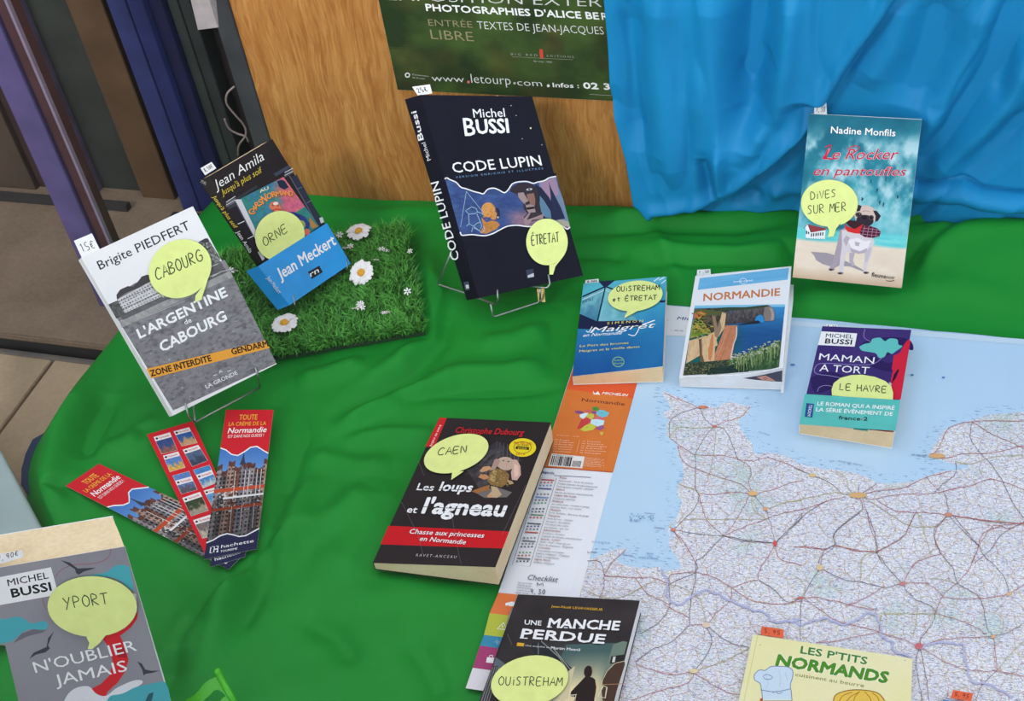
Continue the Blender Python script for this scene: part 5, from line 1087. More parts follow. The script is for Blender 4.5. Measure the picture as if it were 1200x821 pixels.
q6 = [(815, 323), (927.5, 311.8), (917.5, 431), (795.8, 443.3)]
k6, s6 = lying(q6, 0.0062, .0140, .0370, 'white guidebook with a photo of a sea cliff arch, lying on the map', M['white'], M['white_pages'])
P = Print(s6, n1)
P.quadgrid([(660, 92), (1110, 47), (1070, 524), (583, 573)], 12, 12, flat3((232, 233, 238)))
P.quadgrid([(680, 103), (1098, 55), (1092, 110), (670, 158)], 20, 4, lambda u, v: mixa((96, 170, 218), (124, 190, 226), fbm(u * 3, v * 3, 1)))
P.line([(884 + 17 * math.cos(a * .4), 117 + 13 * math.sin(a * .4)) for a in range(16)], 2, (232, 240, 246), closed=True); P.text('lonely planet', (838, 124), (930, 116), (1, -9), (240, 244, 248), .012)
P.text('NORMANDIE', (696, 210), (1056, 184), (2, -34), (202, 122, 72), .045)
P.c = npc
def cliff(u, v):
    base = mixa((130, 196, 226), (170, 214, 232), v * 6); sea = mixa((60, 140, 196), (34, 84, 140), np.clip((v - .05) * 2.6, 0, 1)); sea = mixa(sea, (28, 96, 92), np.clip((.62 - u) * 5, 0, 1) * np.clip((v - .25) * 4, 0, 1)); sea = sea * (.92 + .16 * fbm(u * 10, v * 60, 3))[..., None]
    return mixa(base, sea, np.clip((v - .03) * 60, 0, 1))
P.quadgrid([(180, 132), (972, 122), (915, 680), (78, 745)], 90, 70, cliff)
P.quadgrid([(180, 160), (480, 150), (455, 310), (150, 430)], 50, 40, lambda u, v: mixa(mixa((78, 78, 60), (120, 100, 86), fbm(u * 8, v * 10, 4)), (36, 34, 34), np.clip(fbm(u * 14, v * 14, 8) * 2.4 - 1.1, 0, 1)))
P.poly([(176, 168), (250, 165), (330, 172), (420, 190), (420, 215), (330, 215), (250, 230), (172, 200)], (86, 96, 58)); P.poly([(178, 196), (235, 182), (285, 205), (240, 235), (200, 255), (168, 248)], (198, 112, 62))
for q, co in (([(165, 262), (240, 260), (310, 340), (330, 390), (270, 380), (200, 400), (140, 420), (150, 340)], (150, 156, 64)), ([(165, 330), (230, 350), (262, 385), (200, 400), (145, 395)], (110, 140, 52)), ([(180, 290), (250, 320), (225, 340), (170, 315)], (196, 160, 80))): P.poly(q, co)
rr = random.Random(8)
for i in range(90): P.ell((rr.uniform(160, 340), rr.uniform(200, 410)), (rr.uniform(5, 16), rr.uniform(-4, 10)), (-2, rr.uniform(3, 8)), rr.choice([(50, 54, 40), (176, 170, 76), (44, 44, 44), (96, 120, 56), (150, 90, 60)]), 7)
P.quadgrid([(440, 190), (800, 135), (790, 262), (450, 300)], 60, 24, lambda u, v: mixa((104, 98, 100), (62, 58, 62), np.clip(fbm(u * 30, v * 6, 2) * 1.6 - .3, 0, 1)) * (1.15 - .35 * v)[..., None])
P.poly([(360, 155), (480, 148), (620, 148), (760, 132), (820, 128), (842, 138), (780, 150), (640, 168), (500, 176), (420, 182)], (58, 72, 52))
P.poly([(790, 150), (840, 135), (868, 160), (880, 210), (874, 262), (840, 268), (795, 272), (782, 220)], (132, 120, 118)); P.poly([(830, 150), (862, 160), (876, 215), (868, 262), (845, 265), (850, 200)], (168, 154, 146))
P.poly([(705, 262), (722, 228), (750, 212), (775, 222), (790, 262), (786, 282), (730, 280)], (52, 140, 206)); P.poly([(700, 268), (735, 262), (760, 282), (720, 290), (640, 296), (590, 302), (560, 300)], (40, 44, 56))
P.quadgrid([(450, 308), (556, 306), (500, 610), (330, 625)], 30, 50, lambda u, v: mixa((206, 140, 106), (178, 112, 82), fbm(u * 6 + v * 2, v * 14, 3)))
P.line([(548, 320), (545, 400), (520, 470), (505, 540), (492, 605)], 9, (214, 206, 200), smooth=4); P.line([(500, 330), (470, 420), (440, 520), (400, 610)], 4, (152, 96, 70), smooth=4); P.line([(470, 340), (420, 480), (370, 600)], 3, (220, 160, 126), smooth=4)
def wcl(u, v): return mixa(mixa((226, 200, 160), (196, 158, 116), fbm(u * 22, v * 5, 5)), (120, 88, 68), np.clip(fbm(u * 34, v * 4, 9) * 3 - 1.9, 0, 1))
P.quadgrid([(420, 190), (455, 205), (440, 330), (350, 460)], 20, 40, wcl); P.quadgrid([(130, 440), (360, 380), (380, 480), (105, 640)], 60, 40, wcl); P.quadgrid([(250, 420), (370, 350), (350, 620), (240, 640)], 30, 40, wcl); P.poly([(300, 520), (330, 380), (345, 390), (340, 520), (320, 620), (300, 600)], (204, 132, 84)); P.poly([(215, 430), (240, 420), (245, 560), (270, 640), (230, 640), (222, 540)], (112, 86, 66)); P.poly([(330, 215), (360, 230), (380, 330), (400, 250), (415, 330), (380, 420), (355, 400), (345, 300)], (150, 122, 100))
P.quadgrid([(95, 640), (530, 600), (510, 720), (78, 742)], 60, 24, lambda u, v: mixa((46, 58, 48), (108, 112, 78), np.clip(fbm(u * 30, v * 12, 5) * 2.4 - .9, 0, 1))); P.quadgrid([(480, 600), (935, 440), (915, 682), (490, 722)], 70, 50, lambda u, v: mixa((44, 74, 50), (128, 156, 92), np.clip(fbm(u * 34, v * 8, 5) * 2.4 - .8, 0, 1) * np.clip(1.3 - v, 0, 1)))
P.quadgrid([(300, 680), (660, 640), (650, 712), (290, 738)], 30, 10, lambda u, v: mixa((24, 38, 46), (50, 76, 54), fbm(u * 14, v * 6, 3)))
for i in range(110):
    t = rr.random(); x = 500 + 430 * t; y = 590 - 150 * t + rr.uniform(-25, 60); P.ell((x, y), (rr.uniform(5, 11), 0), (0, rr.uniform(4, 7)), rr.choice([(206, 206, 196), (176, 184, 160), (150, 166, 130)]), 8)
for i in range(60):
    t = rr.random(); x = 520 + 400 * t; y = 600 - 140 * t; P.line([(x, y), (x + rr.uniform(-14, 14), y + rr.uniform(60, 140))], 3, rr.choice([(150, 176, 112), (90, 120, 70), (176, 190, 140)]))
for i in range(60): P.ell((rr.uniform(95, 330), rr.uniform(640, 735)), (rr.uniform(4, 9), 0), (0, 4), rr.choice([(160, 150, 110), (110, 120, 80), (40, 46, 40)]), 7)
P.line([(70, 752), (560, 738), (760, 712), (935, 672)], 7, (240, 240, 242), smooth=3)
P.poly([(600, 768), (760, 742), (946, 700), (944, 800), (850, 796), (700, 782)], (70, 72, 88)); P.poly([(720, 758), (800, 745), (850, 770), (890, 795), (780, 788)], (184, 136, 124)); P.line([(780, 770), (800, 762), (815, 772), (795, 784)], 5, (90, 40, 40), closed=True)
P.build('cover_print', k6)
price_tag(k6, s6, n1, [(668, 64), (730, 60), (732, 84), (666, 90)], '14,50', off=-.006, wd=2.2)
# the back cover sheet showing beyond the fore-edge
sbk = Plane.through(onz((927, 330), .012), onz((931, 350), .012), onz((900, 460), .012))
slab('inner_flap', [(1108, 100), (1122, 102), (1118, 208), (1072, 640), (1060, 640)], sbk, n1, 0, .0004, M['white'], k6)

q7 = [(963.8, 382), (1068, 386), (1047.5, 505.8), (936.8, 496)]
k7, s7 = lying(q7, 0.0055, .0175, .0280, 'small purple pocket book with a turquoise band, lying on the blue sea of the map', M['white'], M['tan_pages'])
P = Print(s7, m2c)
P.quadgrid([(255, 88), (672, 105), (590, 583), (147, 545)], 30, 40, lambda u, v: mixa((56, 40, 104), (68, 50, 118), fbm(u * 4, v * 5, 2)))
for q in ([(450, 160), (430, 190), (470, 205), (560, 225), (620, 190), (680, 200), (660, 150), (560, 140)], [(480, 225), (560, 260), (600, 250), (590, 300), (500, 285), (470, 250)], [(200, 330), (280, 300), (360, 330), (300, 380), (220, 400)]): P.poly(smooth_line(q + [q[0]], 4)[:-1], (44, 30, 88))
P.line([(455, 100), (450, 140), (490, 165), (530, 190), (540, 225), (500, 262), (430, 270), (260, 262), (222, 280), (225, 310), (290, 320), (340, 330)], 2.4, (150, 140, 190), smooth=4); P.line([(232, 395), (240, 375), (270, 365), (300, 370)], 2.4, (150, 140, 190), smooth=3)
P.poly(smooth_line([(427, 185), (450, 172), (480, 165), (490, 148), (525, 142), (548, 158), (570, 146), (605, 150), (612, 175), (630, 182), (600, 205), (580, 218), (560, 210), (545, 232), (520, 236), (505, 215), (470, 208), (440, 202), (427, 185)], 4)[:-1], (98, 190, 186))
P.poly([(658, 150), (668, 155), (622, 432), (560, 428), (575, 350), (590, 270), (600, 225), (620, 210), (640, 170)], (208, 34, 62)); P.poly([(590, 225), (608, 218), (596, 245), (612, 240), (590, 300), (580, 290)], (208, 34, 62)); P.poly([(608, 290), (616, 292), (600, 330), (578, 360), (590, 315)], (50, 16, 50)); P.poly([(568, 350), (580, 356), (566, 420), (556, 420)], (190, 190, 205))
P.poly([(250, 112), (418, 122), (406, 184), (234, 176)], (236, 236, 238)); P.text('MICHEL', (270, 140), (398, 146), (3, -18), (30, 26, 34), .012); P.text('BUSSI', (266, 168), (392, 174), (4, -22), (30, 26, 34), .05)
P.text('MAMAN', (238, 245), (496, 264), (5, -30), (238, 238, 240), .004); P.text('A TORT', (240, 298), (472, 312), (5, -32), (238, 238, 240), .004)
P.poly([(470, 572), (480, 575), (590, 577), (590, 584), (550, 582)], (208, 34, 62)); P.poly([(398, 562), (420, 564), (470, 570), (468, 580), (400, 572)], (98, 190, 186))
P.build('cover_print', k7)
note(k7, s7, m2c, [(300, 412), (298, 385), (308, 355), (340, 330), (390, 317), (440, 315), (500, 325), (550, 345), (578, 370), (587, 400), (585, 434), (440, 425)], [('LE HAVRE', (335, 386), (556, 400), (3, -30))], off=.0034, wd=3.6, label='half-hidden yellow-green note reading LE HAVRE')
bd = slab('paper_band', [(172, 406), (620, 434), (598, 578), (147, 547)], s7, m2c, .0040, .0003, plain('turquoise_band_paper', (84, 186, 178), .5, .03, 50), k7, 'turquoise paper band')
P = Print(s7, m2c, .0045)
P.text('LE ROMAN QUI A INSPIRÉ', (230, 458), (592, 480), (3, -17), (236, 242, 242), .035); P.text('LA SÉRIE ÉVÈNEMENT DE', (224, 486), (584, 508), (3, -17), (236, 242, 242), .035)
P.text('france', (330, 524), (432, 530), (2, -17), (24, 30, 34), .035); P.text('2', (446, 530), (466, 531), (2, -17), (24, 30, 34), .035); P.ell((439, 524), (3.5, 0), (0, 3.5), (190, 30, 60), 8)
P.poly([(180, 448), (216, 452), (208, 516), (172, 512)], (30, 76, 140)); P.text('POCKET', (184, 508), (194, 455), (14, 2), (232, 236, 240), .01)
P.build('band_print', bd, M['matt_print'])
slab('price_tag', [(274, 78), (325, 82), (326, 96), (273, 92)], s7, m2c, -.003, .0004, M['white'], k7); P = Print(s7, m2c, -.0024); P.hand('8,20', (278, 92), (320, 95), (1, -10), (60, 60, 70), 1.8); P.build('handwriting', [c for c in k7.children if c.name.startswith('price_tag')][0], M['matt_print'])

# ---- black thriller on the green cloth, beside the map
q8 = [(515, 489), (645.6, 494.7), (580.5, 664), (436.8, 659)]
k8, s8 = lying(q8, 0.0135, .0125, .0330, 'black paperback with a toy rabbit and red stripe, beside the map legend', M['black_card'], M['cream_pages'])
P = Print(s8, l5)
P.quadgrid([(340, 68), (805, 88), (573, 692), (60, 675)], 30, 40, lambda u, v: mixa((48, 42, 44), (40, 34, 36), fbm(u * 4, v * 5, 2)))
P.poly([(340, 68), (370, 70), (318, 190), (280, 190)], (200, 36, 42)); P.text('polars en nord', (300, 186), (340, 98), (9, 4), (240, 220, 220), .015)
P.poly([(126, 520), (630, 544), (604, 615), (92, 598)], (198, 26, 36))
P.c = lb
P.quadgrid([(430, 440), (700, 250), (900, 400), (620, 720)][:4], 40, 40, lambda u, v: mixa((52, 48, 52), (104, 100, 104), np.clip(fbm(u * 6, v * 10, 4) * 2 - .7, 0, 1) * np.clip(1.6 - 2.2 * np.hypot(u - .5, v - .5), 0, 1)))
P.poly([(520, 660), (700, 620), (820, 660), (780, 700), (600, 705)], (112, 106, 104))
rr = random.Random(12)
for i in range(26): a = rr.uniform(0, 6.28); x = rr.uniform(430, 690); y = rr.uniform(330, 560); P.line([(x, y), (x + 60 * math.cos(a), y + 34 * math.sin(a))], 2.2, (92, 86, 88))
for i in range(7): P.line([(700 + i * 28, 250 + i * 8), (690 + i * 30, 360 + i * 12)], 6, (72 + i * 5, 70 + i * 5, 78 + i * 5))
TOY = (168, 142, 122)
P.poly([(690, 470), (760, 480), (800, 520), (790, 580), (740, 620), (650, 600), (620, 560), (640, 510)], (140, 108, 66)); P.poly([(670, 480), (700, 490), (680, 580), (640, 560)], (176, 150, 96)); P.poly([(640, 600), (520, 640), (495, 655), (540, 668), (640, 640)], (156, 104, 60)); P.poly([(650, 610), (700, 620), (740, 680), (700, 705), (640, 700), (622, 690), (660, 650)], (188, 162, 128)); P.ell((642, 692), (22, 0), (0, 12), (206, 150, 112), 12)
P.poly([(560, 490), (590, 455), (640, 450), (660, 470), (620, 490), (580, 500)], (196, 148, 110)); P.poly([(550, 540), (570, 515), (620, 520), (640, 545), (600, 560)], (186, 132, 92)); P.poly([(780, 560), (820, 570), (836, 590), (800, 600)], (180, 148, 108))
P.ell((770, 430), (72, 14), (-14, 52), (190, 164, 148), 22); P.poly([(700, 390), (680, 400), (660, 450), (640, 490), (680, 480), (712, 440), (730, 410)], (170, 140, 126)); P.poly([(822, 398), (860, 400), (888, 450), (892, 520), (860, 565), (820, 560), (812, 500), (830, 450)], (200, 164, 150)); P.poly([(840, 430), (872, 450), (872, 520), (846, 540), (836, 490)], (222, 188, 172))
P.ell((752, 405), (9, 0), (0, 7), (24, 20, 22), 8); P.ell((792, 412), (9, 0), (0, 7), (24, 20, 22), 8); P.ell((752, 402), (4, 0), (0, 3), (220, 220, 220), 6); P.ell((792, 409), (4, 0), (0, 3), (220, 220, 220), 6); P.poly([(762, 425), (790, 428), (776, 448)], (206, 150, 140)); P.line([(700, 470), (760, 490), (810, 480)], 4, (120, 90, 70), smooth=3)
for i in range(70): P.ell((rr.uniform(640, 790), rr.uniform(480, 610)), (rr.uniform(4, 9), 2), (-1, 3), rr.choice([(110, 84, 48), (180, 156, 104), (150, 118, 70), (94, 90, 50)]), 6)
P.ell((905, 302), (108, 8), (-12, 74), (232, 208, 40), 32); P.line([(905 + 70 * math.cos(a * .3), 302 + 47 * math.sin(a * .3)) for a in range(21)], 4, (60, 54, 30), closed=True); P.poly([(852, 292), (960, 300), (956, 322), (848, 314)], (50, 46, 30)); P.text('LES JEUNES', (862, 290), (955, 296), (0, -14), (60, 54, 30), .02); P.text('ETOILES', (868, 314), (940, 318), (0, -12), (232, 208, 40), .02)
P.text('PRIX MEILLEURS', (836, 274), (984, 282), (0, -20), (176, 60, 36), .02); P.text('2019', (850, 360), (925, 362), (0, -14), (176, 60, 36), .03)
P.c = l5
P.text('Christophe Dubourg', (402, 131), (688, 142), (7, -24), (196, 34, 42), .025, .15)
P.text('Les', (242, 370), (312, 374), (8, -28), WHT, .03, .1); P.text('loups', (335, 372), (472, 378), (12, -36), WHT, .06, .1); P.text('et', (200, 464), (242, 467), (8, -27), WHT, .03, .1); P.text("l'agneau", (262, 466), (608, 480), (22, -64), WHT, .06, .05)
P.text('Chasse aux princesses', (210, 552), (522, 570), (6, -19), WHT, .02, .2); P.text('en Normandie', (254, 582), (446, 598), (6, -19), WHT, .02, .2); P.text('R A V E T - A N C E A U', (240, 648), (408, 656), (3, -11), (190, 186, 188), .0, .1)
for q in ([(250, 250), (275, 310)], [(330, 180), (345, 260)], [(180, 420), (250, 560), (270, 640)], [(380, 420), (420, 640), (430, 680)], [(700, 350), (600, 560)]): P.line(q, 1.2, (110, 104, 104))
P.line([(245, 362), (480, 372)], 2, (48, 42, 44)); P.line([(255, 440), (620, 458)], 2, (48, 42, 44))
P.build('cover_print', k8)
note(k8, s8, l5, bubble_pts((409, 218), (134, -22), (-16, 80), [(440, 292), (412, 312), (388, 328), (392, 298)], 78, 96), [('CAEN', (332, 226), (452, 214), (4, -30))], wd=3.4, label='yellow-green speech bubble note reading CAEN')

# ---- Manche perdue, bottom edge of the picture
a = onz((607, 696), .018); b = onz((749.8, 703.3), .030); d = onz((562, 821), .018)
s9 = Plane.through(a, b, d); F9 = [s9.at(p) for p in ((607, 696), (749.8, 703.3), (719.6, 821), (562, 821))]
le = unit(F9[3] - F9[0]); re_ = unit(F9[2] - F9[1]); H9 = .205
def to_px(w): c = ROT @ (w - CAM); return (600 + FPX * c[0] / c[2], 410.5 + FPX * c[1] / c[2])
q9 = [(607, 696), (749.8, 703.3), to_px(F9[1] + re_ * H9), to_px(F9[0] + le * H9)]
Fq = [s9.at(p) for p in q9]; Bq = [np.array([q[0], q[1], .0072]) for q in Fq]
k9 = book(q9, s9, 0, 'black crime novel with a silhouetted man, lying over the coloured tabs of the map', M['black_card'], M['white_pages'], back=Bq)
P = Print(s9, u7)
P.quadgrid([(370, 77), (1055, 112), (930, 600), (200, 600)], 40, 50, lambda u, v: mixa(mixa((42, 38, 40), (60, 54, 56), fbm(u * 5, v * 5, 3)), (92, 122, 120), np.clip((v - .45) * 3, 0, 1) * np.clip((u - .3) * 3, 0, 1) * np.clip((.95 - u) * 6, 0, 1)))
P.quadgrid([(640, 360), (940, 350), (860, 900), (420, 900)], 40, 50, lambda u, v: mixa(mixa((70, 96, 96), (232, 214, 170), np.clip(v * 2.6 - .2, 0, 1) * np.clip(1.5 - 2.4 * np.abs(u - .5), 0, 1)), (228, 206, 150), .0))
P.poly([(905, 360), (960, 340), (985, 345), (940, 520), (860, 560), (840, 560), (880, 440)], (110, 128, 116)); P.poly([(895, 425), (970, 415), (962, 460), (885, 468)], (40, 38, 40)); P.poly([(905, 428), (920, 426), (914, 458), (898, 460)], (200, 206, 200))
P.poly([(968, 452), (972, 470), (900, 700), (850, 700), (838, 610), (845, 560), (870, 510), (915, 465)], (74, 54, 44)); P.line([(838, 585), (960, 580)], 3, (170, 130, 90)); P.line([(968, 452), (915, 465), (870, 510), (845, 560), (838, 612)], 3, (220, 200, 160))
P.line([(850, 590), (870, 600), (860, 660), (820, 650)], 7, (216, 204, 176), closed=True)
P.poly([(430, 360), (500, 345), (560, 380), (680, 500), (660, 540), (560, 440), (470, 420)], (40, 44, 50)); P.line([(500, 340), (600, 430), (660, 520)], 6, (130, 136, 130)); P.line([(560, 370), (640, 470), (680, 520)], 5, (150, 156, 146)); P.line([(484, 350), (484, 415)], 3, (150, 150, 150)); P.line([(310, 300), (335, 360)], 4, (90, 88, 90))
P.poly([(245, 430), (300, 470), (250, 510), (225, 500)], (92, 102, 112)); P.poly([(230, 480), (260, 480), (200, 677), (150, 677)], (60, 60, 62))
for i in range(4): P.line([(228 + i * 12, 485), (160 + i * 14, 690)], 4, (130, 130, 130))
MAN = (40, 30, 30)
P.ell((765, 512), (24, 4), (-5, 34), MAN, 20); P.poly([(752, 535), (790, 545), (808, 560), (812, 600), (800, 660), (795, 720), (670, 720), (690, 655), (662, 650), (668, 625), (690, 600), (720, 570)], MAN); P.line([(784, 490), (788, 510), (784, 530)], 3, (150, 110, 80)); P.line([(806, 560), (812, 600), (804, 660)], 4, (210, 180, 130))
for i in range(5): P.line([(640 + i * 14, 640), (630 + i * 14, 690)], 4, (214, 204, 176))
P.line([(620, 650), (700, 640)], 4, (214, 204, 176)); P.poly([(590, 620), (640, 520), (690, 480), (650, 660), (610, 680)], (206, 196, 160))
def slabtext(t, p0, p1, up, col, bold, ser):
    p0 = np.array(p0, float); p1 = np.array(p1, float); up_ = np.array(up, float)
    P.text(t, tuple(p0 + (3, 4)), tuple(p1 + (3, 4)), up, (30, 24, 26), bold + .03, .06); P.text(t, tuple(p0), tuple(p1), up, col, bold, .06)
slabtext('UNE', (405, 246), (500, 252), (2, -26), WHT, .03, 0); slabtext('MANCHE', (535, 262), (938, 278), (8, -50), WHT, .06, 0); slabtext('PERDUE', (382, 320), (855, 354), (10, -50), WHT, .06, 0)
# slab serifs on the big capitals
for x0, x1, y in ((532, 560, 260), (590, 615, 262), (628, 650, 264), (670, 695, 265), (712, 735, 266), (815, 838, 271), (848, 872, 272), (380, 424, 322), (464, 500, 327), (548, 585, 333), (588, 612, 336), (790, 812, 350)): P.line([(x0, y), (x1, y + (x1 - x0) * .05)], 5, WHT)
P.text('Jean-Noël LEVAVASSEUR', (556, 150), (846, 170), (2, -13), (230, 178, 50), .006)
P.poly([(366, 348), (405, 352), (402, 370), (362, 367)], (220, 168, 50)); P.text('Une enquête de', (410, 368), (548, 380), (2, -9), (210, 208, 208), .01); P.text('Martin Mesnil', (554, 384), (718, 396), (2, -14), (232, 232, 234), .03)
P.build('cover_print', k9)
note(k9, s9, mn, bubble_pts((424, 345), (272, -30), (-4, 178), [], 0, .5), [('OUISTREHAM', (204, 374), (650, 380), (6, -60))], wd=5.5, label='oval yellow-green note reading OUISTREHAM')

# ---- yellow children's cookbook, bottom right
s10 = Plane(np.array([0, 0, .0125]), (0, 0, 1))
q10w = [s10.at(p) for p in ((882.7, 743), (1069.4, 771.5))]
lft = unit(s10.at((867, 821)) - q10w[0]); rgt = unit(s10.at((1066.5, 821)) - q10w[1]); dn = unit(lft + rgt)
q10 = [(882.7, 743), (1069.4, 771.5), to_px(q10w[1] + rgt * .19), to_px(q10w[0] + lft * .19)]
k10 = book(q10, s10, .0065, 'flat pale yellow cookbook with green title lettering, lying on the lower map', plain('pale_yellow_board', (226, 222, 164), .5), M['white_pages'])
P = Print(s10, p8)
P.quadgrid([(112, 147), (752, 245), (742, 520), (30, 520)], 30, 30, lambda u, v: mixa((228, 224, 164), (232, 226, 188), fbm(u * 3, v * 3, 2)))
P.line([(130, 152), (75, 415)], 2.5, (204, 198, 140)); P.ell((140, 190), (2.5, 0), (0, 2), (110, 100, 60), 6); P.ell((722, 252), (2.5, 0), (0, 2), (110, 100, 60), 6)
GR = (78, 138, 44); GE = (240, 240, 214)
P.outline_text('LES P\'TITS', (300, 222), (568, 268), (5, -28), (70, 128, 60), GE, .06, .06); P.outline_text('NORMANDS', (200, 270), (650, 342), (12, -42), GR, GE, .10, .07); 
P.outline_text('cuisinent au beurre', (280, 314), (556, 360), (3, -14), (120, 128, 60), (236, 232, 190), .004, .01)
HB = (176, 200, 222)
P.poly(smooth_line([(145, 372), (140, 345), (118, 330), (118, 308), (138, 290), (160, 292), (185, 276), (225, 276), (250, 278), (270, 292), (270, 320), (262, 345), (262, 368)], 4) + [(266, 412), (148, 412)], (198, 216, 232)); P.line(smooth_line([(145, 372), (140, 345), (118, 330), (118, 308), (138, 290), (160, 292), (185, 276), (225, 276), (250, 278), (270, 292), (270, 320), (262, 345), (262, 368)], 4), 3, (104, 128, 170))
P.line([(142, 370), (200, 378), (262, 366)], 3, (104, 128, 170), smooth=3); P.line([(146, 372), (150, 414)], 3, (104, 128, 170)); P.line([(264, 368), (268, 412)], 3, (104, 128, 170)); P.line([(160, 300), (170, 340), (165, 362)], 3, HB, smooth=3); P.line([(215, 290), (222, 330), (218, 360)], 3, HB, smooth=3); P.line([(240, 300), (250, 330)], 3, HB)
P.line([(152, 315), (165, 308), (180, 312), (190, 320), (178, 328), (158, 326)], 3, (120, 144, 184), closed=True, smooth=2); P.line([(190, 382), (204, 376), (212, 386), (230, 380)], 3, (120, 144, 184), smooth=2)
P.poly([(148, 412), (268, 412), (290, 440), (130, 440)], (226, 196, 90)); P.poly([(140, 405), (150, 402), (150, 430), (134, 440)], (176, 96, 50))
P.poly(smooth_line([(432, 430), (440, 395), (470, 378), (520, 370), (580, 374), (620, 388), (650, 430)], 4), (226, 190, 84)); P.line(smooth_line([(432, 430), (440, 395), (470, 378), (520, 370), (580, 374), (620, 388), (650, 430)], 4), 4, (150, 104, 40)); 
for q in ([(452, 430), (470, 395), (510, 380)], [(480, 430), (500, 400), (540, 378)], [(540, 376), (520, 400), (512, 430)], [(560, 378), (580, 400), (590, 430)], [(590, 382), (612, 400), (622, 430)]): P.line(q, 3, (160, 112, 40), smooth=3)
P.build('cover_print', k10)
M['orange_tag'] = plain('orange_sticker', (222, 92, 48), .6, .03, 60)
price_tag(k10, s10, p8, [(145, 114), (235, 128), (233, 162), (141, 148)], '5,95', off=.0008, mat=M['orange_tag'], wd=2.6, ink=(120, 40, 30))

# ---- blue book just entering at the bottom right
s11 = Plane(np.array([0, 0, .0125]), (0, 0, 1))
w0 = s11.at((1105, 819)); d11 = unit(s11.at((1145, 825)) - w0); e11 = np.array([d11[1], -d11[0], 0])
q11 = [to_px(w0), to_px(w0 + d11 * .15), to_px(w0 + d11 * .15 + e11 * .18), to_px(w0 + e11 * .18)]
k11 = book(q11, s11, .0065, 'blue flat book just entering the bottom right corner with an orange price sticker', plain('bright_blue_board', (70, 150, 214), .4), M['white_pages'])
price_tag(k11, s11, p8, [(915, 370), (995, 384), (988, 415), (905, 402)], '5,95', off=.0008, mat=M['orange_tag'], wd=2.6, ink=(120, 40, 30))

# ---- big grey book with the red scarf, bottom left
trw = CAM + ray(146.3, 640) * 1.30
az = math.radians(22.3); ex = np.array([math.cos(az), math.sin(az), 0]); d2 = ray(200, 820); t = ex @ (trw - CAM) / (ex @ d2); ey = unit(trw - (CAM + d2 * t))
s12 = Plane(trw, np.cross(ex, ey)); tlw = s12.at((-15, 667)); H12 = .213
q12 = [(-15, 667), (146.3, 640), to_px(trw - ey * H12), to_px(tlw - ey * H12)]
F12 = [s12.at(p) for p in q12]; r12 = ray(132, 604); w12 = CAM - F12[1]; b12 = w12 @ r12; v12 = CAM + r12 * (-b12 + math.sqrt(max(b12 * b12 - (w12 @ w12 - .038 ** 2), 0))) - F12[1]
k12 = book(q12, s12, 0.034, 'large grey book with gulls and a red scarf, standing in the lower left corner', M['white'], M['cream_pages'], back=[f + v12 for f in F12])
P = Print(s12, y4)
V12 = [(-53, 274), (520, 178), (760, 1010), (150, 1130)]
P.quadgrid(V12, 30, 40, lambda u, v: mixa((150, 148, 156), (134, 132, 142), fbm(u * 3, v * 3, 2)))
DKG = (62, 64, 74); TQ = (74, 168, 180)
P.poly(smooth_line([(560, 365), (530, 345), (480, 310), (400, 302), (340, 305), (380, 296), (440, 285), (480, 258), (515, 255), (538, 262)], 3), TQ)
P.poly([(55, 580), (90, 540), (140, 522), (195, 520), (180, 535), (120, 550)], (108, 106, 116))
P.poly(smooth_line([(-60, 470), (20, 480), (60, 470), (100, 478), (130, 498), (180, 488), (200, 505), (185, 525), (130, 522), (95, 535), (60, 565), (30, 578), (-60, 585)], 3), TQ)
P.line([(462, 185), (455, 215), (430, 238), (380, 250), (300, 255), (250, 280), (232, 305)], 2.4, (160, 76, 90), smooth=4); P.line([(190, 350), (178, 390), (190, 440)], 2.4, (160, 76, 90), smooth=4)
P.poly([(252, 234), (290, 245), (325, 270), (350, 268), (400, 266), (378, 274), (350, 282), (328, 295), (318, 290), (312, 272), (285, 255)], DKG)
P.poly([(224, 532), (212, 558), (200, 590), (208, 602), (190, 618), (150, 628), (122, 645), (140, 620), (175, 604), (194, 596), (200, 560)], DKG)
P.poly([(572, 656), (590, 665), (605, 690), (630, 695), (665, 694), (635, 704), (606, 708), (598, 715), (592, 690)], DKG)
P.poly([(575, 445), (570, 480), (545, 515), (500, 550), (520, 590), (535, 650), (520, 700), (490, 745), (450, 780), (430, 818), (370, 775), (420, 750), (455, 715), (470, 660), (455, 600), (425, 560), (440, 545), (520, 520)], (210, 36, 44))
for i in range(5): P.line([(372 + i * 17, 768 + i * 9), (350 + i * 17, 800 + i * 9)], 5, (210, 36, 44))
P.poly([(480, 600), (520, 600), (528, 640), (490, 640)], (170, 24, 36))
P.poly(smooth_line([(262, 830), (285, 790), (320, 765), (370, 760), (400, 790), (440, 800), (480, 770), (520, 750), (560, 735), (590, 735), (590, 750), (540, 780), (470, 840)], 3), (222, 222, 228)); P.poly(smooth_line([(440, 830), (460, 800), (510, 790), (560, 765), (600, 755), (650, 745), (690, 745), (710, 815), (700, 860), (440, 860)], 3), TQ); P.poly([(620, 790), (640, 785), (632, 820), (600, 830)], (40, 90, 100)); P.poly([(552, 372), (566, 376), (570, 412), (556, 410)], (226, 226, 230))
P.poly([(-75, 320), (212, 264), (244, 378), (-45, 430)], (236, 236, 238)); P.text('MICHEL', (34, 343), (204, 310), (-6, -27), (34, 32, 38), .014); P.text('BUSSI', (50, 390), (217, 360), (-8, -34), (34, 32, 38), .06)
P.text("N'OUBLIER", (148, 704), (572, 610), (-14, -44), (240, 240, 242), .002); P.text('JAMAIS', (234, 758), (532, 695), (-12, -44), (240, 240, 242), .002)
P.build('cover_print', k12)
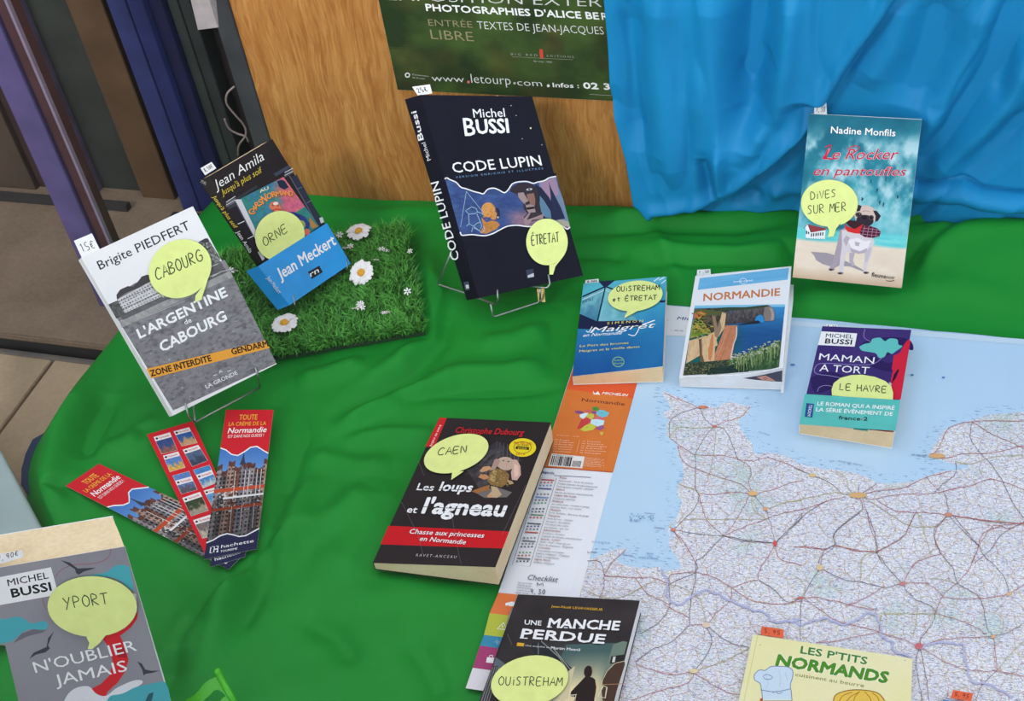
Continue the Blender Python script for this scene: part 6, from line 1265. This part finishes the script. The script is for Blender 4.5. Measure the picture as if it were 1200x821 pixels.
note(k12, s12, y4, bubble_pts((384, 428), (186, -2), (6, 126), [(440, 548), (415, 580), (384, 605), (365, 604), (372, 580), (360, 556)], 68, 98), [('YPORT', (270, 438), (455, 416), (-10, -46))], wd=3.6, label='oval yellow-green speech bubble note reading YPORT')
price_tag(k12, s12, y4, [(-30, 215), (92, 193), (97, 222), (-26, 258)], '7,90€', off=.0004, wd=2.6, ink=(60, 60, 60))
# ================================================================== poster on the board
def poster_y(x, z):
    # taped flat at the left, pushed forward by the book corner behind it
    t = min(max((x + .64) / .20, 0), 1); t = t * t * (3 - 2 * t); b = min(max((.36 - z) / .16, 0), 1); b = b * b * (3 - 2 * b)
    return 0.5035
PS = WallField(poster_y)
pr = empty('poster', PS.at((466, 105)), 'dark green exhibition poster with white lettering taped to the wood board', 'poster')
nu, nv = 40, 24
pq = [np.array(p, float) for p in ((405, -180), (840, -160), (840, 124.5), (466, 105))]
pts = [(pq[0] * (1 - a) + pq[1] * a) * (1 - b) + (pq[3] * (1 - a) + pq[2] * a) * b for b in np.linspace(0, 1, nv + 1) for a in np.linspace(0, 1, nu + 1)]
V = [PS.at(p) for p in pts]; F = [(j * (nu + 1) + i, j * (nu + 1) + i + 1, (j + 1) * (nu + 1) + i + 1, (j + 1) * (nu + 1) + i) for j in range(nv) for i in range(nu)]
sh_ = mesh_obj('poster_sheet', V, F, M['paper'], pr, smooth=True); sm = sh_.modifiers.new('t', 'SOLIDIFY'); sm.thickness = .0003; sm.offset = 0
P = Print(PS, (1, 0, 0), .0005)
P.quadgrid([tuple(p) for p in pq], 130, 90, lambda u, v: mixa(mixa((40, 56, 32), (70, 92, 44), np.clip(fbm(u * 9, v * 9, 3) * 2.2 - .7, 0, 1)), mixa((92, 100, 48), (44, 34, 28), fbm(u * 7, v * 7, 12) * 1.6 - .3), np.clip(fbm(u * 12 + 3, v * 8, 7) * 2.4 - 1.1, 0, 1)))
P.c = (.25, 440, 0)
WT = (222, 222, 222)
P.text('EXPOSITION EXTÉRIEURE', (60, 0), (1350, 42), (-3, -44), (206, 206, 204), -.012); P.text("PHOTOGRAPHIES D'ALICE BE", (238, 50), (1050, 91), (-6, -32), (236, 236, 236), .05); P.text('RTRAND', (1062, 92), (1290, 104), (-6, -32), (236, 236, 236), .035)
P.text('ENTRÉE', (250, 120), (456, 130), (-5, -30), (150, 138, 108), -.008); P.text('LIBRE', (262, 182), (462, 194), (-8, -44), (150, 138, 108), -.008); P.text('TEXTES DE JEAN-JACQUES', (480, 135), (1072, 162), (-6, -36), WT, -.012)
P.text('B I G   R E D', (635, 258), (760, 264), (-1, -10), (150, 150, 140)); P.text('1', (772, 272), (788, 273), (-4, -42), (206, 70, 60), .0); P.text('E D I T I O N S', (804, 266), (930, 272), (-1, -10), (150, 150, 140)); P.line([(640, 266), (925, 280)], 1.2, (150, 150, 140)); P.text('for ever 1944', (740, 290), (826, 295), (0, -8), (170, 170, 160), 0, .3)
for a in range(5): P.line([(150 + 11 * math.cos(a * 1.257 - 1.57), 352 + 11 * math.sin(a * 1.257 - 1.57)), (150 + 11 * math.cos(a * 1.257 - .3), 352 + 11 * math.sin(a * 1.257 - .3))], 5, (226, 226, 226))
P.text('Commune', (172, 352), (250, 360), (-1, -7), (190, 190, 186)); P.text('de Rouen', (174, 366), (232, 372), (-1, -7), (190, 190, 186))
P.text('www', (266, 380), (418, 386), (-6, -30), WT, -.008); P.ell((436, 384), (7, 0), (0, 7), (216, 110, 110), 10); P.text('letourp', (450, 388), (636, 397), (-6, -42), WT, -.008); P.ell((652, 390), (6, 0), (0, 6), (190, 190, 186), 10); P.text('com', (666, 400), (782, 405), (-6, -30), WT, -.008)
P.ell((810, 402), (7, 0), (0, 7), (226, 226, 226), 10); P.text('Infos :', (832, 408), (955, 412), (-3, -20), (232, 232, 232), .035); P.text('02 35 55 21 45', (975, 414), (1420, 436), (-4, -28), (236, 236, 236), .07); P.line([(1005, 442), (1120, 448)], 1.6, (170, 170, 160))
P.build('poster_print', pr)
# white tag standing up at the top of the navy hardback
stg = Plane(s3.p - s3.n * .006, s3.n)
price_tag(k3, stg, c7, [(65, 33), (124, 25), (132, 55), (84, 62)], '25€', off=.0, wd=2.4)

# ================================================================== bookmarks
M['card'] = M['white']
def bookmark_root(q, z, lb):
    s = Plane(np.array([0, 0, z]), (0, 0, 1)); Q = [s.at(p) for p in q]
    r = empty('bookmark', Q[3], lb, 'bookmark', 'tourist bookmarks fanned out on the cloth'); slab('card', q, s, (1, 0, 0), 0, .0004, M['card'], r); return r, s
def uvp(q):
    q = [np.array(p, float) for p in q]; return lambda u, v: tuple((q[0] * (1 - u) + q[1] * u) * (1 - v) + (q[3] * (1 - u) + q[2] * u) * v)
def harbour(u, v, seed=0):
    sky = mixa((66, 116, 190), (110, 156, 210), v * 3); t = np.abs(v - .5) * 2
    vr = np.where(v > .53, 1.06 - v, v)
    n = fbm(u * 14, vr * 40, seed); hs = ((u * 7 + fbm(u * 3, v * 0 + 1, 2)).astype(int)) % 5
    pal = np.array([(142, 134, 138), (96, 90, 94), (160, 132, 120), (116, 78, 66), (126, 122, 132)])[hs].astype(float)
    win = ((np.floor(u * 26) % 2) == 0) & ((np.floor(vr * 46) % 2) == 0)
    b = np.where(win[..., None], pal * .4, pal) * (.7 + .6 * n)[..., None]
    b = np.where(((fbm(u * 22, vr * 50, 9) > .66) & (vr > .4))[..., None], np.array((214, 208, 204.)), b)
    b = mixa(b, (190, 76, 46), ((np.abs(v - .44) < .018) | (np.abs(v - .62) < .012)).astype(float)); b = mixa(b, (226, 226, 230), (np.abs(v - .52) < .008).astype(float) * (u > .2))
    b = b * np.where(v > .53, .72, 1.0)[..., None]
    roof = np.array([.17, .23, .14, .2, .16])[hs] + .04 * np.abs(((u * 7) % 1) - .5); b = np.where((v < roof + .05)[..., None], np.array((96, 60, 52.)) * (.7 + .6 * n)[..., None], b)
    return mixa(sky, b, (v > roof).astype(float))
def front_card(q, z, lb, seed, tail=True):
    r, s = bookmark_root(q, z, lb); P = Print(s, (1, 0, 0), .0005); f = uvp(q)
    P.quadgrid([f(0, 0), f(1, 0), f(1, 1), f(0, 1)], 2, 4, flat3((206, 36, 48)))
    P.quadgrid([f(0, .25), f(1, .25), f(1, .93), f(0, .93)], 60, 110, lambda u, v: harbour(u, v, seed))
    P.poly([f(.48, .33), f(.5, .27), f(.52, .33), f(.56, .38), f(.44, .38)], (60, 66, 84))
    for x in (.38, .58, .66, .82, .9): P.line([f(x, .42), f(x + .02, .62)], .7, (216, 214, 214))
    for x in (.4, .6, .84): P.line([f(x, .66), f(x + .02, .84)], .6, (170, 166, 170))
    P.poly([f(0, .25)] + [f(a, .285 - .03 * math.cos(a * 9)) for a in (0, .12, .25, .38, .5, .62, .75, .88, 1)] + [f(1, .2), f(0, .2)], (206, 36, 48)); P.line([f(a, .285 - .03 * math.cos(a * 9)) for a in (0, .12, .25, .38, .5, .62, .75, .88, 1)], 1.4, (238, 238, 240))
    P.poly([f(a, .87 + .02 * math.cos(a * 9)) for a in (0, .12, .25, .38, .5, .62, .75, .88, 1)] + [f(1, 1), f(0, 1)], (38, 40, 74)); P.line([f(a, .87 + .02 * math.cos(a * 9)) for a in (0, .12, .25, .38, .5, .62, .75, .88, 1)], 1.4, (232, 232, 240))
    def T(t, u0, u1, v, h, co, bo=0, sh=0): a, b, c = f(u0, v), f(u1, v), f(u0, v - h); P.text(t, a, b, (c[0] - a[0], c[1] - a[1]), co, bo, sh)
    T('TOUTE', .30, .68, .068, .035, (236, 180, 60), .02); T('LA CRÈME DE LA', .1, .88, .108, .025, (236, 180, 60), .01); T('Normandie', .1, .9, .158, .036, (242, 242, 242), .025, .2); T('EST DANS NOS GUIDES !', .12, .86, .19, .02, (242, 230, 230), .005)
    T('hachette', .3, .92, .945, .022, (238, 238, 242), .01); T('TOURISME', .3, .62, .975, .014, (238, 238, 242), .02)
    W = (238, 238, 242); P.line([f(.1, .925), f(.1, .965), f(.14, .965)], 1.1, W); P.line([f(.17, .965), f(.17, .925), f(.13, .925)], 1.1, W); P.line([f(.17, .945), f(.24, .945)], 1.1, W); P.line([f(.24, .965), f(.24, .925), f(.2, .925)], 1.1, W); P.line([f(.22, .965), f(.26, .965)], 1.1, W)
    P.build('card_print', r)
    return r
front_card([(116, 543), (77, 569), (262, 668), (300, 640)][::1] and [(77, 569), (116, 543), (303, 631), (268, 667)], .0135, 'leftmost bookmark, red-headed with a harbour photo, slanting down to the right', 2)
# hidden card whose dark end peeks out
qh = [(271, 500), (312, 498), (287, 652), (246, 664)]
r_, s_ = bookmark_root(qh, .0142, 'mostly hidden bookmark, only its navy end shows under the upright red-headed one'); P = Print(s_, (1, 0, 0), .0005); P.quadgrid(qh, 3, 10, flat3((38, 40, 74))); P.text('hachette', (252, 657), (282, 648), (-1, -4), (238, 238, 242), .02); P.build('card_print', r_)
# the red back with the grid of little book covers
qb = [(172, 509), (226, 493), (292, 640), (242, 652)]
r_, s_ = bookmark_root(qb, .0150, 'middle bookmark, red with two columns of small guidebook pictures'); P = Print(s_, (1, 0, 0), .0005); P.quadgrid(qb, 2, 6, flat3((208, 34, 46)))
P.c = bmc; rr = random.Random(2)
tiles = [[(62, 172), (140, 150), (176, 235), (100, 254)], [(158, 145), (232, 125), (272, 200), (198, 216)], [(107, 262), (180, 242), (214, 318), (140, 340)], [(202, 233), (276, 210), (322, 285), (248, 314)], [(152, 358), (232, 336), (272, 425), (196, 446)], [(252, 330), (330, 306), (368, 390), (300, 418)], [(200, 465), (285, 436), (326, 525), (243, 552)], [(303, 430), (372, 410), (402, 490), (345, 510)], [(252, 572), (336, 545), (372, 640), (297, 660)]]
pals = [((60, 80, 130), (140, 92, 80)), ((50, 90, 150), (190, 150, 110)), ((90, 130, 190), (216, 170, 80)), ((80, 100, 130), (60, 70, 90)), ((96, 130, 190), (90, 84, 92)), ((70, 130, 190), (180, 190, 190)), ((60, 70, 50), (160, 150, 130)), ((90, 150, 200), (170, 150, 140)), ((120, 110, 110), (190, 176, 160))]
for i, (q, pl) in enumerate(zip(tiles, pals)):
    P.quadgrid(q, 16, 16, lambda u, v, i=i, pl=pl: mixa(pl[0], pl[1], np.clip((v - .55) * 4 + (fbm(u * 6, v * 6, i) - .5) * 3, 0, 1)) * (.8 + .4 * fbm(u * 12, v * 12, i + 5))[..., None])
    g = uvp(q); v0 = 0.0 if i not in (4, 5) else .28
    P.quadgrid([g(0, v0), g(1, v0), g(1, v0 + .25), g(0, v0 + .25)], 1, 1, flat3((232, 230, 232))); a, b, c = g(.28, v0 + .18), g(.9, v0 + .18), g(.28, v0 + .06); P.text('Normandie', a, b, (c[0] - a[0], c[1] - a[1]), (206, 60, 60), .02); P.ell(g(.14, v0 + .12), (7, 0), (0, 5), (40, 40, 44), 8)
    P.line([g(0, 0), g(1, 0), g(1, 1), g(0, 1)], 1.5, (222, 214, 214), closed=True)
P.build('card_print', r_)
front_card([(265, 480), (320.5, 480), (301, 643), (239, 655)], .0162, 'rightmost bookmark, upright and uncovered, red-headed with a harbour photo', 6)

# ================================================================== wire stands
def stand(paths, r, lb, loc):
    root = empty('wire_book_stand', loc, lb, 'book stand')
    for nm, P_ in paths: tube(nm, [P_], r, M['steel'], root)
    return root
def S(s, off): return lambda p: s.at(p, off)
def Z(z): return lambda p: onz(p, z)
# stand of the white-topped book
a1 = S(s1, .003); z1 = Z(.016)
n_ = s1.n; ft = lambda p, k: s1.at(p, .003)
P1 = [a1((217, 472)), s1.at((221, 487), .003), s1.at((223, 493), -.02) * 0 + onz((228.5, 494.5), .026)]
P2 = [a1((299, 430)), a1((303, 441)), onz((304.5, 454), .026)]
bkL = onz((228.5, 494.5), .026) - np.array([.0, -.09, .008]); bkR = onz((304.5, 454), .026) - np.array([.0, -.09, .008])
stand([('prong', P1), ('prong', P2), ('front_bar', [P1[-1], P2[-1]]),
       ('side_wire', [P1[-1], onz((228.5, 494.5), .026) + np.array([-.045, .075, -.012]), s1.at((150, 400), -.018)]), ('side_wire', [P2[-1], onz((304.5, 454), .026) + np.array([-.045, .075, -.012]), s1.at((235, 330), -.018)]), ('back_rest', [s1.at((150, 400), -.018), s1.at((180, 300), -.018), s1.at((235, 330), -.018)])],
      .0013, 'galvanised wire stand under the white-topped grey beach book', onz((260, 480), .015))
# stand of the navy hardback
g = lambda p, z=.014: onz(p, z)
stand([('side_wire', [s3.at((531, 290), -.034), g((513, 333), .016), g((544, 343), .018), g((581, 357), .02), s3.at((583.5, 351), .004), s3.at((583, 339), .004)]),
       ('front_bar', [s3.at((575, 356), -.012), g((577.5, 371.5), .014), g((633, 353.5), .014), s3.at((633, 337.5), -.010)]),
       ('side_wire', [s3.at((610, 330), -.03), s3.at((621, 335), -.012), s3.at((641, 337.3), .003), s3.at((644.5, 333), .004), s3.at((642.5, 321.5), .004)]),
       ('back_rest', [s3.at((531, 290), -.034), s3.at((545, 200), -.034), s3.at((610, 190), -.034), s3.at((610, 330), -.03)])],
      .0014, 'galvanised wire stand under the navy hardback, its base loop on the green cloth', g((577, 371)))
slab('clip', [(629, 338), (638, 337.5), (639, 354), (631, 353)], Plane(g((634, 354), .013), (0, -1, 1)), (1, 0, 0), -.002, .0004, plain('brass_strip', (150, 130, 80), .35, .05, 60, .5, .7), [o for o in COL.objects if o.name.startswith('wire_book_stand')][-1])
# stand of the black pocket book on the grass
stand([('prong', [s2.at((406, 304), .0035), s2.at((407.5, 316), .0035), s2.at((404, 318), -.014)]), ('prong', [s2.at((343.5, 345), .0035), s2.at((346, 359), .0035), s2.at((340, 358), -.022)]),
       ('base_wire', [s2.at((404, 318), -.014), s2.at((372, 330), -.03), s2.at((340, 358), -.022)]), ('back_rest', [s2.at((404, 318), -.014), s2.at((330, 230), -.022), s2.at((290, 250), -.022), s2.at((340, 358), -.022)])],
      .0012, 'small wire stand under the black pocket book, almost lost in the grass', onz((345, 375), .02))

# ================================================================== artificial grass mat with daisies
gq = [np.array([-.905, .322]), np.array([-.652, .424]), np.array([-.552, .216]), np.array([-.800, .112])]
gr = empty('grass_mat', (gq[3][0], gq[3][1], .007), 'square of artificial grass dotted with white daisies, between the two leaning books', 'artificial grass')
V, F = hexa([np.array([p[0], p[1], .0125]) for p in gq], [np.array([p[0], p[1], .0075]) for p in gq]); mesh_obj('mat_backing', V, F, plain('dark_green_backing', (22, 54, 24), .9, .2, 200), gr)
NB = 21000
u = rng.random(NB); v = rng.random(NB)
bx_ = (gq[0][None] * (1 - u)[:, None] + gq[1][None] * u[:, None]) * (1 - v)[:, None] + (gq[3][None] * (1 - u)[:, None] + gq[2][None] * u[:, None]) * v[:, None]
an = rng.random(NB) * 2 * math.pi; clump = (fbm(bx_[:, 0] * 60 + 200, bx_[:, 1] * 60 + 200, 4, 2) - .5) * 2
L = .012 + .014 * rng.random(NB) + clump * .003; W = .0007 + .0005 * rng.random(NB)
lean_a = an + clump * 2; ln = .35 + .8 * rng.random(NB)
edge = np.minimum(np.minimum(u, 1 - u), np.minimum(v, 1 - v)); out = np.where(edge < .02, .8, 0)
dirx = np.cos(lean_a) * ln + out * np.where(np.minimum(v, 1 - v) < .02, np.where(v > .5, .2, -.2), 0); diry = np.sin(lean_a) * ln - out * np.where(v > .98, .5, 0)
sxv = -np.sin(an) * W; syv = np.cos(an) * W
b0 = np.c_[bx_[:, 0], bx_[:, 1], np.full(NB, .012)]
mid = b0 + np.c_[dirx * L * .25, diry * L * .25, L * .55]; tip = b0 + np.c_[dirx * L * .8, diry * L * .8, L * .8]
side = np.c_[sxv, syv, np.zeros(NB)]
VV = np.stack([b0 - side, b0 + side, mid + side * .8, mid - side * .8, tip], 1).reshape(-1, 3)
i0 = np.arange(NB) * 5
Fq_ = np.stack([i0, i0 + 1, i0 + 2, i0 + 3], 1).tolist(); Ft_ = np.stack([i0 + 3, i0 + 2, i0 + 4], 1).tolist()
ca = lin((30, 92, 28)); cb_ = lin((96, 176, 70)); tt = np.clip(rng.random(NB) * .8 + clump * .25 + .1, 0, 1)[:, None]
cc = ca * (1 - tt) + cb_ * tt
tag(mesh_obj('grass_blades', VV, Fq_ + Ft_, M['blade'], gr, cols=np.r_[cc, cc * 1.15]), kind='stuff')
M['petal'] = plain('white_petals', (226, 224, 226), .7, .04, 200, .2); M['pollen'] = plain('orange_yellow_centre', (214, 156, 50), .8, .12, 900, .2, 0, .4)
def daisy(p, rx_, ry_, z, npet, tilt, rotz=0.0, centre=True):
    c = onz(p, z); mpp = np.linalg.norm(onz((p[0] + 1, p[1]), z) - c); R = rx_ * mpp
    ax = Matrix.Rotation(tilt, 3, 'X') @ Matrix.Rotation(rotz, 3, 'Z'); V = []; F = []
    for k in range(npet):
        a = 2 * math.pi * k / npet + random.uniform(-.08, .08); rl = R * random.uniform(.9, 1.05); w = R * .19; zz = random.uniform(-.03, .05) * R; b = len(V)
        for (r_, ww, h) in ((.18, .5, .0), (.5, .9, .10), (.8, 1.0, .08), (.97, .45, .0)):
            for sg in (-1, 1): V.append(ax @ Vector((math.cos(a) * rl * r_ - math.sin(a) * w * ww * sg, math.sin(a) * rl * r_ + math.cos(a) * w * ww * sg, h * R + zz)))
        for j in range(3): F.append((b + 2 * j, b + 2 * j + 1, b + 2 * j + 3, b + 2 * j + 2))
    o = mesh_obj('daisy', [c + np.array(v) for v in V], F, M['petal'], gr)
    if centre:
        V = []; F = []; rr_ = R * .3
        for j in range(4):
            for k in range(12): V.append(ax @ Vector((math.cos(k * math.pi / 6) * rr_ * math.cos(j * .45), math.sin(k * math.pi / 6) * rr_ * math.cos(j * .45), R * .08 + rr_ * .6 * math.sin(j * .45))))
        for j in range(3):
            for k in range(12): F.append((j * 12 + k, j * 12 + (k + 1) % 12, (j + 1) * 12 + (k + 1) % 12, (j + 1) * 12 + k))
        F.append(tuple(36 + k for k in range(12)))
        mesh_obj('flower_centre', [c + np.array(v) for v in V], F, M['pollen'], o, smooth=True)
    return o
daisy((333.5, 378.5), 16, 9, .033, 18, .05); daisy((423.5, 319.5), 15.5, 13, .036, 18, .55, .3); daisy((420.5, 271), 14.5, 9, .034, 17, .1, .1)
def floret(p, n, z=.032):
    for i in range(n):
        q = (p[0] + random.uniform(-5, 5), p[1] + random.uniform(-3, 3)); daisy(q, random.uniform(3.4, 5.5), 3, z + random.uniform(-.002, .002), 6, random.uniform(-.8, .8), random.uniform(0, 3), False)
for p, n in (((449, 293), 4), ((421, 357), 4), ((442, 304), 1), ((450, 363.5), 2), ((395, 277), 2), ((406, 290), 3), ((478, 292), 1), ((473, 339), 1), ((417, 361), 1), ((275, 318), 2), ((287, 330), 1), ((298, 412), 1)): floret(p, n)

# ================================================================== bright green plastic piece at the bottom edge
gp = empty('plastic_toy_chair', onz((262, 830), .012), 'bright green plastic toy chair back poking up at the bottom edge of the cloth', 'toy')
GM = plain('lime_green_plastic', (60, 176, 12), .35, .03, 40, .5)
pl = Plane(onz((262, 830), .02), (.15, -.75, .65))
gc_ = (.11667, 180, 740)
side_ = [(280, 760), (330, 680), (400, 640), (450, 590), (500, 525), (560, 480), (625, 452), (650, 445), (690, 470), (760, 600), (830, 740), (720, 760), (700, 720), (665, 700), (690, 665), (725, 645), (700, 615), (668, 590), (640, 582), (600, 592), (560, 640), (500, 690), (440, 760)]
slab('side_panel', side_, pl, gc_, .0, .0022, GM, gp)
tube('rail', [[pl.at(crop_px(gc_, (644, 408)), .001), pl.at(crop_px(gc_, (880, 830)), .001)]], .0036, GM, gp, seg=14)
tip_ = pl.at(crop_px(gc_, (642, 402)), .001); bm = bmesh.new(); bmesh.ops.create_uvsphere(bm, u_segments=14, v_segments=8, radius=.0040)
me = bpy.data.meshes.new('rail_knob'); bm.to_mesh(me); bm.free(); me.materials.append(GM); kb = bpy.data.objects.new('rail_knob', me); COL.objects.link(kb); kb.parent = gp; kb.location = Vector(tip_.tolist()) - world_loc(gp)
for p in me.polygons: p.use_smooth = True
